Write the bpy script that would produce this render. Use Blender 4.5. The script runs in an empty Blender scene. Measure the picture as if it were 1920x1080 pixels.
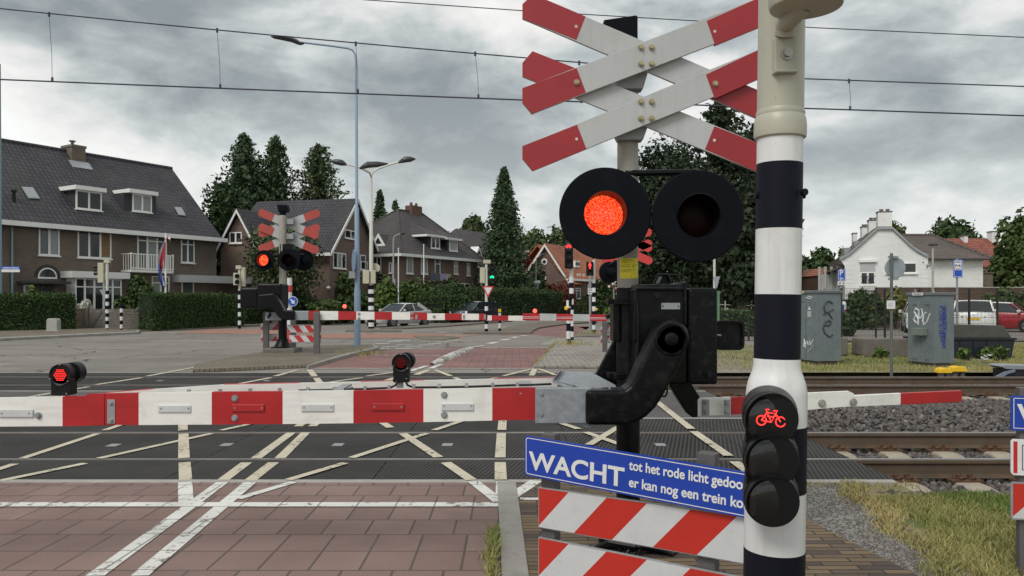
import bpy, bmesh, math, random
import numpy as np
from mathutils import Vector, Matrix
random.seed(7); RNG = np.random.default_rng(11)
R = math.radians
scene = bpy.context.scene
COL = scene.collection

# ---------------------------------------------------------------- camera
F, HX, HY, EYE = 1436.0, 960.0, 565.0, 1.53
cam_d = bpy.data.cameras.new('camera'); cam = bpy.data.objects.new('camera', cam_d); COL.objects.link(cam)
cam_d.sensor_width = 36.0; cam_d.lens = F/1920*36.0
cam_d.shift_y = (HY-540)/1920
cam_d.clip_start = 0.05; cam_d.clip_end = 3000
cam.location = (0, 0, EYE); cam.rotation_euler = (R(90), 0, 0)
scene.camera = cam

# ---------------------------------------------------------------- sky, sun, exposure
SUN_EL, SUN_AZ = R(48), R(215)
world = bpy.data.worlds.new('World'); scene.world = world; world.use_nodes = True
def build_world():
    nt = world.node_tree; N = nt.nodes; L = nt.links; N.clear()
    out = N.new('ShaderNodeOutputWorld'); bg = N.new('ShaderNodeBackground'); bg.inputs['Strength'].default_value = 0.1
    sky = N.new('ShaderNodeTexSky'); sky.sky_type = 'NISHITA'; sky.sun_disc = False
    sky.sun_elevation = SUN_EL; sky.sun_rotation = SUN_AZ
    tc = N.new('ShaderNodeTexCoord'); sep = N.new('ShaderNodeSeparateXYZ'); L.new(tc.outputs['Generated'], sep.inputs[0])
    def math_(op, a, b=None, clamp=False):
        n = N.new('ShaderNodeMath'); n.operation = op; n.use_clamp = clamp
        for i, v in enumerate((a, b)):
            if v is None: continue
            if isinstance(v, (int, float)): n.inputs[i].default_value = v
            else: L.new(v, n.inputs[i])
        return n.outputs[0]
    zz = math_('MAXIMUM', sep.outputs['Z'], 0.0)
    # cloud space: a low dome, flattened a little towards the horizon
    den = math_('ADD', math_('MULTIPLY', zz, 0.55), 0.75)
    u = math_('DIVIDE', sep.outputs['X'], den); v = math_('DIVIDE', sep.outputs['Y'], den)
    cmb = N.new('ShaderNodeCombineXYZ'); L.new(u, cmb.inputs[0]); L.new(v, cmb.inputs[1]); L.new(math_('MULTIPLY', zz, 2.1), cmb.inputs[2])
    def noise(scale, detail, rough, dist, off):
        mp = N.new('ShaderNodeVectorMath'); mp.operation = 'ADD'; L.new(cmb.outputs[0], mp.inputs[0]); mp.inputs[1].default_value = off
        n = N.new('ShaderNodeTexNoise'); n.inputs['Scale'].default_value = scale; n.inputs['Detail'].default_value = detail
        n.inputs['Roughness'].default_value = rough; n.inputs['Distortion'].default_value = dist
        L.new(mp.outputs[0], n.inputs['Vector']); return n.outputs['Fac']
    big = noise(1.75, 12, 0.50, 0.12, (9.3, 27.2, 9)); small = noise(5.6, 12, 0.60, 0.25, (4.0, 9.1, 2))
    mixv = math_('ADD', math_('MULTIPLY', big, 0.72), math_('MULTIPLY', small, 0.28))
    ramp = N.new('ShaderNodeValToRGB'); e = ramp.color_ramp.elements
    e[0].position = 0.405; e[0].color = (.20, .225, .235, 1)
    e[1].position = 0.60; e[1].color = (.72, .735, .71, 1)
    for p, c in ((.445, (.285, .312, .317)), (.482, (.40, .43, .43)), (.513, (.54, .545, .535)), (.55, (.65, .64, .625))):
        x = e.new(p); x.color = c + (1,)
    L.new(mixv, ramp.inputs[0])
    # pale, thinner cloud low over the horizon, brightest to the right of the street
    hz = math_('SUBTRACT', 1.0, math_('MULTIPLY', zz, 3.2), clamp=True)
    hz2 = math_('MULTIPLY', math_('POWER', hz, 2.0), 0.75)
    mx = N.new('ShaderNodeMix'); mx.data_type = 'RGBA'; L.new(hz2, mx.inputs['Factor']); L.new(ramp.outputs[0], mx.inputs['A']); mx.inputs['B'].default_value = (.635, .65, .63, 1)
    sc = N.new('ShaderNodeVectorMath'); sc.operation = 'SCALE'; L.new(mx.outputs['Result'], sc.inputs[0]); sc.inputs['Scale'].default_value = 10.0
    m2 = N.new('ShaderNodeMix'); m2.data_type = 'RGBA'; m2.inputs['Factor'].default_value = 0.95
    L.new(sky.outputs[0], m2.inputs['A']); L.new(sc.outputs[0], m2.inputs['B'])
    L.new(m2.outputs['Result'], bg.inputs['Color']); L.new(bg.outputs[0], out.inputs[0])
build_world()
sun_d = bpy.data.lights.new('sun', 'SUN'); sun = bpy.data.objects.new('sun', sun_d); COL.objects.link(sun)
sun_d.energy = 1.35; sun_d.angle = R(26); sun_d.color = (1, .955, .89)
sun.rotation_euler = (R(90)-SUN_EL, 0, -SUN_AZ+R(180))
sun.location = (0, -5, 30)
scene.view_settings.view_transform = 'Standard'; scene.view_settings.look = 'None'
scene.view_settings.exposure = 0.52; scene.view_settings.gamma = 1.0
scene.render.engine = 'CYCLES'
scene.cycles.max_bounces = 6; scene.cycles.transparent_max_bounces = 8
scene.cycles.use_denoising = True

# ---------------------------------------------------------------- photo geometry -> world
def P(px, py, Y): return Vector(((px-HX)*Y/F, Y, EYE-(py-HY)*Y/F))
def G(px, py, z=0.0):
    Y = (EYE-z)*F/(py-HY); return Vector(((px-HX)*Y/F, Y, z))
def depth(py, z=0.0): return (EYE-z)*F/(py-HY)
def zat(py, Y): return EYE-(py-HY)*Y/F
def xat(px, Y): return (px-HX)*Y/F

# ---------------------------------------------------------------- materials
MATS = {}
class NB:
    def __init__(s, m): s.nt = m.node_tree; s.N = s.nt.nodes; s.L = s.nt.links
    def n(s, t, **kw):
        x = s.N.new(t)
        for k, v in kw.items():
            if k in x.inputs.keys():
                x.inputs[k].default_value = v
            else: setattr(x, k, v)
        return x
    def mix(s, fac, a, b, blend='MIX'):
        x = s.n('ShaderNodeMix', data_type='RGBA', blend_type=blend)
        for nm, v in (('Factor', fac), ('A', a), ('B', b)):
            if hasattr(v, 'is_output'): s.L.new(v, x.inputs[nm])
            elif nm == 'Factor': x.inputs[0].default_value = v
            else: x.inputs[nm].default_value = tuple(v)+((1,) if len(v) == 3 else ())
        return x.outputs['Result']
    def ramp(s, v, p0, p1):
        x = s.n('ShaderNodeMapRange'); x.inputs[1].default_value = p0; x.inputs[2].default_value = p1
        s.L.new(v, x.inputs[0]); return x.outputs[0]
    def noise(s, vec, scale, detail=4, rough=.55):
        x = s.n('ShaderNodeTexNoise', Scale=scale, Detail=detail, Roughness=rough)
        s.L.new(vec, x.inputs['Vector']); return x.outputs['Fac']
def new_mat(name):
    m = bpy.data.materials.new(name); m.use_nodes = True; MATS[name] = m
    b = NB(m); p = b.N['Principled BSDF']; return m, b, p
def geo(b): return b.n('ShaderNodeNewGeometry').outputs['Position']
def uv(b): return b.n('ShaderNodeTexCoord').outputs['UV']
def objc(b): return b.n('ShaderNodeTexCoord').outputs['Object']
def plain(name, col, rough=.5, metal=0.0, var=.12, scale=6.0, dirt=None, dirt_amt=.0, bump=0.0, bscale=60, spec=.5, coat=0.0, streak=0.0, sdir=(26, 26, 1.3)):
    """one-colour surface with soft unevenness, optional dirt blotches and a little relief"""
    m, b, p = new_mat(name); pos = objc(b)
    n = b.noise(pos, scale, 6)
    lo = tuple(c*(1-var) for c in col); hi = tuple(min(1, c*(1+var)) for c in col)
    c = b.mix(b.ramp(n, .3, .7), lo, hi)
    if dirt is not None:
        d = b.noise(pos, scale*2.3, 8, .68)
        f = b.n('ShaderNodeMath', operation='MULTIPLY'); b.L.new(b.ramp(d, .52, .72), f.inputs[0]); f.inputs[1].default_value = dirt_amt
        c = b.mix(f.outputs[0], c, dirt)
    if streak:
        mp = b.n('ShaderNodeMapping'); mp.inputs['Scale'].default_value = sdir; b.L.new(pos, mp.inputs[0]); f = b.n('ShaderNodeMath', operation='MULTIPLY'); b.L.new(b.ramp(b.noise(mp.outputs[0], 1.0, 6, .6), .50, .75), f.inputs[0]); f.inputs[1].default_value = streak
        c = b.mix(f.outputs[0], c, tuple(x*.55 for x in col)); k = b.n('ShaderNodeMath', operation='MULTIPLY'); b.L.new(b.ramp(b.noise(pos, 55, 3, .8), .70, .74), k.inputs[0]); k.inputs[1].default_value = .7; c = b.mix(k.outputs[0], c, tuple(x*.30+.02 for x in col))
    b.L.new(c, p.inputs['Base Color'])
    r = b.n('ShaderNodeMapRange'); r.inputs[3].default_value = max(.02, rough-.08); r.inputs[4].default_value = min(1, rough+.1)
    b.L.new(n, r.inputs[0]); b.L.new(r.outputs[0], p.inputs['Roughness'])
    p.inputs['Metallic'].default_value = metal; p.inputs['Specular IOR Level'].default_value = spec
    if coat: p.inputs['Coat Weight'].default_value = coat; p.inputs['Coat Roughness'].default_value = .08
    if bump:
        bn = b.n('ShaderNodeBump', Strength=bump, Distance=.01); b.L.new(b.noise(pos, bscale, 5), bn.inputs['Height']); b.L.new(bn.outputs[0], p.inputs['Normal'])
    return m
def glow(name, col, strength, speck=0.0, scale=90):
    m, b, p = new_mat(name); p.inputs['Base Color'].default_value = (*[c*.3 for c in col], 1); p.inputs['Roughness'].default_value = .3
    p.inputs['Emission Color'].default_value = (*col, 1); p.inputs['Emission Strength'].default_value = strength
    if speck:
        v = b.n('ShaderNodeTexVoronoi', Scale=scale); v.inputs['Randomness'].default_value = .9; b.L.new(objc(b), v.inputs['Vector'])
        c = b.mix(b.ramp(v.outputs['Distance'], .05, .62), (1, .22, .06), (.95, .024, .010))
        b.L.new(c, p.inputs['Emission Color'])
        s = b.n('ShaderNodeMapRange'); s.inputs[1].default_value = .05; s.inputs[2].default_value = .6; s.inputs[3].default_value = strength*1.35; s.inputs[4].default_value = strength*.72
        b.L.new(v.outputs['Distance'], s.inputs[0]); b.L.new(s.outputs[0], p.inputs['Emission Strength'])
    return m
def bricky(name, c1, c2, mortar, w, h, msize, offset=.5, freq=2, rough=.85, bump=.5, var=.25, vscale=.6, speck=.1, bias=0.0, stain=None, rot=0):
    m, b, p = new_mat(name); u = uv(b)
    if rot:
        mp = b.n('ShaderNodeMapping'); mp.inputs['Rotation'].default_value = (0, 0, rot); b.L.new(u, mp.inputs[0]); u = mp.outputs[0]
    t = b.n('ShaderNodeTexBrick', offset=offset, offset_frequency=freq)
    t.inputs['Scale'].default_value = 1; t.inputs['Brick Width'].default_value = w; t.inputs['Row Height'].default_value = h
    t.inputs['Mortar Size'].default_value = msize; t.inputs['Mortar Smooth'].default_value = .3; t.inputs['Bias'].default_value = bias
    t.inputs['Color1'].default_value = (*c1, 1); t.inputs['Color2'].default_value = (*c2, 1); t.inputs['Mortar'].default_value = (*mortar, 1)
    b.L.new(u, t.inputs['Vector'])
    g = b.noise(u, vscale, 6, .6)
    c = b.mix(b.ramp(g, .3, .7), (1-var,)*3, (1+var*.6,)*3); c = b.mix(1.0, t.outputs['Color'], c, 'MULTIPLY')
    f = b.noise(u, 160, 2, .7); c2_ = b.mix(b.ramp(f, .3, .7), (1-speck,)*3, (1+speck,)*3); c = b.mix(1.0, c, c2_, 'MULTIPLY')
    if stain:
        s = b.noise(u, 1.7, 7, .7); c = b.mix(b.ramp(s, .56, .74), c, stain)
    b.L.new(c, p.inputs['Base Color']); p.inputs['Roughness'].default_value = rough; p.inputs['Specular IOR Level'].default_value = .3
    bn = b.n('ShaderNodeBump', Strength=bump, Distance=.006, invert=True); b.L.new(t.outputs['Fac'], bn.inputs['Height']); b.L.new(bn.outputs[0], p.inputs['Normal'])
    return m
def foliage(name, c1, c2, rough=.65, trans=.15):
    m, b, p = new_mat(name)
    a = b.n('ShaderNodeAttribute', attribute_name='tone')
    c = b.mix(a.outputs['Fac'], c1, c2); b.L.new(c, p.inputs['Base Color'])
    p.inputs['Roughness'].default_value = rough; p.inputs['Specular IOR Level'].default_value = .25
    return m

# ---------------------------------------------------------------- mesh builder
class MB:
    def __init__(s): s.v = []; s.f = []; s.mi = []; s.cur = 0
    def m(s, i): s.cur = i; return s
    def add(s, vs, fs):
        o = len(s.v); s.v += [Vector(q) for q in vs]; s.f += [[i+o for i in f] for f in fs]; s.mi += [s.cur]*len(fs); return s
    def quad(s, *q): return s.add(q, [list(range(len(q)))])
    def box(s, x0, x1, y0, y1, z0, z1):
        v = [(x, y, z) for z in (z0, z1) for y in (y0, y1) for x in (x0, x1)]
        return s.add(v, [[0, 2, 3, 1], [4, 5, 7, 6], [0, 1, 5, 4], [1, 3, 7, 5], [3, 2, 6, 7], [2, 0, 4, 6]])
    def obox(s, c, ax, ay, az):
        """box from centre and three half-axis vectors"""
        c, ax, ay, az = map(Vector, (c, ax, ay, az))
        v = [c+i*ax+j*ay+k*az for k in (-1, 1) for j in (-1, 1) for i in (-1, 1)]
        return s.add(v, [[0, 2, 3, 1], [4, 5, 7, 6], [0, 1, 5, 4], [1, 3, 7, 5], [3, 2, 6, 7], [2, 0, 4, 6]])
    def bar(s, a, b, w, h, up=(0, 0, 1)):
        a, b = Vector(a), Vector(b); d = (b-a); n = d.normalized(); up = Vector(up)
        sd = n.cross(up)
        if sd.length < 1e-4: sd = n.cross(Vector((1, 0, 0)))
        sd.normalize(); u2 = sd.cross(n)
        return s.obox((a+b)/2, d/2, sd*w/2, u2*h/2)
    def cyl(s, a, b, r0, r1=None, n=16, caps=True):
        r1 = r0 if r1 is None else r1
        return s.tube([a, b], [r0, r1], n, caps)
    def tube(s, pts, rs, n=10, caps=True):
        pts = [Vector(p) for p in pts]
        if isinstance(rs, (int, float)): rs = [rs]*len(pts)
        o = len(s.v); k = len(pts); ref = None
        for i, p in enumerate(pts):
            t = (pts[min(i+1, k-1)]-pts[max(i-1, 0)]).normalized()
            if ref is None:
                ref = t.orthogonal().normalized()
            ref = (ref - t*ref.dot(t)).normalized(); b2 = t.cross(ref)
            for j in range(n):
                a = 2*math.pi*j/n; s.v.append(p+(ref*math.cos(a)+b2*math.sin(a))*rs[i])
        for i in range(k-1):
            for j in range(n):
                s.f.append([o+i*n+j, o+i*n+(j+1) % n, o+(i+1)*n+(j+1) % n, o+(i+1)*n+j]); s.mi.append(s.cur)
        if caps:
            s.f.append([o+j for j in range(n)][::-1]); s.f.append([o+(k-1)*n+j for j in range(n)]); s.mi += [s.cur]*2
        return s
    def lathe(s, org, axis, prof, n=24, mis=None, open_=False):
        """prof: list of (distance along axis, radius)"""
        org, ax = Vector(org), Vector(axis).normalized(); x = ax.orthogonal().normalized(); y = ax.cross(x); o = len(s.v)
        for d, r in prof:
            for j in range(n):
                a = 2*math.pi*j/n; s.v.append(org+ax*d+(x*math.cos(a)+y*math.sin(a))*max(r, 1e-4))
        for i in range(len(prof)-1):
            for j in range(n):
                s.f.append([o+i*n+j, o+i*n+(j+1) % n, o+(i+1)*n+(j+1) % n, o+(i+1)*n+j]); s.mi.append(mis[i] if mis else s.cur)
        for i, rev in ((0, True), (len(prof)-1, False)):
            if prof[i][1] > 1e-3 and not open_:
                c = [o+i*n+j for j in range(n)]; s.f.append(c[::-1] if rev else c); s.mi.append((mis[min(i, len(mis)-1)] if mis else s.cur))
        return s
    def prism(s, poly, ext):
        """polygon (3-D points) pushed along ext"""
        poly = [Vector(p) for p in poly]; ext = Vector(ext); n = len(poly)
        nrm = Vector((0, 0, 0))
        for i in range(n): nrm += poly[i].cross(poly[(i+1) % n])
        if nrm.dot(ext) > 0: poly = poly[::-1]
        v = poly+[p+ext for p in poly]
        return s.add(v, [list(range(n))]+[list(range(2*n-1, n-1, -1))]+[[i, i+n, (i+1) % n+n, (i+1) % n] for i in range(n)])
    def pieces(s):
        """the builder's separate solids, touching ones kept together"""
        par = list(range(len(s.v)))
        def fd(i):
            while par[i] != i: par[i] = par[par[i]]; i = par[i]
            return i
        for f in s.f:
            for i in f[1:]: par[fd(i)] = fd(f[0])
        comp = {}
        for i in range(len(s.v)): comp.setdefault(fd(i), []).append(i)
        L = []
        for ids in comp.values():
            lo = [min(s.v[i][k] for i in ids)-.0015 for k in range(3)]; hi = [max(s.v[i][k] for i in ids)+.0015 for k in range(3)]; L.append([set(ids), lo, hi])
        ch = True
        while ch:
            ch = False
            for i in range(len(L)):
                for j in range(i+1, len(L)):
                    if all(L[i][1][k] <= L[j][2][k] and L[j][1][k] <= L[i][2][k] for k in range(3)):
                        L[i][0] |= L[j][0]; L[i][1] = [min(a, b) for a, b in zip(L[i][1], L[j][1])]; L[i][2] = [max(a, b) for a, b in zip(L[i][2], L[j][2])]; del L[j]; ch = True; break
                if ch: break
        out = []
        for ids, _, _ in L:
            m = MB(); mp = {}
            for f, mi in zip(s.f, s.mi):
                if f[0] in ids:
                    for i in f:
                        if i not in mp: mp[i] = len(m.v); m.v.append(s.v[i])
                    m.f.append([mp[i] for i in f]); m.mi.append(mi)
            if m.f: out.append(m)
        return out
    def build(s, name, mats, parent=None, smooth=False, bevel=0.0, seg=2, local=False, auto=35, split=False):
        if split: return [m.build(name, mats, parent, smooth, bevel, seg, local, auto) for m in s.pieces()]
        if not isinstance(mats, (list, tuple)): mats = [mats]
        off = Vector((0, 0, 0))
        if parent is not None and not local:
            q = parent
            while q is not None: off += q.location; q = q.parent
        me = bpy.data.meshes.new(name)
        me.from_pydata([tuple(v-off) for v in s.v], [], s.f)
        for mm in mats: me.materials.append(mm if not isinstance(mm, str) else MATS[mm])
        if len(mats) > 1: me.polygons.foreach_set('material_index', s.mi)
        box_uv(me)
        if smooth:
            me.polygons.foreach_set('use_smooth', [True]*len(me.polygons))
            me.set_sharp_from_angle(angle=R(auto))
        me.update()
        ob = bpy.data.objects.new(name, me); COL.objects.link(ob)
        if parent is not None: ob.parent = parent
        if bevel:
            md = ob.modifiers.new('bevel', 'BEVEL'); md.width = bevel; md.segments = seg; md.limit_method = 'ANGLE'; md.angle_limit = R(40)
        return ob
def box_uv(me):
    """metre-true UVs: u runs level along a face, v up its slope"""
    n = len(me.loops)
    if n == 0: return
    lay = me.uv_layers.new(name='UVMap')
    vi = np.empty(n, np.int32); me.loops.foreach_get('vertex_index', vi)
    co = np.empty(len(me.vertices)*3, np.float32); me.vertices.foreach_get('co', co); co = co.reshape(-1, 3)
    pn = np.empty(len(me.polygons)*3, np.float32); me.polygons.foreach_get('normal', pn); pn = pn.reshape(-1, 3)
    lt = np.empty(len(me.polygons), np.int32); me.polygons.foreach_get('loop_total', lt)
    nn = np.repeat(pn, lt, axis=0); p = co[vi]
    ud = np.stack([-nn[:, 1], nn[:, 0], np.zeros(n)], 1); ln = np.linalg.norm(ud, axis=1)
    flat = (np.abs(nn[:, 2]) > .985) | (ln < 1e-5); ud = ud/np.maximum(ln, 1e-6)[:, None]
    vd = np.cross(nn, ud)
    ud[flat] = (1, 0, 0); vd[flat] = (0, 1, 0)
    uvs = np.stack([(p*ud).sum(1), (p*vd).sum(1)], 1).astype(np.float32)
    lay.data.foreach_set('uv', uvs.ravel())
def tag(o, label=None, cat=None, group=None, kind=None):
    for k, v in (('label', label), ('category', cat), ('group', group), ('kind', kind)):
        if v: o[k] = v
    return o
def thing(name, loc, label, cat, group=None, rz=0.0):
    o = bpy.data.objects.new(name, None); COL.objects.link(o); o.location = loc; o.rotation_euler = (0, 0, rz); o.empty_display_size = .3
    return tag(o, label, cat, group)
def struct(name, mb, mats, **kw): return tag(mb.build(name, mats, **kw), kind='structure')
def kids(o): return [c for c in bpy.data.objects if c.parent == o]
CH = {}
def copy_tree(o, parent=None):
    c = o.copy(); COL.objects.link(c); c.parent = parent
    for ch in list(o.children): copy_tree(ch, c)
    return c
def lettering(text, size, mat, parent, M, name='lettering', offset=0.0, align='LEFT', depth_=.0008, spacing=1.0):
    cu = bpy.data.curves.new('text', 'FONT'); cu.body = text; cu.size = size; cu.extrude = depth_; cu.offset = offset; cu.align_x = align; cu.space_character = spacing
    ob = bpy.data.objects.new('text', cu); COL.objects.link(ob)
    dg = bpy.context.evaluated_depsgraph_get(); me = bpy.data.meshes.new_from_object(ob.evaluated_get(dg))
    bpy.data.objects.remove(ob); bpy.data.curves.remove(cu)
    off = Vector((0, 0, 0)); q = parent
    while q is not None: off += q.location; q = q.parent
    me.transform(Matrix.Translation(-off) @ M); me.materials.clear(); me.materials.append(MATS[mat]); me.name = name
    o = bpy.data.objects.new(name, me); COL.objects.link(o); o.parent = parent; return o
def frame_matrix(o, x, y):
    x = Vector(x).normalized(); y = Vector(y); y = (y-x*y.dot(x)).normalized(); z = x.cross(y)
    return Matrix(((x.x, y.x, z.x, o[0]), (x.y, y.y, z.y, o[1]), (x.z, y.z, z.z, o[2]), (0, 0, 0, 1)))
def clip_poly(poly, x0, x1, y0, y1):
    def cl(pp, f, inter):
        out = []
        for i in range(len(pp)):
            a, b = pp[i], pp[(i+1) % len(pp)]
            if f(a): out.append(a)
            if f(a) != f(b): out.append(inter(a, b))
        return out
    def at(a, b, k, val):
        t = (val-a[k])/(b[k]-a[k]); return tuple(a[i]+t*(b[i]-a[i]) for i in (0, 1))
    for k, val, sg in ((0, x0, 1), (0, x1, -1), (1, y0, 1), (1, y1, -1)):
        if poly: poly = cl(poly, lambda q: (q[k]-val)*sg >= 0, lambda a, b: at(a, b, k, val))
    return poly
# ---------------------------------------------------------------- material library
plain('white_paint', (.74, .74, .71), .42, var=.06, scale=3, dirt=(.42, .40, .36), dirt_amt=.22)
plain('boom_white', (.80, .80, .76), .35, var=.04, scale=2.5, streak=.35, sdir=(2.2, 9, 30), dirt=(.45, .44, .41), dirt_amt=.45)
plain('boom_red', (.41, .016, .019), .36, streak=.25, sdir=(2.2, 9, 30), var=.12, scale=3, dirt=(.28, .02, .02), dirt_amt=.5)
plain('sign_red', (.50, .020, .024), .38, var=.08, scale=4)
plain('sign_white', (.70, .71, .71), .35, var=.04, scale=4, dirt=(.45, .44, .42), dirt_amt=.18)
plain('cross_white', (.44, .455, .455), .40, streak=.25, var=.07, scale=2.2, dirt=(.36, .33, .30), dirt_amt=.3)
plain('cross_red', (.31, .018, .025), .42, var=.1, scale=3, dirt=(.27, .02, .025), dirt_amt=.4)
plain('sign_blue', (.012, .052, .37), .32, var=.06, scale=3)
plain('reflect_red', (.50, .030, .020), .3, var=.05, scale=9)
plain('reflect_white', (.56, .575, .585), .28, var=.05, scale=12)
plain('black_cast', (.0035, .004, .005), .34, var=.2, scale=7, dirt=(.04, .037, .033), dirt_amt=.5, bump=.15, bscale=45, spec=.18)
plain('black_board', (.0035, .0045, .008), .6, var=.15, scale=4, dirt=(.009, .011, .017), dirt_amt=.5, spec=.10)
plain('black_plastic', (.004, .004, .005), .42, var=.15, scale=12, spec=.3)
plain('black_paint', (.008, .009, .016), .38, var=.12, scale=5, dirt=(.03, .03, .03), dirt_amt=.12, spec=.12)
plain('band_black', (.008, .009, .016), .5, var=.12, scale=5, spec=.12)
plain('cream_pole', (.43, .425, .345), .38, streak=.25, var=.05, scale=3, dirt=(.38, .36, .28), dirt_amt=.35)
plain('cream_box', (.46, .44, .33), .5, var=.08, scale=3)
plain('pole_white', (.70, .715, .715), .36, var=.05, scale=4, streak=.4, dirt=(.45, .43, .38), dirt_amt=.35)
plain('grey_pole', (.34, .32, .28), .55, streak=.35, var=.1, scale=4, dirt=(.22, .2, .17), dirt_amt=.4)
plain('galv', (.30, .325, .35), .5, metal=.4, var=.16, scale=26, dirt=(.25, .26, .28), dirt_amt=.4)
plain('galv_dull', (.30, .31, .32), .6, metal=.25, var=.14, scale=14)
plain('steel_bolt', (.42, .41, .38), .38, metal=.7, var=.2, scale=30)
plain('brass_bolt', (.40, .34, .20), .4, metal=.6, var=.2, scale=40)
plain('rail_steel', (.105, .078, .055), .62, metal=.25, var=.22, scale=3, dirt=(.16, .09, .045), dirt_amt=.6)
plain('rail_top', (.40, .40, .40), .3, metal=.85, var=.12, scale=4)
plain('rust', (.10, .052, .028), .85, var=.35, scale=20)
plain('sleeper_concrete', (.33, .29, .23), .9, var=.16, scale=5, dirt=(.14, .11, .08), dirt_amt=.7, bump=.3)
plain('concrete', (.33, .32, .29), .9, var=.14, scale=5, dirt=(.17, .16, .14), dirt_amt=.5, bump=.3)
plain('kerb', (.27, .26, .235), .92, var=.16, scale=2.5, dirt=(.13, .125, .11), dirt_amt=.6, bump=.35)
plain('kerb_dark', (.15, .135, .115), .92, var=.2, scale=2, dirt=(.09, .08, .07), dirt_amt=.6, bump=.3)
plain('dark_concrete', (.15, .135, .115), .92, var=.2, scale=3, dirt=(.08, .075, .07), dirt_amt=.6, bump=.3)
plain('cabinet_grey', (.165, .20, .212), .5, streak=.3, sdir=(12, 12, .9), var=.12, scale=3.5, metal=.1, dirt=(.10, .12, .122), dirt_amt=.6, bump=.1)
plain('cabinet_top', (.135, .158, .165), .5, var=.1, scale=4)
plain('graffiti_dark', (.055, .06, .075), .5); plain('graffiti_white', (.62, .65, .66), .45); plain('graffiti_blue', (.06, .10, .42), .5, var=.3, scale=9)
plain('graffiti_haze', (.16, .23, .40), .5, var=.3, scale=9)
plain('skip_black', (.012, .014, .022), .5, var=.2, scale=3); plain('skip_lid', (.05, .052, .045), .75, var=.25, scale=3)
plain('yellow', (.80, .50, .02), .4, var=.06, scale=8); plain('sticker_yellow', (.78, .66, .02), .4, var=.05)
plain('sticker_ink', (.10, .09, .02), .5)
plain('post_grey', (.12, .115, .115), .6, metal=.2, var=.15, scale=5)
plain('lamp_blue', (.20, .28, .38), .45, var=.08, scale=2); plain('lamp_pale', (.55, .56, .52), .42, var=.06, scale=2)
plain('lamp_head', (.035, .036, .04), .4); plain('lamp_grey', (.30, .32, .33), .45)
plain('sign_back', (.30, .345, .37), .5, metal=.2, var=.12, scale=8)
plain('green_paint', (.10, .22, .12), .6, var=.15)
plain('wire', (.035, .04, .06), .5)
plain('window_white', (.80, .80, .77), .4, var=.03, scale=2); plain('fascia', (.74, .75, .73), .5, var=.04, scale=1.5)
plain('zinc', (.32, .34, .36), .5, metal=.3); plain('pipe_teal', (.22, .34, .34), .5)
plain('curtain', (.40, .43, .41), .8, var=.14, scale=1.6); plain('curtain_brown', (.20, .13, .06), .8, var=.2, scale=3)
plain('door_dark', (.03, .03, .035), .4)
plain('old_wood', (.16, .145, .125), .9, var=.25, scale=6, dirt=(.09, .08, .07), dirt_amt=.5, bump=.3)
plain('flag_red', (.36, .03, .045), .8, var=.15, scale=5); plain('flag_white', (.75, .74, .75), .8); plain('flag_blue', (.03, .07, .30), .8, var=.15, scale=5)
plain('bark', (.085, .07, .055), .95, var=.3, scale=5, bump=.5); plain('bark_pale', (.24, .19, .14), .95, var=.3, scale=4, bump=.5)
plain('car_silver', (.50, .51, .52), .28, metal=.35, var=.03, coat=.6); plain('car_black', (.026, .029, .036), .22, coat=.8); plain('car_red', (.33, .012, .022), .28, coat=.8)
plain('car_white', (.72, .73, .72), .3, coat=.6); plain('tyre', (.012, .012, .012), .85); plain('rim', (.40, .41, .42), .35, metal=.7)
plain('car_trim', (.012, .012, .013), .45); plain('headlight', (.7, .72, .75), .15); plain('tail_red', (.30, .008, .012), .25); plain('plate_yellow', (.72, .45, .03), .5)
plain('van_blue', (.05, .10, .22), .35)
plain('orange_tile_plain', (.3, .1, .05), .8)
plain('mural', (.18, .30, .52), .5, var=.35, scale=2.2, dirt=(.62, .25, .3), dirt_amt=.8)
plain('lens_dark', (.010, .011, .012), .12, spec=.6); plain('lens_off_red', (.008, .0015, .002), .4, spec=.08, var=.25, scale=60)
glow('red_lens', (1, .07, .02), .95, speck=1, scale=115); glow('red_led', (1, .035, .03), 1.7); glow('red_led_far', (1, .10, .07), 1.6); glow('green_led', (.02, .9, .42), 1.5)
glow('headlamp_on', (1, .97, .92), .7)
# glass panes
def glass(name, col, rough=.06):
    m, b, p = new_mat(name); p.inputs['Base Color'].default_value = (*col, 1); p.inputs['Roughness'].default_value = rough; p.inputs['Specular IOR Level'].default_value = .6; return m
glass('pane', (.022, .026, .03)); glass('pane_mid', (.10, .115, .12), .12); glass('pane_pale', (.26, .285, .28), .2); glass('car_glass', (.02, .026, .03), .04); glass('skylight', (.24, .26, .28), .1)

glow('led_dim', (.45, .01, .008), .25)
plain('cross_red_far', (.40, .06, .045), .45, var=.08); glow('red_lens_far', (1, .07, .02), 1.3, speck=1, scale=34)
plain('cross_red_bright', (.56, .05, .05), .45, var=.08)
plain('reflect_red_far', (.50, .03, .035), .4, var=.06)
plain('sign_blue_bright', (.02, .10, .50), .35, var=.04)
plain('lamp_blue_green', (.20, .31, .36), .45, var=.06)
plain('post_steel', (.13, .14, .145), .55, metal=.3, var=.15, scale=6); plain('meter_box', (.17, .20, .18), .55, var=.1)
plain('sticker_cream', (.58, .47, .24), .5); plain('spray_blue', (.10, .15, .36), .55, var=.45, scale=16, dirt=(.22, .26, .27), dirt_amt=.9)
plain('sign_blue_bright2', (.015, .075, .46), .35, var=.04)
plain('lamp_pale2', (.36, .37, .35), .5)
plain('fence_wire', (.022, .026, .026), .5)
plain('galv_blue', (.17, .21, .26), .5)
plain('concrete_pale', (.36, .36, .33), .9, var=.12, dirt=(.22, .22, .19), dirt_amt=.5)
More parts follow.
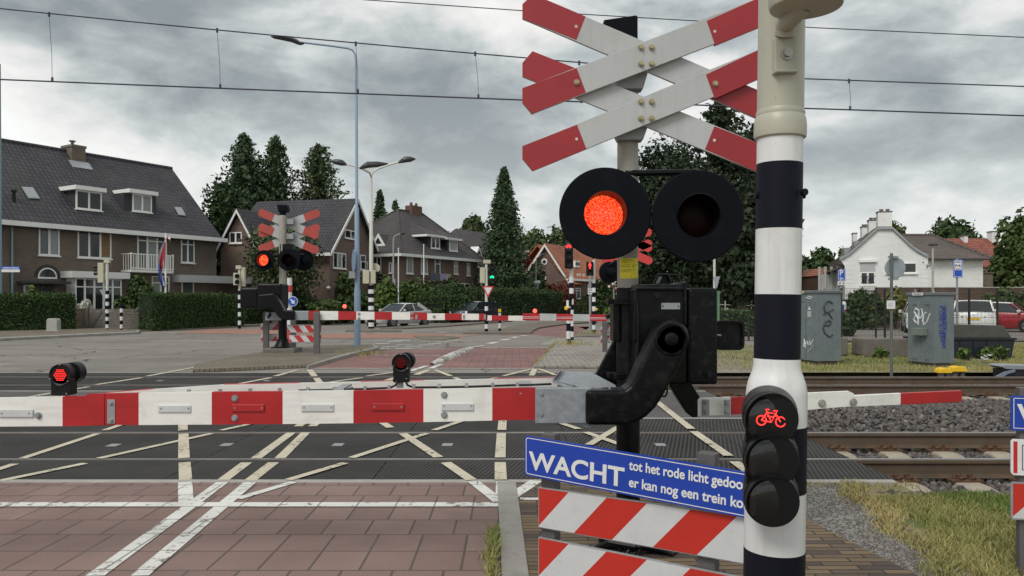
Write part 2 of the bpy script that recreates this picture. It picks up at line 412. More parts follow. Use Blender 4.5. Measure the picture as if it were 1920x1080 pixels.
plain('fascia_grey', (.46, .48, .48), .55, var=.05); plain('slate_cheek', (.03, .032, .038), .7); plain('lilac', (.34, .30, .48), .6); plain('sage', (.34, .36, .22), .6); plain('cabinet_top2', (.42, .44, .45), .55, var=.05)
m, b, p = new_mat('spray_mist'); n_ = b.noise(objc(b), 7, 8, .7); p.inputs['Base Color'].default_value = (.07, .115, .36, 1); f_ = b.n('ShaderNodeMath', operation='MULTIPLY'); b.L.new(b.ramp(n_, .42, .66), f_.inputs[0]); f_.inputs[1].default_value = .75; b.L.new(f_.outputs[0], p.inputs['Alpha'])
# masonry and roofs
bricky('brick_dark', (.055, .042, .036), (.075, .055, .045), (.08, .07, .065), .065, .22, .010, var=.25)
bricky('brick_brown', (.135, .106, .084), (.185, .138, .105), (.16, .145, .13), .22, .065, .010, var=.3, vscale=.5, speck=.12, bump=.3)
bricky('brick_villa', (.145, .098, .080), (.195, .124, .100), (.16, .14, .12), .22, .065, .010, var=.25, vscale=.4, speck=.12, bump=.3)
bricky('brick_red', (.115, .062, .045), (.16, .085, .062), (.13, .11, .09), .22, .065, .010, var=.25, bump=.3)
bricky('brick_white', (.74, .755, .74), (.80, .81, .795), (.64, .65, .64), .22, .09, .010, var=.08, vscale=.7, speck=.05, bump=.5)
def roof_mat(name, c1, c2, w=.28, h=.34, moss=None):
    m, b, p = new_mat(name); u = uv(b)
    sp = b.n('ShaderNodeSeparateXYZ'); b.L.new(u, sp.inputs[0])
    t = b.n('ShaderNodeTexBrick', offset=0.0); t.inputs['Scale'].default_value = 1; t.inputs['Brick Width'].default_value = w; t.inputs['Row Height'].default_value = h
    t.inputs['Mortar Size'].default_value = .035; t.inputs['Mortar Smooth'].default_value = .4
    t.inputs['Color1'].default_value = (*c1, 1); t.inputs['Color2'].default_value = (*c2, 1); t.inputs['Mortar'].default_value = tuple(c*.38 for c in c1)+(1,)
    b.L.new(u, t.inputs['Vector'])
    g = b.noise(u, .35, 7, .65); c = b.mix(b.ramp(g, .3, .7), (.72,)*3, (1.25,)*3); c = b.mix(1.0, t.outputs['Color'], c, 'MULTIPLY')
    if moss:
        s = b.noise(u, .22, 8, .7); f = b.n('ShaderNodeMath', operation='MULTIPLY'); b.L.new(b.ramp(s, .45, .7), f.inputs[0]); f.inputs[1].default_value = .6; c = b.mix(f.outputs[0], c, moss)
    b.L.new(c, p.inputs['Base Color']); p.inputs['Roughness'].default_value = .72; p.inputs['Specular IOR Level'].default_value = .35
    # pan-tile relief: a roll across each tile, a step at each course
    def saw(src, per):
        d = b.n('ShaderNodeMath', operation='DIVIDE'); b.L.new(src, d.inputs[0]); d.inputs[1].default_value = per
        f = b.n('ShaderNodeMath', operation='FRACT'); b.L.new(d.outputs[0], f.inputs[0]); return f.outputs[0]
    roll = b.n('ShaderNodeMath', operation='PINGPONG'); b.L.new(sp.outputs[0], roll.inputs[0]); roll.inputs[1].default_value = w/2
    add = b.n('ShaderNodeMath', operation='MULTIPLY_ADD'); b.L.new(roll.outputs[0], add.inputs[0]); add.inputs[1].default_value = 3.2
    inv = b.n('ShaderNodeMath', operation='SUBTRACT'); inv.inputs[0].default_value = 1; b.L.new(saw(sp.outputs[1], h), inv.inputs[1])
    b.L.new(inv.outputs[0], add.inputs[2])
    bn = b.n('ShaderNodeBump', Strength=.9, Distance=.05); b.L.new(add.outputs[0], bn.inputs['Height']); b.L.new(bn.outputs[0], p.inputs['Normal'])
    return m
roof_mat('roof_dark', (.040, .041, .052), (.062, .060, .070), moss=(.052, .054, .042))
roof_mat('roof_slate', (.062, .056, .060), (.082, .070, .072), moss=(.055, .052, .048))
roof_mat('roof_brown', (.105, .085, .075), (.145, .115, .098), moss=(.09, .085, .07))
roof_mat('roof_orange', (.30, .095, .045), (.40, .14, .07), moss=(.22, .10, .06))
roof_mat('roof_red', (.22, .065, .045), (.32, .105, .07), moss=(.18, .085, .06))

# ground surfaces (world metres through UV)
def ground_mat(name, c1, c2, scale=1.2, speck=.35, sscale=240, rough=.93, patch=None, pscale=.25, tracks=None):
    m, b, p = new_mat(name); u = geo(b)
    g = b.noise(u, scale, 8, .6); c = b.mix(b.ramp(g, .3, .7), c1, c2)
    if patch: c = b.mix(b.ramp(b.noise(u, pscale, 6, .65), .47, .63), c, patch)
    if tracks:                                    # worn wheel lines, oil drips and old crack repairs
        mp = b.n('ShaderNodeMapping'); mp.inputs['Rotation'].default_value = (0, 0, R(-28)); mp.inputs['Scale'].default_value = (.05, .9, 1); b.L.new(u, mp.inputs[0])
        f = b.n('ShaderNodeMath', operation='MULTIPLY'); b.L.new(b.ramp(b.noise(mp.outputs[0], 1, 4), .48, .66), f.inputs[0]); f.inputs[1].default_value = .55; c = b.mix(f.outputs[0], c, tracks)
        v = b.n('ShaderNodeTexVoronoi', Scale=.16, feature='DISTANCE_TO_EDGE'); wv = b.n('ShaderNodeVectorMath', operation='ADD'); nz = b.n('ShaderNodeTexNoise', Scale=1.3, Detail=5.0); b.L.new(u, nz.inputs['Vector']); b.L.new(u, wv.inputs[0]); b.L.new(nz.outputs['Color'], wv.inputs[1]); b.L.new(wv.outputs[0], v.inputs['Vector'])
        k = b.n('ShaderNodeMath', operation='LESS_THAN'); b.L.new(v.outputs['Distance'], k.inputs[0]); k.inputs[1].default_value = .004; c = b.mix(k.outputs[0], c, (.05, .048, .045))
    f = b.noise(u, sscale, 3, .8); c = b.mix(1.0, c, b.mix(b.ramp(f, .25, .75), (1-speck,)*3, (1+speck,)*3), 'MULTIPLY')
    b.L.new(c, p.inputs['Base Color']); p.inputs['Roughness'].default_value = rough; p.inputs['Specular IOR Level'].default_value = .25
    bn = b.n('ShaderNodeBump', Strength=.4, Distance=.006); b.L.new(f, bn.inputs['Height']); b.L.new(bn.outputs[0], p.inputs['Normal'])
    return m
ground_mat('asphalt', (.205, .192, .172), (.26, .24, .212), patch=(.175, .163, .150), pscale=.18, speck=.45, tracks=(.15, .14, .13))
ground_mat('asphalt_dark', (.085, .083, .082), (.115, .110, .105))
ground_mat('red_lane', (.28, .155, .12), (.33, .185, .145))
ground_mat('soil', (.19, .165, .095), (.26, .22, .13), patch=(.11, .13, .045), pscale=.9)
ground_mat('gravel', (.17, .17, .155), (.25, .245, .225), scale=5, speck=.5, sscale=90)
ground_mat('far_ground', (.06, .075, .035), (.10, .10, .05))
ground_mat('ballast_bed', (.07, .066, .062), (.12, .11, .10), scale=9, speck=.5, sscale=60)
bricky('paver_red', (.195, .132, .116), (.245, .168, .148), (.10, .08, .07), .29, .335, .008, offset=.33, freq=3, var=.22, vscale=.9, speck=.36, bump=.6, stain=(.165, .122, .110))
bricky('paver_red_far', (.215, .120, .113), (.265, .15, .138), (.07, .05, .048), .42, .21, .010, var=.2, vscale=.5, speck=.15, bump=.5, stain=(.12, .085, .078))
bricky('paver_grey', (.26, .24, .212), (.32, .295, .262), (.085, .078, .07), .30, .30, .012, var=.16, vscale=.7, speck=.15, bump=.6)
bricky('paver_clinker', (.18, .16, .13), (.24, .205, .155), (.055, .048, .04), .105, .105, .009, offset=.5, var=.22, vscale=.8, speck=.2, bump=.6)
bricky('clinker_path', (.082, .062, .052), (.215, .155, .090), (.045, .038, .032), .30, .066, .007, offset=.37, freq=2, var=.22, vscale=1.3, speck=.2, bump=.6, bias=-.1)
def panel_mat():
    m, b, p = new_mat('rubber_panel'); u = uv(b)
    sp = b.n('ShaderNodeSeparateXYZ'); b.L.new(u, sp.inputs[0])
    mp = b.n('ShaderNodeMapping'); mp.inputs['Rotation'].default_value = (0, 0, R(14)); b.L.new(u, mp.inputs[0])
    w = b.n('ShaderNodeTexWave', wave_type='BANDS', bands_direction='X'); w.inputs['Scale'].default_value = 7.5; w.inputs['Distortion'].default_value = .15; b.L.new(mp.outputs[0], w.inputs['Vector'])
    g = b.noise(u, .9, 8, .68); c = b.mix(b.ramp(g, .36, .66), (.012, .0115, .013), (.035, .033, .033))
    f = b.n('ShaderNodeMath', operation='MULTIPLY'); b.L.new(b.ramp(w.outputs['Fac'], .70, .96), f.inputs[0]); f.inputs[1].default_value = .5
    c = b.mix(f.outputs[0], c, (.12, .115, .10))
    b.L.new(c, p.inputs['Base Color']); p.inputs['Roughness'].default_value = .7; p.inputs['Specular IOR Level'].default_value = .18
    bn = b.n('ShaderNodeBump', Strength=.5, Distance=.006); b.L.new(w.outputs['Fac'], bn.inputs['Height']); b.L.new(bn.outputs[0], p.inputs['Normal'])
panel_mat()
def paint_mat(name, col, under, wear=.60, joints=False):
    m, b, p = new_mat(name); u = geo(b)
    a = b.noise(u, 14, 8, .72); k = b.noise(u, 1.6, 5, .6)
    s = b.n('ShaderNodeMath', operation='MULTIPLY_ADD'); b.L.new(k, s.inputs[0]); s.inputs[1].default_value = .45; b.L.new(a, s.inputs[2])
    c = b.mix(b.ramp(s.outputs[0], wear+.17, wear+.25), col, under)
    g = b.noise(u, 3, 6); c = b.mix(1.0, c, b.mix(b.ramp(g, .3, .7), (.86,)*3, (1.06,)*3), 'MULTIPLY')
    if joints:                                    # the slab joints run on through the paint
        t = b.n('ShaderNodeTexBrick', offset=.33, offset_frequency=3); t.inputs['Scale'].default_value = 1; t.inputs['Brick Width'].default_value = .29; t.inputs['Row Height'].default_value = .335; t.inputs['Mortar Size'].default_value = .007; b.L.new(u, t.inputs['Vector'])
        f = b.n('ShaderNodeMath', operation='MULTIPLY'); b.L.new(t.outputs['Fac'], f.inputs[0]); f.inputs[1].default_value = .75; c = b.mix(f.outputs[0], c, (.10, .085, .075))
    b.L.new(c, p.inputs['Base Color']); p.inputs['Roughness'].default_value = .7
paint_mat('paint_white', (.64, .645, .61), (.17, .12, .11), .60, True)
paint_mat('paint_cream', (.53, .48, .37), (.08, .075, .07), .63)
paint_mat('paint_divider', (.60, .60, .55), (.13, .12, .11), .54)
paint_mat('paint_worn', (.46, .45, .42), (.17, .16, .145), .52)
def ballast_stone_mat():
    m, b, p = new_mat('ballast_stone'); a = b.n('ShaderNodeAttribute', attribute_name='tone')
    r = b.n('ShaderNodeValToRGB'); e = r.color_ramp.elements; e[0].color = (.055, .05, .05, 1); e[1].color = (.30, .27, .235, 1)
    for q, c in ((.35, (.10, .095, .095)), (.6, (.125, .10, .085)), (.85, (.17, .155, .145))): e.new(q).color = (*c, 1)
    b.L.new(a.outputs['Fac'], r.inputs[0]); b.L.new(r.outputs[0], p.inputs['Base Color']); p.inputs['Roughness'].default_value = .85
ballast_stone_mat()
foliage('leaf_conifer', (0.030, 0.056, 0.030), (0.087, 0.133, 0.060)); foliage('leaf_conifer_soft', (0.036, 0.059, 0.026), (0.094, 0.126, 0.052))
foliage('leaf_dark', (0.023, 0.047, 0.016), (0.065, 0.104, 0.036)); foliage('leaf_mid', (0.035, 0.062, 0.018), (0.089, 0.127, 0.038))
foliage('leaf_far', (0.041, 0.064, 0.025), (0.092, 0.121, 0.048)); foliage('leaf_hedge', (0.029, 0.061, 0.015), (0.064, 0.114, 0.029)); foliage('leaf_light', (0.061, 0.110, 0.022), (0.132, 0.187, 0.050))
foliage('leaf_yellow', (.10, .12, .03), (.20, .19, .05)); foliage('leaf_red', (.13, .03, .02), (.22, .06, .035)); foliage('leaf_flower', (.45, .45, .40), (.6, .6, .52))
foliage('grass_blade', (.105, .175, .034), (.37, .325, .135)); foliage('grass_dry', (.17, .20, .06), (.46, .37, .17))
foliage('leaf_darkest', (.013, .024, .011), (.036, .054, .026))  # darkest leaf greens, for the dark-leaved trees right of the mast
plain('hedge_core', (.010, .017, .006), .95)

# ---------------------------------------------------------------- vegetation
def leaf_object(name, C_, size, mat, parent=None, up=.0, tone=None, aspect=1.5, nrm=None):
    """many small leaf-sized quads at the points C_ (world coordinates)"""
    n = len(C_); C_ = np.asarray(C_, float)
    d = RNG.normal(size=(n, 3)); d[:, 2] += up
    if nrm is not None: d = d*.75+nrm*1.0
    d /= np.linalg.norm(d, axis=1)[:, None]
    a = RNG.normal(size=(n, 3)); u = np.cross(d, a); u /= np.linalg.norm(u, axis=1)[:, None]; v = np.cross(d, u)
    s = (np.ones(n)*size if np.isscalar(size) else np.asarray(size))*(.6+.8*RNG.random(n)); s = s[:, None]*.5
    u = u*s*aspect; v = v*s
    k = d*s*.35
    V = np.stack([C_-u, C_-v*.9+k, C_+u, C_+v*.9+k], 1).reshape(-1, 3)
    off = np.zeros(3); q = parent
    while q is not None: off += np.array(q.location); q = q.parent
    V = V-off
    me = bpy.data.meshes.new(name); me.vertices.add(4*n); me.vertices.foreach_set('co', V.astype(np.float32).ravel())
    me.loops.add(4*n); me.loops.foreach_set('vertex_index', np.arange(4*n, dtype=np.int32))
    me.polygons.add(n); me.polygons.foreach_set('loop_start', np.arange(n, dtype=np.int32)*4)
    me.update(calc_edges=True)
    at = me.attributes.new('tone', 'FLOAT', 'FACE'); at.data.foreach_set('value', (RNG.random(n) if tone is None else np.clip(tone, 0, 1)).astype(np.float32))
    me.materials.append(MATS[mat]); ob = bpy.data.objects.new(name, me); COL.objects.link(ob)
    if parent is not None: ob.parent = parent
    return ob
def crown_points(c, rx, ry, rz, lobes, n, seed, lobe_r=(.30, .46)):
    g = np.random.default_rng(seed); c = np.array(c, float); rad = np.array([rx, ry, rz])
    L = g.normal(size=(lobes, 3)); L /= np.linalg.norm(L, axis=1)[:, None]; L *= (g.random((lobes, 1))**.45)*.74
    lr = g.uniform(*lobe_r, lobes); idx = g.integers(0, lobes, n)
    d = g.normal(size=(n, 3)); d /= np.linalg.norm(d, axis=1)[:, None]
    r = lr[idx]*(.35+.65*g.random(n)**.5)*(1+.22*g.normal(size=n)*.6)
    p = L[idx]+d*r[:, None]; lt = g.random(lobes)
    tone = .55*lt[idx]+.45*g.random(n)
    return c+p*rad, tone, d, (c+L*rad)
def broadleaf(name, x, y, h, rx, rz, label, mat='leaf_dark', n=7000, size=.34, lobes=26, seed=1, trunk_h=None, group=None, z0=0.0, cat='tree', bark='bark', tr=.22, ry=None):
    t = thing(name, (x, y, z0), label, cat, group); cz = z0+h-rz
    pts, tone, d, L = crown_points((x, y, cz), rx, ry or rx, rz, lobes, n, seed)
    leaf_object('crown', pts, size, mat, t, tone=tone, nrm=d)
    tb = MB(); g = random.Random(seed); top = Vector((x+.2, y, cz+rz*.25))
    b0 = Vector((x, y, z0-.1)); m1 = Vector((x+g.uniform(-.15, .15), y, z0+(cz-z0)*.5))
    tb.tube([b0, m1, Vector((x, y, cz-rz*.3)), top], [tr*1.25, tr, tr*.75, tr*.25], 9)
    for q in L[:9]:
        s = m1.lerp(top, g.uniform(.25, .8)); q = Vector(q); mid = s.lerp(q, .5)+Vector((0, 0, .3))
        tb.tube([s, mid, q], [tr*.42, tr*.28, tr*.1], 6)
    tb.build('trunk', bark, t, smooth=True)
    return t
def conifer(name, x, y, h, rad, label, mat='leaf_conifer', n_br=520, seed=2, droop=.35, base=.06, power=.85, size=.30, group=None, bark='bark', rag=.3, per=13, z0=0., lean=0.):
    t = thing(name, (x, y, z0), label, 'tree', group); g = np.random.default_rng(seed)
    pts = []; tones = []
    for i in range(n_br):
        f = base+(1-base)*(i/n_br)**.92; z = z0+h*f
        r = rad*((1-f)/(1-base))**power*(1-rag+rag*1.9*g.random())+.12
        az = i*2.399+g.normal()*.3; up = droop*(.25-1.1*f if f > .75 else 1)
        k = max(4, int(per*r/rad)+4); s = np.linspace(.12, 1, k); w = .05+.11*r*(1-s*.75)
        px = x+np.cos(az)*r*s+g.normal(size=k)*w+lean*f; py = y+np.sin(az)*r*s+g.normal(size=k)*w
        pz = z-droop*r*s**1.6+.25*r*s**3*.6+g.normal(size=k)*.09
        pts.append(np.stack([px, py, pz], 1)); tones.append(np.ones(k)*g.random()*.6+.4*g.random(k))
    pts = np.concatenate(pts); tones = np.concatenate(tones)
    leaf_object('crown', pts, size, mat, t, tone=tones, aspect=1.9)
    MB().tube([(x, y, z0-.1), (x+lean*.5, y, z0+h*.5), (x+lean, y, z0+h*.985)], [max(.16, h*.016), h*.010, .03], 8).build('trunk', bark, t, smooth=True)
    return t
def hedge(name, pts, h, w, label, mat='leaf_hedge', size=.10, dens=170, seed=3, cat='hedge', z0=0.0, wob=.05, core='hedge_core'):
    """clipped hedge along a polyline (ground points)"""
    pts = [Vector((p[0], p[1], z0)) for p in pts]; t = thing(name, pts[0], label, cat); g = np.random.default_rng(seed)
    core_mb = MB(); P_ = []; N_ = []; T_ = []
    for a, b in zip(pts[:-1], pts[1:]):
        d = (b-a); L = d.length; d.normalize(); s = Vector((-d.y, d.x, 0))
        core_mb.obox((a+b)/2+Vector((0, 0, h*.5-.06)), d*(L/2), s*(w/2-.09), Vector((0, 0, h/2-.05)))
        faces = [(L*h, lambda u, v: a+d*(u*L)-s*(w/2)+Vector((0, 0, v*h)), -s), (L*h, lambda u, v: a+d*(u*L)+s*(w/2)+Vector((0, 0, v*h)), s),
                 (L*w, lambda u, v: a+d*(u*L)+s*(w*(v-.5))+Vector((0, 0, h)), Vector((0, 0, 1))), (w*h, lambda u, v: a+s*(w*(u-.5))+Vector((0, 0, v*h)), -d), (w*h, lambda u, v: b+s*(w*(u-.5))+Vector((0, 0, v*h)), d)]
        for A, fn, nn in faces:
            k = int(A*dens); uvr = g.random((k, 2))
            arr = np.array([fn(u, v) for u, v in uvr]) if k else np.zeros((0, 3)); nn = np.array(nn)
            arr += nn*(g.normal(size=(k, 1))*wob-.02)+g.normal(size=(k, 3))*.02
            lump = np.sin(arr[:, 0]*1.7+seed)*np.sin(arr[:, 2]*2.3+arr[:, 1]*1.3)
            arr += nn*lump[:, None]*wob*.9+nn*(g.random((k, 1)) < .05)*g.exponential(.07, (k, 1))
            P_.append(arr); N_.append(np.tile(nn, (k, 1))); T_.append(np.clip(.45+.18*lump+.3*g.normal(size=k)*.8, 0, 1))
    leaf_object('leaves', np.concatenate(P_), size, mat, t, tone=np.concatenate(T_), nrm=np.concatenate(N_), aspect=1.3)
    core_mb.build('branches', core, t); return t  # solid dark box added inside the hedge, behind the leaf quads
def shrub(name, x, y, h, rx, label, mat='leaf_mid', n=1500, size=.14, seed=5, lobes=10, z0=0.0, cat='shrub', ry=None):
    t = thing(name, (x, y, z0), label, cat)
    pts, tone, d, L = crown_points((x, y, z0+h*.5), rx, ry or rx, h*.55, lobes, n, seed, (.36, .55))
    pts[:, 2] = np.maximum(pts[:, 2], z0+.02)
    leaf_object('leaves', pts, size, mat, t, tone=tone, nrm=d)
    mb = MB()
    for q in L[:6]: mb.tube([(x, y, z0-.05), Vector((x, y, z0)).lerp(Vector(q), .5)+Vector((0, 0, .1)), q], [.03, .02, .008], 5)
    mb.build('stems', 'bark', t); return t
def grass(name, sampler, n, hmin, hmax, mat='grass_blade', w=.006, seed=6, lean=.5, dry=None):
    g = np.random.default_rng(seed); p = sampler(g, n); n = len(p)
    if n == 0: return
    h = g.uniform(hmin, hmax, n); az = g.random(n)*2*np.pi; ln = g.random(n)*lean*h
    wv = np.stack([np.cos(az), np.sin(az), np.zeros(n)], 1)*w*(.6+.8*g.random(n))[:, None]
    az2 = g.random(n)*2*np.pi; tip = np.stack([np.cos(az2)*ln, np.sin(az2)*ln, h], 1); mid = tip*np.array([.35, .35, .6])
    V = np.stack([p-wv, p+wv, p+mid+wv*.7, p+mid-wv*.7, p+tip+wv*.15, p+tip-wv*.15], 1).reshape(-1, 3)
    base = (np.arange(n)*6)[:, None]; Fq = np.concatenate([base+np.array([0, 1, 2, 3]), base+np.array([3, 2, 4, 5])], 1).reshape(-1).astype(np.int32)
    me = bpy.data.meshes.new(name); me.vertices.add(6*n); me.vertices.foreach_set('co', V.astype(np.float32).ravel())
    me.loops.add(8*n); me.loops.foreach_set('vertex_index', Fq); me.polygons.add(2*n); me.polygons.foreach_set('loop_start', np.arange(2*n, dtype=np.int32)*4); me.update(calc_edges=True)
    k = .5*(np.sin(p[:, 0]*1.3+1)*np.sin(p[:, 1]*1.9+.4))+.5 if dry is None else dry(p)
    tone = np.clip(.65*k+.35*g.random(n)+.12*g.normal(size=n), 0, 1)
    at = me.attributes.new('tone', 'FLOAT', 'FACE'); at.data.foreach_set('value', np.repeat(tone, 2).astype(np.float32))
    me.materials.append(MATS[mat]); ob = bpy.data.objects.new(name, me); COL.objects.link(ob); return tag(ob, kind='stuff')
# ================================================================= GROUND, ROADS, TRACKS
def sheet(name, poly, z, mat):
    mb = MB(); pts = [(p[0], p[1], z) for p in poly]
    a = sum(pts[i][0]*pts[(i+1) % len(pts)][1]-pts[(i+1) % len(pts)][0]*pts[i][1] for i in range(len(pts)))
    mb.quad(*(pts if a > 0 else pts[::-1])); return struct(name, mb, mat)
def slab(name, poly, z0, z1, mat, bevel=0.0):
    mb = MB(); mb.prism([(p[0], p[1], z0) for p in poly], (0, 0, z1-z0)); return struct(name, mb, mat, bevel=bevel)
def gp(*pts, z=0.0): return [tuple(G(px, py, z)[:2]) for px, py in pts]
XE = 3.3                                            # right-hand end of the crossing panels
gm = MB()                                           # one ground sheet out to the horizon, dipping where the ballast lies
ys = [(-40, -.03), (6.15, -.03), (6.75, -.24), (16.6, -.24), (17.3, -.03), (40, -.03), (75, -.03), (1500, -.03)]
for (ya, za), (yb, zb) in zip(ys[:-1], ys[1:]):
    if yb <= 17.3 and ya >= 6.15:
        gm.quad((-900, ya, -.03), (XE, ya, -.03), (XE, yb, -.03), (-900, yb, -.03)); gm.quad((XE, ya, za), (900, ya, za), (900, yb, zb), (XE, yb, zb))
        gm.quad((XE, ya, -.03), (XE, ya, za), (XE, yb, zb), (XE, yb, -.03))
    else: gm.quad((-900, ya, za), (900, ya, za), (900, yb, zb), (-900, yb, zb))
struct('ground', gm, 'soil')
# near side
sheet('road_paving_near', [(-30, -6), (-.05, -6), (-.05, 3.9), (-.13, 6.46), (-30, 6.46)], 0.0, 'paver_red')
slab('kerb_near', [(-.046, -6), (.105, -6), (.105, 3.9), (.035, 6.46), (-.126, 6.46), (-.046, 3.9)], -.1, .012, 'kerb', .006)
sheet('footpath_near', [(.107, -6), (2.45, -6), (2.27, 4.2), (2.06, 5.4), (1.75, 6.46), (.037, 6.46), (.107, 3.9)], 0.004, 'clinker_path')
sheet('gravel_path', [(2.45, -6), (3.1, -6), (2.45, 4.27), (2.62, 5.4), (2.80, 6.46), (1.752, 6.46), (2.062, 5.4), (2.272, 4.2)], -.012, 'gravel')
slab('concrete_edge_strip', [(-30, 6.464), (3.26, 6.464), (3.26, 6.56), (-30, 6.56)], -.3, .006, 'concrete', .006)
# crossing deck: rubber panels of both tracks, asphalt between
RN = (7.42, 8.92); RF = (13.98, 15.48)
def deck(name, spans):
    mb = MB()
    for a, b in spans:
        x = -30.0; k = 0
        while x < XE-.01:
            x2 = min(x+1.8, XE); mb.box(x+.003, x2-.003, a, b, -.3, 0.0); x = x2
    return struct(name, mb, 'rubber_panel', bevel=.004)
deck('crossing_panels_near_track', ((6.563, 7.375), (7.50, 8.84), (8.965, 9.98)))
deck('crossing_panels_far_track', ((13.10, 13.93), (14.06, 15.40), (15.53, 16.38)))
slab('panel_edge_near_track', [(-30, 9.984), (XE, 9.984), (XE, 10.05), (-30, 10.05)], -.3, .004, 'concrete')
slab('panel_edge_front_of_far_track', [(-30, 13.03), (XE, 13.03), (XE, 13.096), (-30, 13.096)], -.3, .004, 'concrete')
slab('panel_edge_behind_far_track', [(-30, 16.384), (XE, 16.384), (XE, 16.45), (-30, 16.45)], -.3, .004, 'concrete')
sheet('asphalt_between_tracks', [(-30, 10.052), (XE, 10.052), (XE, 13.028), (-30, 13.028)], -.002, 'asphalt_dark')
# bevelled deflector ramps at the panel ends
dm = MB()
for a, b in ((7.50, 8.84), (14.06, 15.40)):
    dm.add([(XE, a, 0), (XE, b, 0), (XE+.02, a, -.2), (XE+.02, b, -.2), (XE+.26, a+.02, -.2), (XE+.26, b-.02, -.2)], [[0, 1, 5, 4], [0, 4, 2], [1, 3, 5]])
struct('panel_end_ramps', dm, 'galv_dull')
# far side
sheet('asphalt_intersection', [(-60, 16.452), (6.2, 16.452), (9, 26), (30, 52), (60, 90), (60, 130), (-60, 130), (-90, 60), (-60, 30)], -.004, 'asphalt')
sheet('road_paving_far', gp((577, 691), (1000, 691), (1048, 650), (1062, 637), (1110, 612), (1000, 606), (905, 640), (830, 655), (700, 657)), 0.0, 'paver_red_far')
sheet('asphalt_past_stop_line', gp((590, 650), (905, 651), (1046, 651), (1064, 634), (1000, 628), (700, 637)), 0.004, 'asphalt')
sheet('cycle_lane', gp((605, 634), (850, 634), (905, 627), (780, 626), (648, 625.5), (600, 627)), 0.004, 'red_lane')
sheet('cycle_lane_left', gp((330, 624), (480, 626.5), (600, 629), (600, 621), (470, 618), (400, 617)), 0.004, 'red_lane')
slab('footpath_island_left', gp((362, 699), (577, 689.5), (640, 671), (704, 655.5), (700, 650), (600, 651), (500, 663), (408, 679), (365, 688)), -.05, .07, 'paver_clinker')
slab('kerb_island_left', gp((574, 692), (579, 692), (645, 672.5), (712, 656), (700, 649.5), (694, 651), (704, 655), (640, 670)), -.05, .085, 'kerb', .01)
slab('footpath_far_right', gp((1003, 690.5), (1045, 650), (1066, 635), (1165, 634), (1230, 644), (1280, 690.5)), -.05, .05, 'paver_grey')
slab('kerb_far_right', gp((999, 690.5), (1003, 690.5), (1045, 650), (1066, 635), (1062, 635), (1041, 650)), -.05, .06, 'kerb', .01)
slab('traffic_island_signal', gp((868, 627), (996, 626.5), (1000, 622.5), (880, 622)), -.05, .09, 'kerb_dark', .02)
slab('traffic_island_long', gp((712, 616.5), (760, 617), (830, 613.6), (962, 603), (955, 601.3), (870, 606.4), (790, 612), (740, 615)), -.05, .08, 'kerb_dark', .02)
slab('traffic_island_lamp', gp((647, 622.5), (752, 623), (752, 620), (660, 618.5)), -.05, .09, 'kerb_dark', .02)
slab('traffic_island_round', gp((775, 631), (790, 637), (830, 638.5), (862, 634), (842, 630.5)), -.05, .04, 'paver_clinker', .01)
slab('traffic_island_kerb_right', gp((938, 621), (1000, 621.5), (1012, 616), (1062, 609), (1120, 605), (1110, 602), (1010, 606), (950, 616)), -.05, .09, 'paver_clinker', .02)
slab('traffic_island_far_right', gp((1076, 634), (1140, 634), (1150, 628), (1092, 628)), -.05, .1, 'kerb_dark', .02)
slab('pavement_left', gp((-260, 652), (0, 637.5), (205, 627.5), (257, 625.5), (258, 622), (150, 616), (-300, 618)), -.05, .1, 'paver_clinker', .0)
slab('kerb_left', gp((-260, 654), (0, 639.5), (205, 629), (260, 626.5), (262, 622.5), (257, 622.5), (255, 625.5), (205, 627.5), (0, 637.5), (-260, 652)), -.05, .11, 'kerb', .02)
slab('pavement_behind', gp((262, 622), (455, 613.5), (640, 603), (760, 597), (1000, 594), (1180, 586), (1180, 580), (700, 582), (420, 590), (150, 607)), -.05, .06, 'paver_clinker')
sheet('grass_verge_ground', [(3.6, 16.6), (60, 16.6), (60, 27), (3.0, 27)], -.012, 'soil')
sheet('car_park', [(4, 29.5), (60, 29.5), (60, 46), (4, 46)], 0.0, 'asphalt')

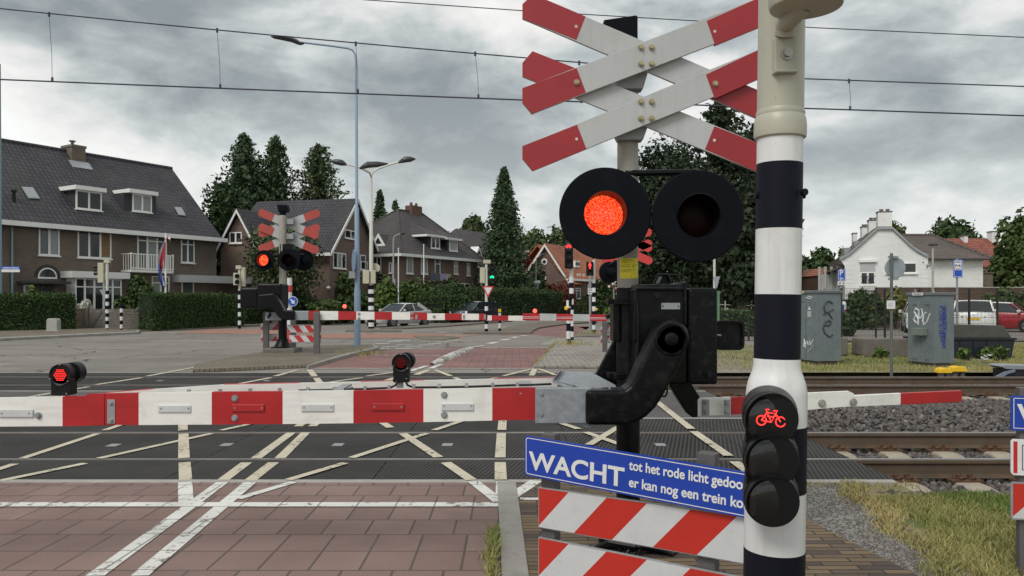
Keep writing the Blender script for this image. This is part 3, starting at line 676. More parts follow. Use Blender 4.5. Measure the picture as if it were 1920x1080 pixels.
# ---- painted markings, each laid as a thin sheet of paint
def paint(name, mat, segs, z=.006):
    mb = MB()
    for (x1, y1, x2, y2, w) in segs:
        a, b = G(x1, y1), G(x2, y2); d = (b-a); d.z = 0; d.normalize(); s = Vector((-d.y, d.x, 0))*(w/2); o = Vector((0, 0, z))
        q = [a-s+o, b-s+o, b+s+o, a+s+o]; mb.quad(*q)
        z += .00035
    return struct(name, mb, mat)
paint('white_markings_near', 'paint_white', [(-300, 947, 940, 947, .13), (178, 1081, 417, 905, .105), (261, 1081, 469, 905, .105), (349, 944, 347, 905, .11), (446, 936, 550, 905, .08),
    (888, 904, 938, 943, .10), (941, 944, 941, 904, .10), (946, 941, 1005, 903, .11), (975, 937, 1060, 937, .07)], .005)
paint('cream_markings_near_track', 'paint_cream', [(418, 901, 462, 868, .105), (480, 860, 546, 812, .105), (559, 800, 590, 778, .105), (470, 901, 513, 868, .105), (525, 860, 573, 812, .105), (586, 800, 612, 778, .105),
    (348, 901, 346, 868, .105), (345, 860, 344, 814, .105), (343, 808, 343, 780, .105), (41, 861, 183, 814, .085), (-30, 890, 28, 871, .085), (0, 903, 160, 870, .085), (196, 808, 245, 791, .085),
    (185, 861, 397, 814, .085), (415, 808, 500, 789, .085), (693, 778, 732, 803, .10), (755, 814, 822, 859, .10), (836, 869, 884, 902, .10), (659, 860, 800, 814, .085), (814, 808, 885, 784, .085),
    (540, 902, 647, 870, .085), (943, 783, 941, 808, .105), (940, 814, 938, 860, .105), (938, 869, 939, 902, .105), (1028, 787, 1085, 806, .09), (1098, 812, 1165, 836, .09), (1160, 802, 1104, 836, .09),
    (1232, 755, 1296, 806, .10), (1301, 811, 1366, 857, .10), (1377, 868, 1420, 900, .10)], .005)
paint('cream_markings_far_track', 'paint_cream', [(40, 747, 166, 725.5, .11), (180, 721.5, 266, 708.5, .11), (276, 705.5, 380, 686, .11), (440, 721.5, 508, 708.5, .11), (516, 705.5, 560, 693.5, .11), (580, 693.5, 590, 706, .13), (593, 709, 603, 722, .13),
    (590, 721, 680, 708.5, .10), (688, 705.5, 750, 697, .10), (805, 693.5, 780, 703, .14), (765, 708.5, 720, 722, .14), (770, 698.5, 755, 703, .14), (745, 708, 700, 722, .14), (815, 694, 845, 705.5, .11), (852, 708.5, 885, 722, .11), (893, 722, 930, 709, .10), (944, 705.5, 995, 693, .10), (1003, 692, 997, 705, .12), (995, 709, 985, 722, .12), (1009, 692, 1042, 704, .10), (1050, 708.5, 1085, 721, .10)], .005)
paint('white_markings_far', 'paint_white', [(580, 691.3, 1000, 691.3, .11), (1008, 689.2, 1100, 689.2, .11), (695, 666.3, 826, 666.8, .14), (902, 652, 1026, 652, .16), (800, 686.5, 770, 696.5, .14), (828, 683.5, 806, 692, .14), (888, 651, 907, 648.5, .14)], .0095)
dash = [(580, 440, 650, 440), (700, 438, 820, 438), (600, 427, 715, 427), (700, 412, 820, 412), (760, 427, 890, 427), (860, 412, 970, 412), (930, 402, 1030, 402), (990, 390, 1090, 390), (1060, 378, 1150, 378), (550, 402, 655, 402), (640, 390, 740, 390), (690, 381, 800, 381),
    (1370, 403, 1425, 391), (1460, 379, 1510, 370), (1535, 360, 1580, 353), (1610, 348, 1640, 344), (1740, 407, 1822, 405), (1775, 394, 1850, 392), (1815, 381, 1890, 379), (1850, 372, 1925, 370), (1190, 343, 1290, 341), (1060, 343, 1165, 342), (1000, 324, 1070, 321), (1110, 306, 1180, 305)]
sg = [(a/3.84+560, b/3.84+540, c/3.84+560, d/3.84+540, .26) for a, b, c, d in dash]
dash2 = [(510, 252, 710, 235), (865, 218, 1030, 208), (1220, 188, 1365, 178), (1080, 163, 1205, 155), (1325, 147, 1435, 140), (-60, 300, 60, 285), (-60, 268, 95, 262)]
sg2 = [(a/3.43, b/3.43+600, c/3.43, d/3.43+600, .12) for a, b, c, d in dash2]
paint('worn_dashes', 'paint_worn', sg2, .001)
paint('white_dashes', 'paint_white', sg, .0095)
paint('edge_line', 'paint_worn', [(100, 644, 250, 637, .14), (250, 637, 395, 628.3, .14), (165, 654, 230, 654.6, .12), (395, 628.3, 560, 622.5, .14), (640, 612, 760, 606, .2), (770, 605.5, 840, 603, .2)], .003)
# whitewashed raised lane divider past the far track
h = MB(); a, b = G(810, 684), G(888, 652)
d = (b-a).normalized(); s = Vector((-d.y, d.x, 0)); L = (b-a).length; k = 26
for i in range(k+1):
    f = i/k; e = math.sin(math.pi*min(1, max(.02, f)))**.35; c = a+d*(L*f)
    for j in range(9):
        an = math.pi*j/8; jit = 1+random.uniform(-.06, .06)
        h.v.append(c+s*(math.cos(an)*.17*e*jit)+Vector((0, 0, max(0, math.sin(an))*.11*e*jit)))
for i in range(k):
    for j in range(8): h.f.append([i*9+j, i*9+j+1, (i+1)*9+j+1, (i+1)*9+j]); h.mi.append(0)
tag(h.build('lane_divider', 'paint_divider' if 'paint_divider' in MATS else 'paint_white', smooth=True), 'low white painted lane divider hump on the far red paving', 'lane divider')

# ---- rails and sleepers
def rail(y, label, x0=-32, x1=32):
    prof = [(-.075, -.172), (.075, -.172), (.075, -.160), (.012, -.142), (.012, -.050), (.036, -.036), (.036, -.006), (.028, 0.002), (-.028, 0.002), (-.036, -.006), (-.036, -.036), (-.012, -.050), (-.012, -.142), (-.075, -.160)]
    t = thing('rail', (0, y, 0), label, 'rail', 'running rails across the road')
    mb = MB(); mb.prism([(x0, y+u, v) for u, v in prof], (x1-x0, 0, 0)); mb.build('rail_body', 'rail_steel', t, bevel=.004)
    mb = MB(); mb.box(x0, x1, y-.027, y+.027, .0015, .0045); mb.build('running_surface', 'rail_top', t)
rail(RN[0], 'rusty brown rail nearest the camera, shiny on top, first of four')
rail(RN[1], 'second rail from the camera, far rail of the nearer track')
rail(RF[0], 'third rail from the camera, near rail of the track by the grass verge')
rail(RF[1], 'fourth and farthest rail, right along the grass verge')
def sleeper_proto(yc, ys, label, group):
    t = thing('sleeper', (0, yc, 0), label, 'sleeper', group); mb = MB()
    prof = [(-1.28, -.36), (1.28, -.36), (1.28, -.205), (1.05, -.186), (.45, -.186), (.30, -.215), (-.30, -.215), (-.45, -.186), (-1.05, -.186), (-1.28, -.205)]
    mb.prism([(-.13, yc+u, v) for u, v in prof], (.26, 0, 0)); mb.build('sleeper_block', 'sleeper_concrete', t, bevel=.025)
    for y in ys:
        mb = MB(); mb.box(-.15, .15, y-.17, y+.17, -.192, -.168)
        for sx in (-1, 1):
            for sy in (-1, 1):
                c = Vector((sx*.055, y+sy*.115, -.15))
                mb.tube([c+Vector((-.04, 0, -.01)), c+Vector((-.03, sy*-.045, .012)), c+Vector((.03, sy*-.045, .014)), c+Vector((.045, 0, 0)), c+Vector((.02, sy*.04, .012)), c+Vector((-.02, sy*.045, 0))], .011, 6)
                mb.cyl(c+Vector((0, 0, -.03)), c+Vector((0, 0, .035)), .017, n=6)
        mb.build('rail_clip', 'rust', t, smooth=True)
    return t
def sleepers(yc, ys, xs, label, group):
    p = sleeper_proto(yc, ys, label, group); p.location.x = xs[0]
    for x in xs[1:]:
        c = copy_tree(p); c.location.x = x
sleepers(8.17, RN, [3.72+.6*i for i in range(9)], 'weathered concrete sleeper of the nearer track, lying bare in the ballast right of the crossing', 'concrete sleepers of the nearer track')
sleepers(14.73, RF, [3.9+.6*i for i in range(14)], 'weathered concrete sleeper of the farther track, seen beneath its rusty rails', 'concrete sleepers of the farther track')
# loose ballast stones
def ballast():
    g = np.random.default_rng(4)
    bm = bmesh.new(); bmesh.ops.create_icosphere(bm, subdivisions=1, radius=1); base = np.array([v.co[:] for v in bm.verts]); tri = np.array([[v.index for v in f.verts] for f in bm.faces], np.int32); bm.free()
    P_ = []
    def scat(n, x0, x1, y0, y1, zf):
        p = np.stack([g.uniform(x0, x1, n), g.uniform(y0, y1, n), np.zeros(n)], 1); p[:, 2] = zf(p); P_.append(p)
    z0 = lambda p: -.245+.05*g.random(len(p))
    scat(8200, XE+.05, 10.5, 9.05, 13.9, lambda p: -.235+.085*np.exp(-((p[:, 1]-11.4)/1.3)**2)+.03*g.random(len(p)))
    scat(2600, XE+.05, 9, 7.5, 8.85, lambda p: -.25+.03*g.random(len(p))); scat(1900, XE+.02, 8.5, 6.55, 7.4, lambda p: -.24+.04*g.random(len(p)))
    scat(900, 2.9, 7.5, 6.2, 6.65, lambda p: -.18+.13*(6.65-p[:, 1])/.45+.02*g.random(len(p))); scat(2200, XE+.05, 13, 14, 16.8, lambda p: -.25+.05*g.random(len(p)))
    p = np.concatenate(P_)
    for ys, xs0 in ((8.17, 3.72), (14.73, 3.9)):                          # keep the sleepers' tops clear
        near = (np.abs(p[:, 1]-ys) < 1.3) & (np.abs((p[:, 0]-xs0+.3) % .6-.3) < .16); p[near, 2] -= .07
    n = len(p)
    s = g.uniform(.018, .038, n)[:, None]*np.stack([g.uniform(.8, 1.35, n), g.uniform(.8, 1.35, n), g.uniform(.5, .95, n)], 1)
    A = g.normal(size=(n, 3, 3)); Q, _ = np.linalg.qr(A)
    vv = base[None]*(1+.22*g.normal(size=(n, len(base), 1))); vv = np.einsum('nij,nkj->nki', Q, vv*s[:, None, :])+p[:, None, :]
    me = bpy.data.meshes.new('ballast'); nv = n*len(base); nf = n*len(tri)
    me.vertices.add(nv); me.vertices.foreach_set('co', vv.reshape(-1).astype(np.float32)); me.loops.add(nf*3)
    me.loops.foreach_set('vertex_index', (tri[None]+(np.arange(n, dtype=np.int32)*len(base))[:, None, None]).reshape(-1).astype(np.int32))
    me.polygons.add(nf); me.polygons.foreach_set('loop_start', np.arange(nf, dtype=np.int32)*3); me.update(calc_edges=True)
    at = me.attributes.new('tone', 'FLOAT', 'FACE'); at.data.foreach_set('value', np.repeat(np.clip(g.beta(1.6, 2.2, n), 0, 1), len(tri)).astype(np.float32))
    me.materials.append(MATS['ballast_stone']); o = bpy.data.objects.new('ballast', me); COL.objects.link(o); tag(o, kind='stuff')
ballast()
sheet('ballast_bed', [(XE+.01, 6.76), (60, 6.76), (60, 16.58), (XE+.01, 16.58)], -.236, 'ballast_bed')
# small metal reflector plates set in the panels
proto = None
for px, py in ((213, 835), (425, 834), (634, 834), (839, 834), (1238, 834), (1120, 820), (300, 714), (500, 714)):
    q = G(px, py); mb = MB(); mb.box(q.x-.055, q.x+.055, q.y-.07, q.y+.07, .001, .004)
    o = mb.build('panel_plate', 'galv_dull'); o['kind'] = 'structure'

# ---- grass
def rect(x0, x1, y0, y1, z=-.02, hole=None):
    def f(g, n):
        p = np.stack([g.uniform(x0, x1, n), g.uniform(y0, y1, n), np.full(n, z)], 1)
        return p[~hole(p)] if hole is not None else p
    return f
grass('verge_grass', rect(3.2, 26, 16.75, 27, hole=lambda p: (RNG.random(len(p)) < .25*(1+np.sin(p[:, 0]*1.7)))), 60000, .02, .08, w=.014, seed=8, dry=lambda p: .5+.5*np.sin(p[:, 0]*.9+p[:, 1]*.8)*np.cos(p[:, 1]*1.3)+.30*((p[:, 1] < 18.6)))
def bank(g, n):
    y = 3.6+3.1*g.random(n)**1.0; x = np.where(y < 4.27, 2.5, 2.5+(y-4.27)*.19)+.02+g.random(n)**1.1*4.2
    edge = .05+.17*np.sin(y*5)*.4; keep = (x > 2.55+edge+(y-4.3)*.17); k2 = (y < 5.98+.22*np.sin(x*2.2)+.05*np.sin(x*9)) 
    p = np.stack([x, y, np.where(y > 6.15, -.03-(y-6.15)*.33, -.03)], 1); bare = np.sin(x*3.1+y*1.7)*np.sin(y*4.3-x*2.2) > .62; return p[keep & k2 & ~(bare & (g.random(n) < .8))]
grass('bank_grass', bank, 95000, .012, .06, w=.0036, seed=9, lean=1.1, dry=lambda p: np.clip(.85-1.0*np.clip((p[:, 0]-2.7)*.75+.35*np.sin(p[:, 0]*4+p[:, 1]*3), 0, 1)+.45*((p[:, 1]-4.9)**2 < .10)*(p[:, 0] < 3.6), 0, 1))
def gravel_stones(g, n):
    y = 3.9+2.6*g.random(n); lo = np.where(y < 5.4, 2.27-(y-4.2)*.175, 2.06-(y-5.4)*.29); hi = np.where(y < 5.4, 2.45+(y-4.27)*.15, 2.62+(y-5.4)*.17)
    return np.stack([lo-.04+(hi-lo+.14)*g.random(n), y, np.full(n, -.010)], 1)
def pebbles():
    g = np.random.default_rng(31); p = gravel_stones(g, 5200); n = len(p); base = np.array([(1, 0, 0), (-1, 0, 0), (0, 1, 0), (0, -1, 0), (0, 0, 1), (0, 0, -1)], float); tri = np.array([(0, 2, 4), (2, 1, 4), (1, 3, 4), (3, 0, 4), (2, 0, 5), (1, 2, 5), (3, 1, 5), (0, 3, 5)], np.int32)
    s = g.uniform(.003, .010, n)[:, None]*np.array([1.2, 1, .7]); Q, _ = np.linalg.qr(g.normal(size=(n, 3, 3))); V = np.einsum('nij,nkj->nki', Q, base[None]*s[:, None, :])+p[:, None, :]
    me = bpy.data.meshes.new('gravel_stones'); me.vertices.add(n*6); me.vertices.foreach_set('co', V.reshape(-1).astype(np.float32)); me.loops.add(n*24); me.loops.foreach_set('vertex_index', (tri[None]+(np.arange(n, dtype=np.int32)*6)[:, None, None]).reshape(-1).astype(np.int32)); me.polygons.add(n*8); me.polygons.foreach_set('loop_start', np.arange(n*8, dtype=np.int32)*3); me.update(calc_edges=True)
    at = me.attributes.new('tone', 'FLOAT', 'FACE'); at.data.foreach_set('value', np.repeat(.35+.65*g.random(n), 8).astype(np.float32)); me.materials.append(MATS['ballast_stone']); o = bpy.data.objects.new('gravel_stones', me); COL.objects.link(o); tag(o, kind='stuff')
pebbles()
def path_edge(g, n):
    y = 3.9+2.6*g.random(n); hi = np.where(y < 5.4, 2.45+(y-4.27)*.15, 2.62+(y-5.4)*.17); return np.stack([hi+.02+g.normal(size=n)*.06+.05*np.sin(y*7), y, np.full(n, -.02)], 1)
grass('path_edge_grass', path_edge, 3800, .015, .06, w=.004, seed=33, lean=1.3, mat='grass_dry')
grass('strip_edge_grass', lambda g, n: np.stack([1.5+1.9*g.random(n), 6.45-.16*g.random(n)**2, np.full(n, -.02)], 1), 420, .015, .05, w=.004, seed=10, lean=1.2, mat='grass_dry')
def kerbweeds(g, n):
    y = 4.25+g.normal(size=n)*.30+.35; x = -.09-.03*np.abs(g.normal(size=n)); p = np.stack([x, y, np.full(n, 0.0)], 1); return p[(y > 4.1) & (y < 5.1)]
grass('kerb_weeds', kerbweeds, 650, .03, .085, w=.0035, seed=12, lean=1.3)
grass('kerb_weeds_far', lambda g, n: np.stack([1.45-.045*np.abs(g.normal(size=n))-(26-(t := 18+9*g.random(n)))*.105, t, np.full(n, .0)], 1), 900, .03, .10, w=.008, seed=13, mat='grass_dry', lean=1.2)
grass('island_weeds', lambda g, n: np.concatenate([np.array(G(675, 666))+np.stack([g.normal(size=n)*.5, g.normal(size=n)*.5, np.zeros(n)], 1), np.array(G(1072, 646, .05))+np.stack([g.normal(size=n)*.4, g.normal(size=n)*.5, np.zeros(n)], 1), np.array(G(1116, 626, .1))+np.stack([g.normal(size=n)*.6, g.normal(size=n)*.6, np.zeros(n)], 1)]), 160, .05, .22, w=.01, seed=14, mat='grass_dry', lean=1.2)
# ================================================================= FOREGROUND
def disc(mb, c, r, n=40, ny=-1):
    c = Vector(c); o = len(mb.v)
    mb.v += [c+Vector((math.cos(2*math.pi*i/n)*r, 0, math.sin(2*math.pi*i/n)*r)) for i in range(n)]; mb.f.append(list(range(o, o+n))); mb.mi.append(mb.cur)
def bolt(mb, p, r=.012, h=.012, ax=(0, -1, 0), n=6):
    p = Vector(p); a = Vector(ax); mb.cyl(p, p+a*h*.35, r*1.45, n=12); mb.cyl(p+a*h*.35, p+a*h, r, n=n)
# ---- black and white striped post with the small bicycle light
def signal_post():
    Y = 1.95; k = Y/F
    def ctr(py):  # post axis, very slightly out of plumb
        return Vector((((1466-(py/1080)*15)-HX)*k, Y, zat(py, Y)))
    t = thing('traffic_light_post', (ctr(1080).x, Y, 0), 'tall black and white banded post close to the camera, carrying the small red bicycle light', 'traffic light post')
    def seg(py0, py1, r0, r1): return [ctr(py0), ctr(py1)], [r0*k, r1*k]
    mb = MB()
    mb.m(0).tube(*seg(-420, 214, 42, 42), n=40)
    prof = [(208, 42.5), (214, 44.5), (219, 43.5), (224, 46), (236, 47.3), (252, 47.5), (259, 46.5), (262, 42)]
    mb.tube([ctr(a) for a, _ in prof], [r*k for _, r in prof], 40)
    mb.build('pole_top', ['cream_pole'], t, smooth=True)
    mb = MB(); bands = [(262, 308, 1), (308, 430, 0), (430, 552, 1), (552, 672, 0)]
    for a, b, w in bands:
        mb.m(w).tube([ctr(a), ctr(b)], [(41.5 if w else 41.8)*k]*2, 48, caps=False)
    sh = [(672, 42), (684, 42.5), (694, 44), (706, 48), (716, 51.5), (728, 54), (740, 55), (796, 55)]
    mb.m(1).tube([ctr(a) for a, _ in sh], [r*k for _, r in sh], 48, caps=False)
    for a, b, w in ((796, 918, 0), (918, 1028, 1), (1028, 1160, 0), (1160, 1280, 1), (1280, 1400, 0), (1400, 1690, 1)):
        mb.m(w).tube([ctr(a), ctr(b)], [(54.8 if w else 55.2)*k]*2, 48, caps=(b == 1690))
    mb.build('banded_pole', ['band_black', 'pole_white'], t, smooth=True)
    mb = MB(); c = ctr(366)
    for s in (-1, 1): mb.cyl(c+Vector((s*41*k, -.004, 0)), c+Vector((s*47*k, -.004, 0)), .0095, n=8)
    mb.cyl(c+Vector((30*k, -36*k, 0)), c+Vector((33*k, -44*k, 0)), .009, n=8)
    mb.build('bolt', 'black_paint', t, smooth=True, split=True)
    # bracket and lantern above
    mb = MB(); c = ctr(90); yf = Y-43*k
    x0, x1 = xat(1452, 1.89), xat(1493, 1.89)
    mb.box(x0, x1, yf-.006, yf+.03, zat(136, 1.89), zat(70, 1.89))
    mb.box(x0-.001, x1+.001, yf-.014, yf+.02, zat(138, 1.89), zat(133, 1.89))
    mb.build('bracket', 'cream_pole', t, bevel=.003)
    mb = MB(); q = Vector((xat(1477, 1.88), yf-.006, zat(99, 1.88)))
    mb.cyl(q, q+Vector((0, -.004, 0)), .0155, n=20); mb.cyl(q+Vector((0, -.004, 0)), q+Vector((0, -.012, 0)), .010, n=12); mb.build('bracket_bolt', 'steel_bolt', t, smooth=True)
    mb = MB(); mb.tube([Vector((xat(1474, 1.88), yf+.0, zat(62, 1.88))), Vector((xat(1476, 1.87), yf-.015, zat(42, 1.87))), Vector((xat(1492, 1.8), yf-.07, zat(20, 1.8))), Vector((xat(1508, 1.78), yf-.09, zat(0, 1.78)))], [.024, .025, .027, .03], 18)
    mb.build('bracket_arm', 'cream_pole', t, smooth=True)
    mb = MB(); hc = Vector((xat(1511, 1.77), 1.77, zat(14, 1.77)))
    mb.lathe(hc, (0, 0, 1), [(0, .070), (0, .0795), (.006, .082), (.03, .083), (.07, .085), (.16, .086), (.20, .078), (.23, .05), (.24, .0)], 48)
    hd = mb.build('lantern', 'cream_pole', t, smooth=True)
    mb = MB(); mb.lathe(hc+Vector((0, 0, .004)), (0, 0, -1), [(0, .066), (.003, .064), (.004, .0)], 40); mb.build('lantern_rim', 'cream_box', hd, smooth=True)
    # three-lens bicycle signal
    Yf = 1.80; kk = Yf/F; r = 50*kk
    cs = [Vector((xat(px, Yf), Yf, zat(py, Yf))) for px, py in ((1444, 785), (1445, 862), (1446, 939))]
    mb = MB()
    for i, c in enumerate(cs):
        b = c+Vector((.036, .115, .004))
        mb.lathe(c, (b-c), [(0, r*.90), (.0, r), (.006, r*1.015), (.03, r*1.02), (.09, r*1.05), (.13, r*1.02)], 44)
    mb.m(0).prism([cs[0]+Vector((-r*.80, .025, 0)), cs[2]+Vector((-r*.80, .025, 0)), cs[2]+Vector((r*.99, .025, 0)), cs[0]+Vector((r*.99, .025, 0))], (.031, .09, 0))
    hs = mb.build('bicycle_light', 'black_plastic', t, smooth=True, auto=50)
    for i, c in enumerate(cs):                                  # short visors round each lens
        mb = MB(); n = 30; rr = r*.99; o = len(mb.v)
        for j in range(n+1):
            a = R(-25)+R(230)*j/n; dz = Vector((math.cos(a), 0, math.sin(a))); dep = .016*math.sin(math.pi*j/n)**.5
            for rad, dy in ((rr, .004), (rr, -dep), (rr*.965, -dep), (rr*.965, .004)): mb.v.append(c+dz*rad+Vector((0, dy, 0)))
        for j in range(n):
            for m_ in range(3): mb.f.append([o+j*4+m_, o+j*4+m_+1, o+(j+1)*4+m_+1, o+(j+1)*4+m_]); mb.mi.append(0)
        mb.build('visor', 'black_plastic', hs, smooth=True)
        mb = MB(); mb.lathe(c+Vector((0, .006, 0)), (0, -1, 0), [(0, r*.90), (.004, r*.84), (.009, r*.6), (.011, r*.3), (.0115, 0)], 40); mb.build('lens', 'lens_dark', hs, smooth=True)
    c = cs[0]; q = lambda px, py: Vector((xat(px, Yf), Yf-.0085, zat(py, Yf)))
    mb = MB(); th = 1.15*kk
    def ring(px, py, rad, n=22): mb.tube([q(px+math.cos(2*math.pi*i/n)*rad, py+math.sin(2*math.pi*i/n)*rad) for i in range(n+1)], th, 6)
    ring(1425.5, 787, 8.8); ring(1461.2, 790, 9)
    for pts in (((1425.5, 787), (1436, 772), (1452, 775), (1444, 790.5), (1436, 772)), ((1444, 790.5), (1425.5, 787)), ((1452, 775), (1461, 790)), ((1436, 772), (1433.5, 766.5), (1440, 767)), ((1452, 775), (1455, 769), (1448, 769.5)), ((1436, 779), (1446, 781), (1453, 778))):
        mb.tube([q(*p) for p in pts], th, 6)
    mb.build('bicycle_symbol', 'red_led', hs)
    return t
signal_post()

# ---- near crossing signal: mast, crosses, round target boards
YP = 4.85
def cross_plank(t, pts, bl, br, Y, name='cross_plank', cy=None, reflect=None):
    """pts: left-end polygon (top, mid, low) in the crop's pixels; the right end is its point reflection"""
    W_ = lambda p: P(p[0]/3.177+960, p[1]/3.177, Y)
    cx, cyy = 800, cy
    poly = [p for p in pts]+[(2*cx-p[0], 2*cyy-p[1]) for p in pts]
    me = MB(); me.m(0).prism([W_(p) for p in poly], (0, .022, 0))
    # red end faces, 1.5 mm proud of the board
    def half(side):
        a = np.array([poly[0], poly[1], poly[2]]) if side < 0 else np.array([poly[3], poly[4], poly[5]])
        e1, e2 = bl if side < 0 else br
        return [W_(tuple(x)) for x in a]+[W_(e1), W_(e2)]
    ob = me.build(name, 'cross_white', t, bevel=.002)
    for side in (-1, 1):
        mb = MB(); mb.prism([p+Vector((0, -.0015, 0)) for p in half(side)], (0, .0255, 0)); mb.build('red_end', 'cross_red', ob)
    return ob
def crossing_signal():
    X = xat(1177, YP)
    t = thing('level_crossing_signal', (X, YP, 0), 'near grey mast with two stacked red and white crosses and a lit red light', 'crossing signal')
    mb = MB(); mb.cyl((X, YP, 1.45), (X, YP, 3.14), .066, n=32); mb.build('mast', 'grey_pole', t, smooth=True)
    mb = MB(); mb.cyl((X+.002, YP, -.05), (X+.002, YP, 1.615), .074, n=32); mb.cyl((X, YP, .0), (X, YP, .20), .095, n=24)
    mb.lathe((X, YP, -.04), (0, 0, 1), [(0, .21), (.03, .21), (.04, .20), (.075, .12), (.16, .10)], 24)
    for i in range(8):
        a = math.pi/4*i; mb.cyl((X+.165*math.cos(a), YP+.165*math.sin(a), -.01), (X+.165*math.cos(a), YP+.165*math.sin(a), .05), .018, n=6)
    mb.build('mast_foot', 'black_cast', t, smooth=True)
    # camera-like cap on top
    mb = MB(); Yc = 4.80
    poly = [P(1132, 37, Yc), P(1134, 45, Yc), P(1158, 60, Yc), P(1158, 92, Yc), P(1196, 92, Yc), P(1196, 30, Yc), P(1193, 28, Yc)]
    mb.prism(poly, (0, .20, 0)); mb.build('mast_cap', 'black_board', t, bevel=.012)
    # crosses
    s = 3.177
    crA = cross_plank(t, [(62, 525), (62, 610), (118, 678)], [(440, 550), (385, 405)], [(1160, 125), (1210, 270)], 4.66, cy=330)
    crB = cross_plank(t, [(62, 870), (62, 945), (122, 1018)], [(443, 887), (387, 743)], [(1155, 445), (1207, 587)], 4.66, cy=655)
    crC = cross_plank(t, [(125, -35), (62, 25), (62, 110)], [(383, 238), (438, 98)], [(1222, 442), (1166, 577)], 4.70, cy=338)
    crD = cross_plank(t, [(122, 305), (62, 375), (62, 455)], [(383, 583), (438, 430)], [(1205, 752), (1150, 890)], 4.70, cy=668)
    mb = MB()
    for cx, cy in ((768, 282), (832, 282), (768, 380), (832, 380), (768, 606), (832, 606), (768, 705), (832, 705), (385, 491), (1210, 499)):
        bolt(mb, P(cx/s+960, cy/s, 4.658), .0125, .018)
    mb.build('cross_bolt', 'brass_bolt', t, smooth=True, split=True)
    mb = MB()
    for cx, cy in ((382, 157), (1208, 187), (385, 828), (1206, 835)): mb.cyl(P(cx/s+960, cy/s, 4.6595 if cy != 835 else 4.6985), P(cx/s+960, cy/s, 4.656 if cy != 835 else 4.6955), .009, n=12)
    mb.build('cross_rivet', 'sign_white', t, split=True)
    for py0, py1 in ((134, 166), (236, 262)):
        mb = MB(); mb.prism([P(1150, py0+6, 4.74), P(1216, py0-2, 4.74), P(1206, py1, 4.74), P(1160, py1, 4.74)], (0, .10, 0)); mb.cyl((X, YP, zat(py1, YP)), (X, YP, zat(py0, YP)), .080, n=24); mb.build('cross_bracket', 'galv_dull', t, bevel=.004)
    # round boards with lamps
    Yb = 4.60
    def lamp(px, py, lit):
        c = P(px, py, Yb); r0 = 86.5*Yb/F; r1 = 40*Yb/F; mb = MB()
        mb.lathe(c, (0, 1, 0), [(0, r1), (0, r0-.006), (.006, r0), (.018, r0), (.022, r0-.004), (.022, r1+.012), (.05, r1+.014), (.16, r1+.012), (.20, r1*.55), (.21, 0)], 64, open_=True)
        o = mb.build('target_board', 'black_board', t, smooth=True)
        mb = MB(); mb.lathe(c, (0, 1, 0), [(0, r1), (.115, r1-.006)], 56, open_=True)
        n = 40; h0 = len(mb.v)
        for j in range(n+1):                                     # short hood round the upper half
            a = R(-5)+R(190)*j/n; d = Vector((math.cos(a), 0, math.sin(a))); dep = .045*math.sin(math.pi*min(1, max(0, j/n)))**.7
            mb.v += [c+d*r1, c+d*r1+Vector((0, -dep, 0)), c+d*(r1+.005)+Vector((0, -dep, 0)), c+d*(r1+.005)]
        for j in range(n):
            for k in range(3): mb.f.append([h0+j*4+k, h0+j*4+k+1, h0+(j+1)*4+k+1, h0+(j+1)*4+k]); mb.mi.append(0)
        mb.build('hood', 'black_plastic', o, smooth=True)
        mb = MB(); mb.lathe(c+Vector((0, .118, 0)), (0, -1, 0), [(0, r1-.002), (.012, r1*.86), (.024, r1*.5), (.028, 0)], 56)
        mb.build('lens', 'red_lens' if lit else 'lens_off_red', o, smooth=True)
        return o
    a = lamp(1135, 400, True); a['label'] = 'round board with the lit red lens'
    b = lamp(1309.5, 405, False); b['label'] = 'round board with the unlit dark lens'
    mb = MB(); mb.cyl(P(1172, 325, 4.80), P(1304, 323, 4.80), .021, n=14); mb.cyl(P(1142, 400, 4.80), P(1310, 402, 4.80), .02, n=12)
    mb.cyl(P(1304, 323, 4.80), P(1310, 402, 4.80), .016, n=10)
    mb.build('lamp_crossbar', 'black_cast', t, smooth=True)
    # yellow notice wrapped on the mast
    mb = MB(); n = 12; z0, z1 = zat(522.5, YP), zat(485, YP)
    for i in range(n+1):
        an = R(-90-55)+R(118)*i/n; x, y = X+.0672*math.cos(an), YP+.0672*math.sin(an); mb.v += [Vector((x, y, z0)), Vector((x, y, z1))]
    for i in range(n): mb.f.append([2*i, 2*i+2, 2*i+3, 2*i+1]); mb.mi.append(0)
    st = mb.build('notice', 'sticker_yellow', t, smooth=True)
    mb = MB()                                                     # its lines of print, too small to read
    def ink(u0, u1, v, hgt):
        k = max(2, int((u1-u0)*12)); o = len(mb.v)
        for i in range(k+1):
            u = u0+(u1-u0)*i/k; an = R(-90-55)+R(118)*u; x, y = X+.0676*math.cos(an), YP+.0676*math.sin(an)
            mb.v += [Vector((x, y, z1-(z1-z0)*(v+hgt))), Vector((x, y, z1-(z1-z0)*v))]
        for i in range(k): mb.f.append([o+2*i, o+2*i+2, o+2*i+3, o+2*i+1]); mb.mi.append(0)
    for u0, u1, v, hh in ((.07, .55, .05, .022), (.07, .68, .12, .026), (.07, .40, .185, .026), (.07, .30, .33, .024), (.36, .50, .32, .024), (.62, .93, .32, .012), (.07, .30, .41, .024), (.36, .50, .40, .03), (.62, .66, .36, .10), (.72, .90, .37, .012), (.07, .75, .56, .020), (.07, .56, .615, .02), (.07, .48, .67, .02), (.07, .2, .90, .016), (.28, .36, .90, .016), (.5, .58, .90, .016)):
        x = u0
        while x < u1:
            w = random.uniform(.03, .07); ink(x, min(u1, x+w), v, hh); x += w+.016
    mb.build('print', 'sticker_ink', st)
    return t
crossing_signal()

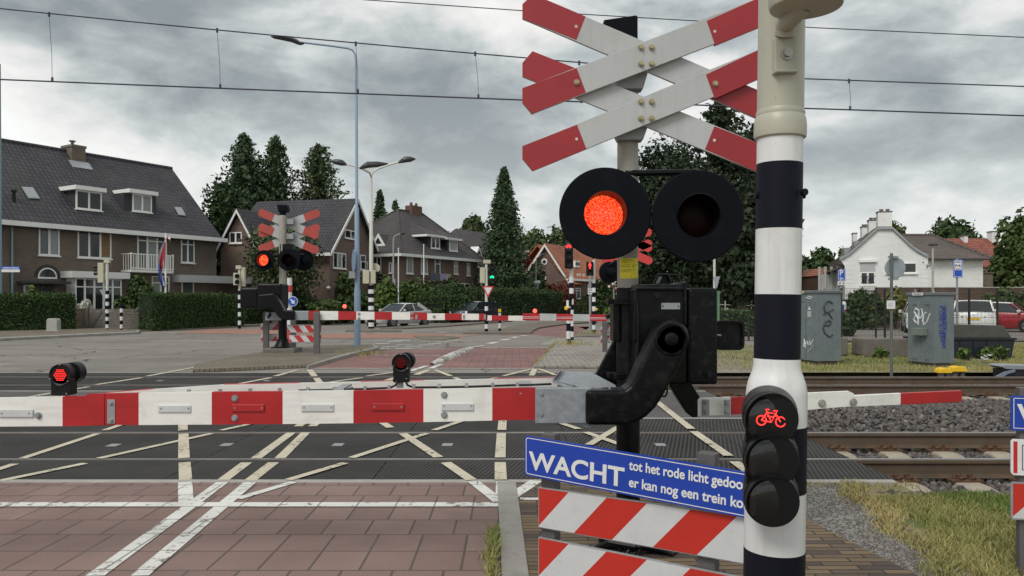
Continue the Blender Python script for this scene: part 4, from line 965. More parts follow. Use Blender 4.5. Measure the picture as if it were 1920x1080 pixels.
# ---- near barrier machine with the road boom (left) and the short footpath boom (right)
def near_barrier():
    X0 = xat(1265, 4.7)
    t = thing('barrier_machine', (X0, 4.7, 0), 'near black barrier machine on the mast, holding the striped boom across the road', 'barrier')
    Yf = 4.58
    mb = MB(); mb.box(xat(1192, Yf), xat(1290, Yf), Yf, Yf+.40, zat(722, Yf), zat(533, Yf)); mb.build('machine_housing', 'black_cast', t, bevel=.02, seg=3)
    mb = MB(); mb.box(xat(1289, Yf), xat(1345, Yf), Yf-.015, Yf+.42, zat(721, Yf), zat(540, Yf)); mb.build('machine_cover', 'black_cast', t, bevel=.02, seg=3)
    mb = MB(); mb.box(xat(1188, Yf), xat(1196, Yf), Yf-.012, Yf+.3, zat(640, Yf), zat(541, Yf)); mb.box(xat(1281, Yf), xat(1287, Yf), Yf-.02, Yf+.36, zat(610, Yf), zat(528, Yf)); mb.box(xat(1192, Yf), xat(1286, Yf), Yf-.016, Yf+.02, zat(545, Yf), zat(538, Yf))
    mb.build('cover_rim', 'black_cast', t, bevel=.008)
    mb = MB()                                                      # lifting handle on top
    mb.tube([P(1226, 532, 4.72), P(1233, 516, 4.72), P(1252, 515, 4.72), P(1258, 528, 4.72)], .010, 8); mb.tube([P(1236, 532, 4.9), P(1244, 517, 4.9), P(1268, 517, 4.9), P(1276, 530, 4.9)], .010, 8); mb.prism([P(1236, 531, 4.75), P(1242, 517, 4.75), P(1253, 518, 4.75), P(1262, 531, 4.75)], (0, .12, 0))
    mb.build('top_latch', 'black_cast', t, smooth=True, split=True)
    mb = MB(); mb.box(xat(1240, Yf), xat(1275, Yf), Yf-.003, Yf+.01, zat(580, Yf), zat(568, Yf)); npl = mb.build('name_plate', 'galv', t, bevel=.001)
    mb = MB(); [bolt(mb, P(a_, b_, Yf-.015), .006, .008) for a_, b_ in ((1297, 553), (1336, 553), (1297, 632), (1337, 632), (1298, 706))]; [bolt(mb, P(a_, b_, Yf), .006, .008) for a_, b_ in ((1203, 712), (1204, 650))]; bolt(mb, P(1231, 554, Yf), .016, .02); bolt(mb, P(1243, 574, Yf-.003), .003, .003); bolt(mb, P(1272, 574, Yf-.003), .003, .003); bolt(mb, P(1328, 701, Yf-.015), .018, .04)
    mb.build('housing_bolt', 'steel_bolt' if False else 'black_plastic', t, smooth=True, split=True)
    # brackets round the mast
    XM = xat(1177, YP); mb = MB()
    for py in (566, 704): mb.cyl((XM, YP, zat(py+5, YP)), (XM, YP, zat(py-5, YP)), .088, n=28); mb.box(XM-.10, XM+.14, YP-.11, YP-.07, zat(py+5, YP), zat(py-6, YP)); mb.box(XM-.13, XM-.06, YP-.05, YP+.05, zat(py+4, YP), zat(py-6, YP))
    mb.box(XM-.10, XM-.058, YP-.06, YP+.1, zat(640, YP), zat(560, YP))
    mb.build('mast_clamp', 'black_cast', t, bevel=.004, split=True)
    # cast crank arm
    Ya = 4.28; px = [(1263, 602), (1247, 606), (1234, 616), (1222, 638), (1209, 665), (1197, 690), (1187, 714), (1181, 724), (1172, 731), (1162, 732.5), (1099, 732), (1099, 798), (1178, 798), (1197, 792), (1214, 781), (1230, 765), (1245, 742), (1258, 717), (1271, 694), (1281, 672), (1289, 652), (1294, 634), (1291, 618), (1281, 607)]
    mb = MB(); mb.prism([P(a, b, Ya) for a, b in px], (0, .20, 0)); mb.build('crank_arm', 'black_cast', t, bevel=.026, seg=4)
    mb = MB(); c = P(1259, 636, Ya); mb.lathe(c+Vector((0, .06, 0)), (0, -1, 0), [(0, .098), (.058, .098), (.066, .090), (.067, .082), (.060, .078), (.060, .040), (.070, .036), (.075, .02), (.075, 0)], 40); bolt(mb, c+Vector((0, -.012, 0)), .014, .014)
    mb.cyl(c+Vector((0, .1, 0)), c+Vector((0, .35, 0)), .085, n=24); mb.build('pivot', 'black_cast', t, smooth=True)
    # black arm to the rear board
    mb = MB(); mb.prism([P(1160, 628, 5.02), P(1150, 640, 5.02), P(1112, 712, 5.02), P(1112, 730, 5.02), P(1160, 730, 5.02)], (0, .05, 0)); mb.build('rear_arm', 'black_cast', t, bevel=.008)
    # road boom: front board
    Yb = 4.34
    def board(name, edges, Yl, Yr, thick, parent, cols, xs=None, mats=('boom_white', 'boom_red')):
        """edges: list of (px, top, bottom, colour to the right)"""
        mb = MB(); x_l, x_r = edges[0][0], edges[-1][0]
        for (a, ta, ba, c), (b, tb, bb, _) in zip(edges[:-1], edges[1:]):
            ya = Yl+(Yr-Yl)*(a-x_l)/(x_r-x_l); yb = Yl+(Yr-Yl)*(b-x_l)/(x_r-x_l)
            mb.m(c).prism([P(a, ba, ya), P(b, bb, yb), P(b, tb, yb), P(a, ta, ya)], (0, thick, 0))
        return mb.build(name, list(mats), parent)
    W_, R_ = 0, 1
    bd = board('boom_board', [(178, 738.5, 796.5, R_), (260, 737, 797, W_), (397, 735, 796, R_), (530, 734, 795, W_), (662.5, 732.5, 793.5, R_), (794, 730.5, 791.5, W_), (923, 728.5, 788.5, R_), (1004, 727, 787, R_)], Yb, Yb, .035, t, None)
    bd2 = board('boom_tip_board', [(-330, 752, 805, R_), (-150, 748, 801, R_), (-20, 746.5, 800, W_), (118, 743.5, 799, R_), (196, 742, 798, R_)], Yb+.002, Yb+.002, .03, t, None)
    mb = MB(); mb.prism([P(118, 744, Yb), P(160, 743, Yb), P(166, 737.5, Yb), P(196, 738, Yb), P(196, 797, Yb), P(118, 799, Yb)], (0, -.004, 0)); mb.build('splice_plate', 'boom_red', bd2)
    RB = [(196, 737, 795), (285, 730, 785), (420, 721.3, 775), (560, 718.5, 768), (676, 716, 764), (795, 713.5, 760), (925, 710.7, 756), (1045, 708.5, 753)]
    bk = board('rear_board', [(a, b_, c_, W_) for a, b_, c_ in RB], 4.43, 4.98, .03, t, None)
    mb = MB()
    for i in (0, 2, 4, 6):                        # the outer side is striped, so red shows along the top edge
        (a, ta, ba), (b, tb, bb) = RB[i], RB[i+1]; f = lambda x: 4.43+.55*(x-196)/849
        mb.prism([P(a, ta, f(a))+Vector((0, .004, .0)), P(b, tb, f(b))+Vector((0, .004, 0)), P(b, tb, f(b))+Vector((0, .032, 0)), P(a, ta, f(a))+Vector((0, .032, 0))], (0, 0, .003))
    mb.build('red_edge', 'boom_red', bk, split=True)
    # cable along the rear board
    mb = MB(); mb.tube([P(650, 736, 4.40), P(640, 733, 4.42), P(662, 727, 4.45)], .006, 6)
    ys = [(a, (b_+640), 4.38) for a, b_ in ()]
    cb = [(760, 714), (764, 722), (775, 726.5), (830, 726), (880, 725), (925, 723.5), (970, 722), (998, 721.5), (1034, 720)]
    mb.tube([P(a, b_, 4.40) for a, b_ in cb], .0065, 8); mb.tube([P(745, 714, 4.42), P(742, 722, 4.40), P(732, 727, 4.40), P(685, 729, 4.40), P(640, 730.5, 4.4), P(560, 732, 4.4)], .0065, 8)
    mb.build('cable', 'black_plastic', t, smooth=True)
    mb = MB()
    for a, b_ in ((824, 722), (875, 721), (924, 720), (970, 719.5), (776, 723), (730, 725), (685, 727), (628, 728), (578, 729), (525, 730), (470, 731), (414, 732), (355, 733)):
        mb.box(xat(a-3, 4.40), xat(a+3, 4.40), 4.385, 4.40, zat(b_+4, 4.4), zat(b_-3, 4.4))
    mb.build('cable_clip', 'galv', t, split=True)
    # spacers between the two boards
    mb = MB()
    for a, w in ((652, 8), (985, 12)): mb.box(xat(a-w, 4.6), xat(a+w, 4.6), 4.376, 4.60 if a < 700 else 4.78, zat(727, 4.5), zat(723, 4.5))
    mb.build('spacer', 'galv_dull', t, split=True)
    # reflectors, bolts and splice bolts on the front board
    mb = MB()
    for a in (565, 827.5, 297, ): mb.box(xat(a, Yb), xat(a+61, Yb), Yb-.008, Yb, zat(773-(a-300)*.006, Yb), zat(759.5-(a-300)*.006, Yb))
    mb.box(xat(-2, Yb), xat(63, Yb), Yb-.008, Yb, zat(782, Yb), zat(767.5, Yb)); mb.build('white_reflector', 'reflect_white', t, bevel=.003, split=True)
    mb = MB()
    for a in (435, 697): mb.box(xat(a, Yb), xat(a+61, Yb), Yb-.009, Yb, zat(771.5-(a-435)*.008, Yb), zat(758-(a-435)*.008, Yb))
    mb.build('red_reflector', 'boom_red', t, bevel=.003, split=True)
    mb = MB()
    for a, y in ((297, 766), (565, 764), (827.5, 761), (435, 765), (697, 763), (-2, 775)):
        for q in (5, 56): bolt(mb, P(a+q, y, Yb-.008), .0035, .003)
    for a, y in ((440.5, 746.5), (440.5, 783.5), (833, 740.5), (833, 778)): bolt(mb, P(a, y, Yb), .013, .012, n=12)
    bolt(mb, P(72, 779, Yb), .013, .014); bolt(mb, P(976, 738, Yb), .004, .004)
    mb.build('boom_bolt', 'galv', t, smooth=True, split=True)
    mb = MB(); mb.box(xat(201.5, Yb), xat(216, Yb), Yb-.004, Yb, zat(794, Yb), zat(749, Yb)); bolt(mb, P(208.5, 756, Yb-.004), .008, .01); bolt(mb, P(208.5, 788, Yb-.004), .008, .01); mb.build('splice_strap', 'galv_dull', t, bevel=.001)
    # galvanised sleeve and tray
    mb = MB(); mb.box(xat(1003.5, Yb-.012), xat(1108, Yb-.012), Yb-.018, Yb+.06, zat(793, Yb), zat(727, Yb)); mb.build('boom_sleeve', 'galv', t, bevel=.004)
    mb = MB(); [bolt(mb, P(1015, y, Yb-.018), .009, .011) for y in (738.5, 776)]; mb.build('sleeve_bolt', 'galv', t, smooth=True, split=True)
    A = [P(1036, 714, 4.42), P(1099, 731, 4.36), P(1156, 732, 4.40), P(1154, 724, 4.55), P(1108, 699, 4.95), P(1049, 698, 4.95)]
    mb = MB(); mb.prism(A, (0, 0, .006)); mb.prism([A[1]+Vector((0, -.002, .008)), A[2]+Vector((0, -.002, .008)), A[2]+Vector((0, 0, -.022)), A[1]+Vector((0, 0, -.022))], (0, .004, 0)); mb.prism([A[0]+Vector((0, 0, .004)), A[1]+Vector((0, 0, .007)), A[1]+Vector((0, .0, -.02)), A[0]+Vector((0, 0, -.012))], (.004, .004, 0)); mb.prism([A[0]+Vector((.0, 0, 0)), A[5], A[5]+Vector((.02, 0, .03)), A[0]+Vector((.02, 0, .03))], (.004, 0, .002))
    mb.build('cover_tray', 'galv', t)
    mb = MB(); [bolt(mb, P(px_, py_, 4.37)+Vector((0, 0, .0)), .006, .012, (0, 0, 1)) for px_, py_ in ((1112, 729), (1143, 730), (1075, 722))]; mb.build('tray_bolt', 'galv', t, split=True)
    mb = MB(); mb.prism([P(1062, 789, Yb), P(1107, 789, Yb), P(1110, 800, Yb), P(1100, 801, Yb)], (0, .08, 0)); mb.build('drip_plate', 'galv', t)
    # boom lamps
    def boom_lamp(px, py, Y, w, lit, ybase):
        k = Y/F; c = P(px, py, Y); r = w*k; mb = MB()
        mb.lathe(c, (0, 1, 0), [(-.004, r*.80), (-.012, r*.97), (.0, r), (.07, r), (.078, r*.9), (.078, 0)], 32)
        mb.box(c.x-r*.86, c.x+r*.86, Y-.004, Y+.07, zat(ybase, Y), c.z-r*.3)
        o = mb.build('boom_lamp', 'black_plastic', t, bevel=.003)
        c2 = c+Vector((r*.34, .09, r*.10)); mb = MB(); mb.lathe(c2, (0, 1, 0), [(-.03, r*.93), (.03, r*.95), (.04, 0)], 28); mb.build('rear_lamp_shell', 'black_plastic', o, smooth=True)
        mb = MB(); mb.lathe(c+Vector((0, -.0, 0)), (0, -1, 0), [(.001, r*.82), (.005, r*.5), (.006, 0)], 28); mb.build('lens', 'lens_off_red', o, smooth=True)
        mb = MB()
        for i in range(-4, 5):
            for j in range(-4, 5):
                x, z = (i+(j % 2)*.5)*r*.17, j*r*.15
                if x*x+z*z < (r*.56)**2: mb.cyl(c+Vector((x, -.0055, z)), c+Vector((x, -.0095, z)), r*.042, n=6)
        mb.build('led', 'red_led' if lit else 'led_dim', o)
        mb = MB()
        for a, b_ in ((0, .93), (-.86, -.35), (.72, -.55), (-.8, -1.6), (.6, -1.65)): mb.cyl(c+Vector((a*r, -.008, b_*r)), c+Vector((a*r, -.014, b_*r)), .004, n=6)
        mb.build('screw', 'galv', o)
        mb = MB(); mb.box(c.x-r*.55, c.x+r*.1, Y+.01, Y+.06, zat(ybase+11, Y), zat(ybase-1, Y)); mb.build('lamp_foot', 'galv_dull', o)
    boom_lamp(114, 703, 4.385, 21, True, 741); boom_lamp(752, 680.5, 4.44, 17.5, False, 717)
    # right side: flat black handle plate and footpath boom
    Yh = 4.78; x0, x1, z0, z1 = xat(1338, Yh), xat(1394, Yh), zat(656, Yh), zat(601, Yh)
    def rr(x0, x1, z0, z1, r, y):
        pts = []
        for cx, cz, a0 in ((x1-r, z0+r, -90), (x1-r, z1-r, 0), (x0+r, z1-r, 90), (x0+r, z0+r, 180)):
            for i in range(6): a = R(a0+18*i); pts.append(Vector((cx+r*math.cos(a), y, cz+r*math.sin(a))))
        return pts
    mb = MB(); mb.prism(rr(x0, x1, z0, z1, .035, Yh), (0, .02, 0)); o = rr(x0, x1, z0, z1, .035, Yh-.025); i_ = rr(x0+.014, x1-.014, z0+.014, z1-.014, .026, Yh-.025); b0 = len(mb.v); n = len(o)
    mb.v += o+i_+[p+Vector((0, .026, 0)) for p in o]+[p+Vector((0, .026, 0)) for p in i_]
    for j in range(n):
        k = (j+1) % n; mb.f += [[b0+j, b0+k, b0+n+k, b0+n+j], [b0+j, b0+2*n+j, b0+2*n+k, b0+k], [b0+n+j, b0+n+k, b0+3*n+k, b0+3*n+j]]; mb.mi += [0]*3
    mb.build('crank_guard', 'black_cast', t, smooth=True, auto=40)
    mb = MB(); mb.cyl(P(1340, 628, Yh-.03), P(1352, 629, Yh-.03), .007, n=8); mb.build('crank_pin', 'galv', t)
    mb = MB(); mb.prism([P(a, b_, 4.86) for a, b_ in ((1255, 722), (1285, 702), (1300, 724), (1314, 746), (1309, 748), (1309, 783), (1299, 783), (1290, 776), (1277, 757))], (0, .09, 0)); mb.build('footpath_arm', 'black_cast', t, bevel=.012)
    mb = MB(); cpts = [P(1245, 730, 4.6)+Vector((.02*math.cos(a), 0, .045*math.sin(a))) for a in np.linspace(2, -3, 10)]; mb.tube(cpts, .006, 6); mb.tube([P(1195, 568, 4.56), P(1197, 640, 4.55), P(1195, 672, 4.55), P(1178, 708, 4.6), P(1158, 728, 4.7)], .006, 8); mb.build('hose', 'black_plastic', t, smooth=True)
    mb = MB()
    fb = [(1308, 747.5, 780, 0, 4.90), (1370, 745.5, 777.5, 1, 4.96), (1450, 742, 774, 0, 5.03), (1508, 737.5, 769, 0, 5.10), (1592, 734, 762, 0, 5.18), (1601, 738, 760.5, 0, 5.19)]
    for (a, ta, ba, c, ya), (b, tb, bb, _, yb) in zip(fb[:-1], fb[1:]): mb.m(c).prism([P(a, ba, ya), P(b, bb, yb), P(b, tb, yb), P(a, ta, ya)], (.01, .045, 0))
    mb.build('footpath_boom', ['boom_white', 'boom_red'], t)
    mb = MB(); fb = [(1592, 742, 763.5, 0, 5.20), (1689, 737.5, 759, 1, 5.31), (1804, 732.5, 753.5, 1, 5.44)]
    for (a, ta, ba, c, ya), (b, tb, bb, _, yb) in zip(fb[:-1], fb[1:]): mb.m(c).prism([P(a, ba, ya), P(b, bb, yb), P(b, tb, yb), P(a, ta, ya)], (.01, .04, 0))
    mb.build('footpath_boom_tip', ['boom_white', 'boom_red'], t, bevel=.003)
    mb = MB()
    for a in (1317.5, 1357): mb.prism([P(a, 749, 4.90), P(a+12, 749, 4.91), P(a+12, 779, 4.91), P(a, 780, 4.90)], (0, -.006, 0)); bolt(mb, P(a+6, 755, 4.895), .009, .012); bolt(mb, P(a+6, 772, 4.895), .009, .012)
    mb.build('boom_clamp', 'galv_dull', t, split=True)
    mb = MB(); bolt(mb, P(1541, 756, 5.125), .018, .012, n=16); bolt(mb, P(1600, 754.5, 5.18), .018, .012, n=16); mb.build('footpath_boom_bolt', 'steel_bolt', t, smooth=True, split=True)
    return t
near_barrier()

# ---- WACHT sign over striped boards on two posts
def warning_boards():
    yl, yr = 4.0, 3.35; pl, pr = 1003., 1394.
    A = Vector((xat(pl, yl), yl, 0)); B = Vector((xat(pr, yr), yr, 0)); u = (B-A).normalized(); nrm = Vector((u.y, -u.x, 0))   # towards the camera
    if nrm.y > 0: nrm = -nrm
    def hit(px, py):
        d = Vector(((px-HX)/F, 1, -(py-HY)/F)); o = Vector((0, 0, EYE)); tt = (A-o).dot(nrm)/d.dot(nrm); p = o+d*tt; return (p-A).dot(u), p.z
    t = thing('warning_sign', (A.x, A.y, 0), 'blue WACHT sign mounted above two red and white striped boards beside the mast foot', 'warning sign')
    def board3(name, s0, s1, zl0, zl1, zr0, zr1, mat, thick, mb=None, out=0):
        q = lambda s, z: A+u*s+Vector((0, 0, z))+nrm*out
        mb = mb or MB(); mb.prism([q(s0, zl0), q(s1, zr0), q(s1, zr1), q(s0, zl1)], -nrm*thick); return mb.build(name, mat, t, bevel=.002)
    # striped boards
    for (tl, bl, tr, br) in (((1010, 914), (1008, 989), (1394, 968), (1394, 1058)), ((1008, 1007), (1006, 1082), (1394, 1084), (1394, 1176))):
        s0, z1 = hit(*tl); _, z0 = hit(*bl); s1, zr1 = hit(*tr); _, zr0 = hit(*br)
        s0 = hit(1009, bl[1])[0]; LL = s1-s0; EXT = .17; L = LL+EXT
        zr1e = z1+(zr1-z1)*L/LL; zr0e = z0+(zr0-z0)*L/LL
        b = board3('striped_board', s0, s0+L, z0, z1, zr0e, zr1e, 'galv_dull', .02)
        hgt = z1-z0
        def q(s, v): zb = z0+(zr0e-z0)*s/L; zt = z1+(zr1e-z1)*s/L; return A+u*(s0+s)+Vector((0, 0, zb+(zt-zb)*v))+nrm*.0015
        mb = MB(); m_ = .006
        p = .2175; sl = .195
        for i in range(-1, 7):
            x = .190+p*(i-1)-0.0
            pol = clip_poly([(x-sl, 0), (x+p-sl, 0), (x+p, 1), (x, 1)], .006, L-.006, .025, .985)
            if pol: mb.m(1-(i % 2)).quad(*[q(a, v) for a, v in pol])
        f = mb.build('stripes', ['reflect_white', 'reflect_red'], b)
    # blue sign
    s0, z1 = hit(990, 815); _, z0 = hit(987, 888); s1, zr1 = hit(1395, 882); _, zr0 = hit(1395, 967); LL = s1-s0; L = LL+.20
    zr1e = z1+(zr1-z1)*L/LL; zr0e = z0+(zr0-z0)*L/LL; OUT = .03
    def q(s, v, o=0): zb = z0+(zr0e-z0)*s/L; zt = z1+(zr1e-z1)*s/L; return A+u*(s0+s)+Vector((0, 0, zb+(zt-zb)*v))+nrm*(OUT+o)
    H_ = z1-z0
    def rrect(m_, r, o):
        pts = []
        for cx, cz, a0 in ((L-m_-r, m_+r, -90), (L-m_-r, H_-m_-r, 0), (m_+r, H_-m_-r, 90), (m_+r, m_+r, 180)):
            for i in range(5): a = R(a0+22.5*i); pts.append(q(cx+r*math.cos(a), (cz+r*math.sin(a))/H_, o))
        return pts
    mb = MB(); mb.prism(rrect(0, .016, 0), -nrm*.012); sb = mb.build('sign_panel', 'sign_blue', t)
    o = rrect(.008, .014, .001); i_ = rrect(.012, .011, .001); mb = MB(); n = len(o); mb.v += o+i_
    for j in range(n): k = (j+1) % n; mb.f.append([j, k, n+k, n+j]); mb.mi.append(0)
    mb.build('sign_border', 'sign_white', sb)
    ux = (q(L, .5)-q(0, .5)).normalized()
    def put(text, px, py, px_end, size, off, upto):
        s, z = hit(px, py); v = (z-(z0+(zr0e-z0)*(s-s0)/L))/H_
        e, ze = hit(px_end, py); M = frame_matrix(q(s-s0, v, .0018), ux, Vector((0, 0, 1)))
        probe = lettering(upto, size, 'sign_white', sb, Matrix.Identity(4), offset=off)
        xs = [w.co.x for w in probe.data.vertices]; off0 = [w for w in [0]]; wd = max(xs)-min(xs); me = probe.data; bpy.data.objects.remove(probe); bpy.data.meshes.remove(me)
        return lettering(text, size, 'sign_white', sb, M @ Matrix.Diagonal((abs(e-s)/wd, 1, 1, 1)), offset=off)
    put('WACHT', 999, 876.5, 1178, .128, .0030, 'WACHT'); put('tot het rode licht gedoofd is,', 1185.5, 877, 1334, .064, .0014, 'tot het rode licht'); put('er kan nog een trein komen', 1184.5, 909, 1314, .064, .0014, 'er kan nog een')
    mb = MB()                                     # two dark posts
    for s in (.06, .92):
        c = A+u*s-nrm*.06; mb.obox(c+Vector((0, 0, .36)), u*.042, nrm*.03, Vector((0, 0, .48)))
        p_ = mb.build('post', 'post_grey', t, bevel=.004); mb = MB()
    return t
warning_boards()

# ---- second sign cluster cut by the right edge of the view
def right_sign():
    Y = 4.35; t = thing('warning_sign', (xat(1925, Y), Y, 0), 'blue, white and red boards on a grey post cut off by the right edge', 'warning sign')
    u = Vector((.97, -.24, 0)).normalized(); nrm = Vector((u.y, -u.x, 0)); nrm = nrm if nrm.y < 0 else -nrm
    O = Vector((xat(1893, Y), Y, 0))
    def q(s, z, o=0): return O+u*s+Vector((0, 0, z))+nrm*o
    def panel(name, L, py0, py1, mat, parent=t, m=0, o=0, th=.012, r=.012, ds=0):
        z1, z0 = zat(py0, Y)-m, zat(py1, Y)+m; pts = []
        for cx, cz, a0 in ((L-m-r, z0+r, -90), (L-m-r, z1-r, 0), (m+r, z1-r, 90), (m+r, z0+r, 180)):
            for i in range(5): a = R(a0+22.5*i); pts.append(q(ds+cx+r*math.cos(a), cz+r*math.sin(a), o))
        mb = MB(); mb.prism(pts, -nrm*th); return mb.build(name, mat, parent)
    a = panel('blue_panel', 1.0, 741, 806, 'sign_blue', o=.02)
    mb = MB(); z1, z0 = zat(741, Y), zat(806, Y)
    for x0, x1, y0, y1 in ((.012, .016, z0+.012, z1-.012), (.012, .99, z1-.016, z1-.012), (.012, .99, z0+.012, z0+.016)): mb.quad(q(x0, y0, .0215), q(x1, y0, .0215), q(x1, y1, .0215), q(x0, y1, .0215))
    mb.build('sign_border', 'sign_white', a); lettering('WACHT', .150, 'sign_white', a, frame_matrix(q(.035, z0+.045, .022), u, (0, 0, 1)), offset=.004)
    b = panel('white_panel', .5, 822, 889, 'sign_white', o=.02, r=.02)
    z1, z0 = zat(822, Y), zat(889, Y); mb = MB(); mb.quad(q(.012, z0+.012, .0215), q(.032, z0+.012, .0215), q(.032, z1-.012, .0215), q(.012, z1-.012, .0215)); mb.build('red_edge', 'sign_red', b)
    mb = MB()
    for x0, x1, y0, y1 in ((.055, .059, z0+.03, z1-.03), (.055, .44, z1-.034, z1-.03), (.055, .44, z0+.03, z0+.034)): mb.quad(q(x0, y0, .0215), q(x1, y0, .0215), q(x1, y1, .0215), q(x0, y1, .0215))
    zc = (z0+z1)/2-.005; mb.quad(*[q(.07+a_, zc+c_, .0217) for a_, c_ in ((0, 0), (.012, -.018), (.03, -.02), (.05, -.03), (.3, -.03), (.3, .03), (.04, .03), (.03, .018), (.012, .012))]); mb.build('train_pictogram', 'black_paint', b)
    c = panel('striped_board', 1.0, 902, 972, 'galv_dull', o=.02, r=.014)
    z1, z0 = zat(902, Y), zat(972, Y); mb = MB(); hh = z1-z0-.016
    for i in range(-1, 5):
        x = .19+.2*(i-1); pol = clip_poly([(x-.0-.19, 0), (x+.2-.19, 0), (x+.2, 1), (x, 1)], .01, .99, 0, 1)
        if pol: mb.m(1-(i % 2)).quad(*[q(s, z0+.008+hh*v, .0215) for s, v in pol])
    mb.build('stripes', ['reflect_white', 'reflect_red'], c)
    mb = MB(); mb.obox(q(.085, .42, -.03), u*.034, nrm*.03, Vector((0, 0, .62))); mb.build('post', 'post_grey', t, bevel=.004)
right_sign()
# loose black conduit and cables at the mast foot
def conduit():
    t = MB(); base = Vector((xat(1177, YP)-.02, YP-.15, .0))
    for i in range(5):
        a = random.uniform(0, 3); t.tube([base+Vector((-.18+.05*i, -.05*i+.05, .0)), base+Vector((-.12+.05*i, -.06, .07+.02*(i % 2))), base+Vector((.02+.03*i, -.1, .06)), base+Vector((.16+.02*i, -.03*i, .015)), base+Vector((.34, .02*i-.05, .0))], .022-.002*i, 8)
    o = t.build('cable_bundle', 'black_plastic', smooth=True); tag(o, 'black cables bundled on the ground round the near mast foot', 'cables')
conduit()
# ================================================================= FAR SIDE OF THE TRACKS: SIGNALS, SIGNS, LAMPS
def banded(mb, x, y, z0, z1, r, n, first_black=True):
    """black and white bands between z0 and z1; material 0 black, 1 white"""
    st = (z1-z0)/n
    for i in range(n):
        mb.m(0 if (i % 2 == 0) == first_black else 1).cyl((x, y, z0+st*i), (x, y, z0+st*(i+1)), r, n=14, caps=(i in (0, n-1)))
def box_px(mb, px0, px1, py0, py1, Y, d0, d1):
    mb.box(xat(px0, Y), xat(px1, Y), Y+d0, Y+d1, zat(py1, Y), zat(py0, Y)); return mb
# ---- far left signal and barrier (stands on the paved island)
def far_signal():
    Y = 22.0; X = xat(530, Y); k = Y/F
    t = thing('level_crossing_signal', (X, Y, 0), 'far grey mast on the paved island with small crosses and a lit red lamp', 'crossing signal')
    mb = MB(); mb.cyl((X, Y, zat(535, Y)), (X, Y, zat(404, Y)), 6.7*k, n=20); mb.build('mast', 'grey_pole', t, smooth=True)
    mb = MB(); mb.cyl((X, Y, .1), (X, Y, zat(534, Y)), 8*k, n=20); mb.lathe((X, Y, .16), (0, 0, 1), [(0, .36), (.05, .36), (.08, .24), (.2, .17), (.3, .15)], 20); mb.build('mast_foot', 'black_cast', t, smooth=True)
    mb = MB(); mb.box(X-.45, X+.45, Y-.42, Y+.42, -.05, .20); mb.build('plinth', 'dark_concrete', t, bevel=.03)
    mb = MB(); mb.prism([P(519, 383, Y-.1), P(538, 384, Y-.1), P(539, 397, Y-.1), P(521, 397, Y-.1)], (0, .25, 0)); mb.cyl((X, Y, zat(404, Y)), (X, Y, zat(394, Y)), 6*k, n=12); mb.build('mast_cap', 'black_board', t, bevel=.02)
    # two crosses seen from behind, the white backs red-tipped
    def plank(x0, y0, x1, y1, dY):
        a, b = P(x0, y0, Y+dY), P(x1, y1, Y+dY); d = (b-a).normalized(); n = Vector((-d.z, 0, d.x)); w = 7.4*k; L = (b-a).length; e = .05
        o = MB().prism([a-n*w*.35, a-n*w+d*e, b-n*w-d*e, b-n*w*.35, b+n*w*.35, b+n*w-d*e, a+n*w+d*e, a+n*w*.35], (0, .03, 0)).build('cross_plank', 'cross_white', t)
        for q0, q1 in ((0, .245), (.755, 1)):
            p0, p1 = a+d*(L*q0), a+d*(L*q1)
            if q0 == 0: pol = [p0-n*w*.35, p0-n*w+d*e, p1-n*w, p1+n*w, p0+n*w+d*e, p0+n*w*.35]
            else: pol = [p0-n*w, p1-n*w-d*e, p1-n*w*.35, p1+n*w*.35, p1+n*w-d*e, p0+n*w]
            MB().prism([p+Vector((0, -.003, 0)) for p in pol], (0, .036, 0)).build('red_end', 'reflect_red' if False else 'cross_red_far', o)
    plank(485, 397, 597, 443, .20); plank(485, 440, 599, 398, .26); plank(485, 424, 597, 471, .20); plank(485, 468, 599, 425, .26)
    mb = MB()
    for py in (415, 443): mb.box(X-.02, X+.30, Y+.0, Y+.2, zat(py+5, Y), zat(py-5, Y))
    mb.build('cross_bracket', 'galv_dull', t, split=True)
    Yb = Y-.35
    def lamp(px, py, r, lit, yy):
        c = P(px, py, yy); kk = yy/F; o = MB().lathe(c, (0, 1, 0), [(0, 10.6*kk), (0, r*kk), (.04, r*kk), (.05, 12*kk), (.3, 10*kk), (.34, 0)], 36, open_=True).build('target_board', 'black_board', t, smooth=True)
        MB().lathe(c, (0, -1, 0), [(-.1, 10.6*kk), (.14, 11*kk)], 28, open_=True).build('hood', 'black_plastic', o, smooth=True)
        MB().lathe(c+Vector((0, .06, 0)), (0, -1, 0), [(0, 10.4*kk), (.04, 7*kk), (.05, 0)], 28).build('lens', 'red_lens_far' if lit else 'lens_off_red', o, smooth=True)
    lamp(495, 488, 19, True, Yb); lamp(541, 487, 21, False, Yb-.1)
    c = P(569, 488, Y+.3); MB().lathe(c, (.5, -.8, 0), [(-.02, 0), (-.02, 20*k), (.03, 20*k), (.08, 8*k), (.3, 7*k), (.32, 0)], 30).build('rear_target_board', 'black_board', t, smooth=True)
    mb = MB(); mb.cyl(P(495, 480, Y), P(570, 478, Y), .05, n=10); mb.box(X-.05, X+.3, Y-.1, Y+.15, zat(500, Y), zat(458, Y)); mb.build('lamp_crossbar', 'black_cast', t)
far_signal()
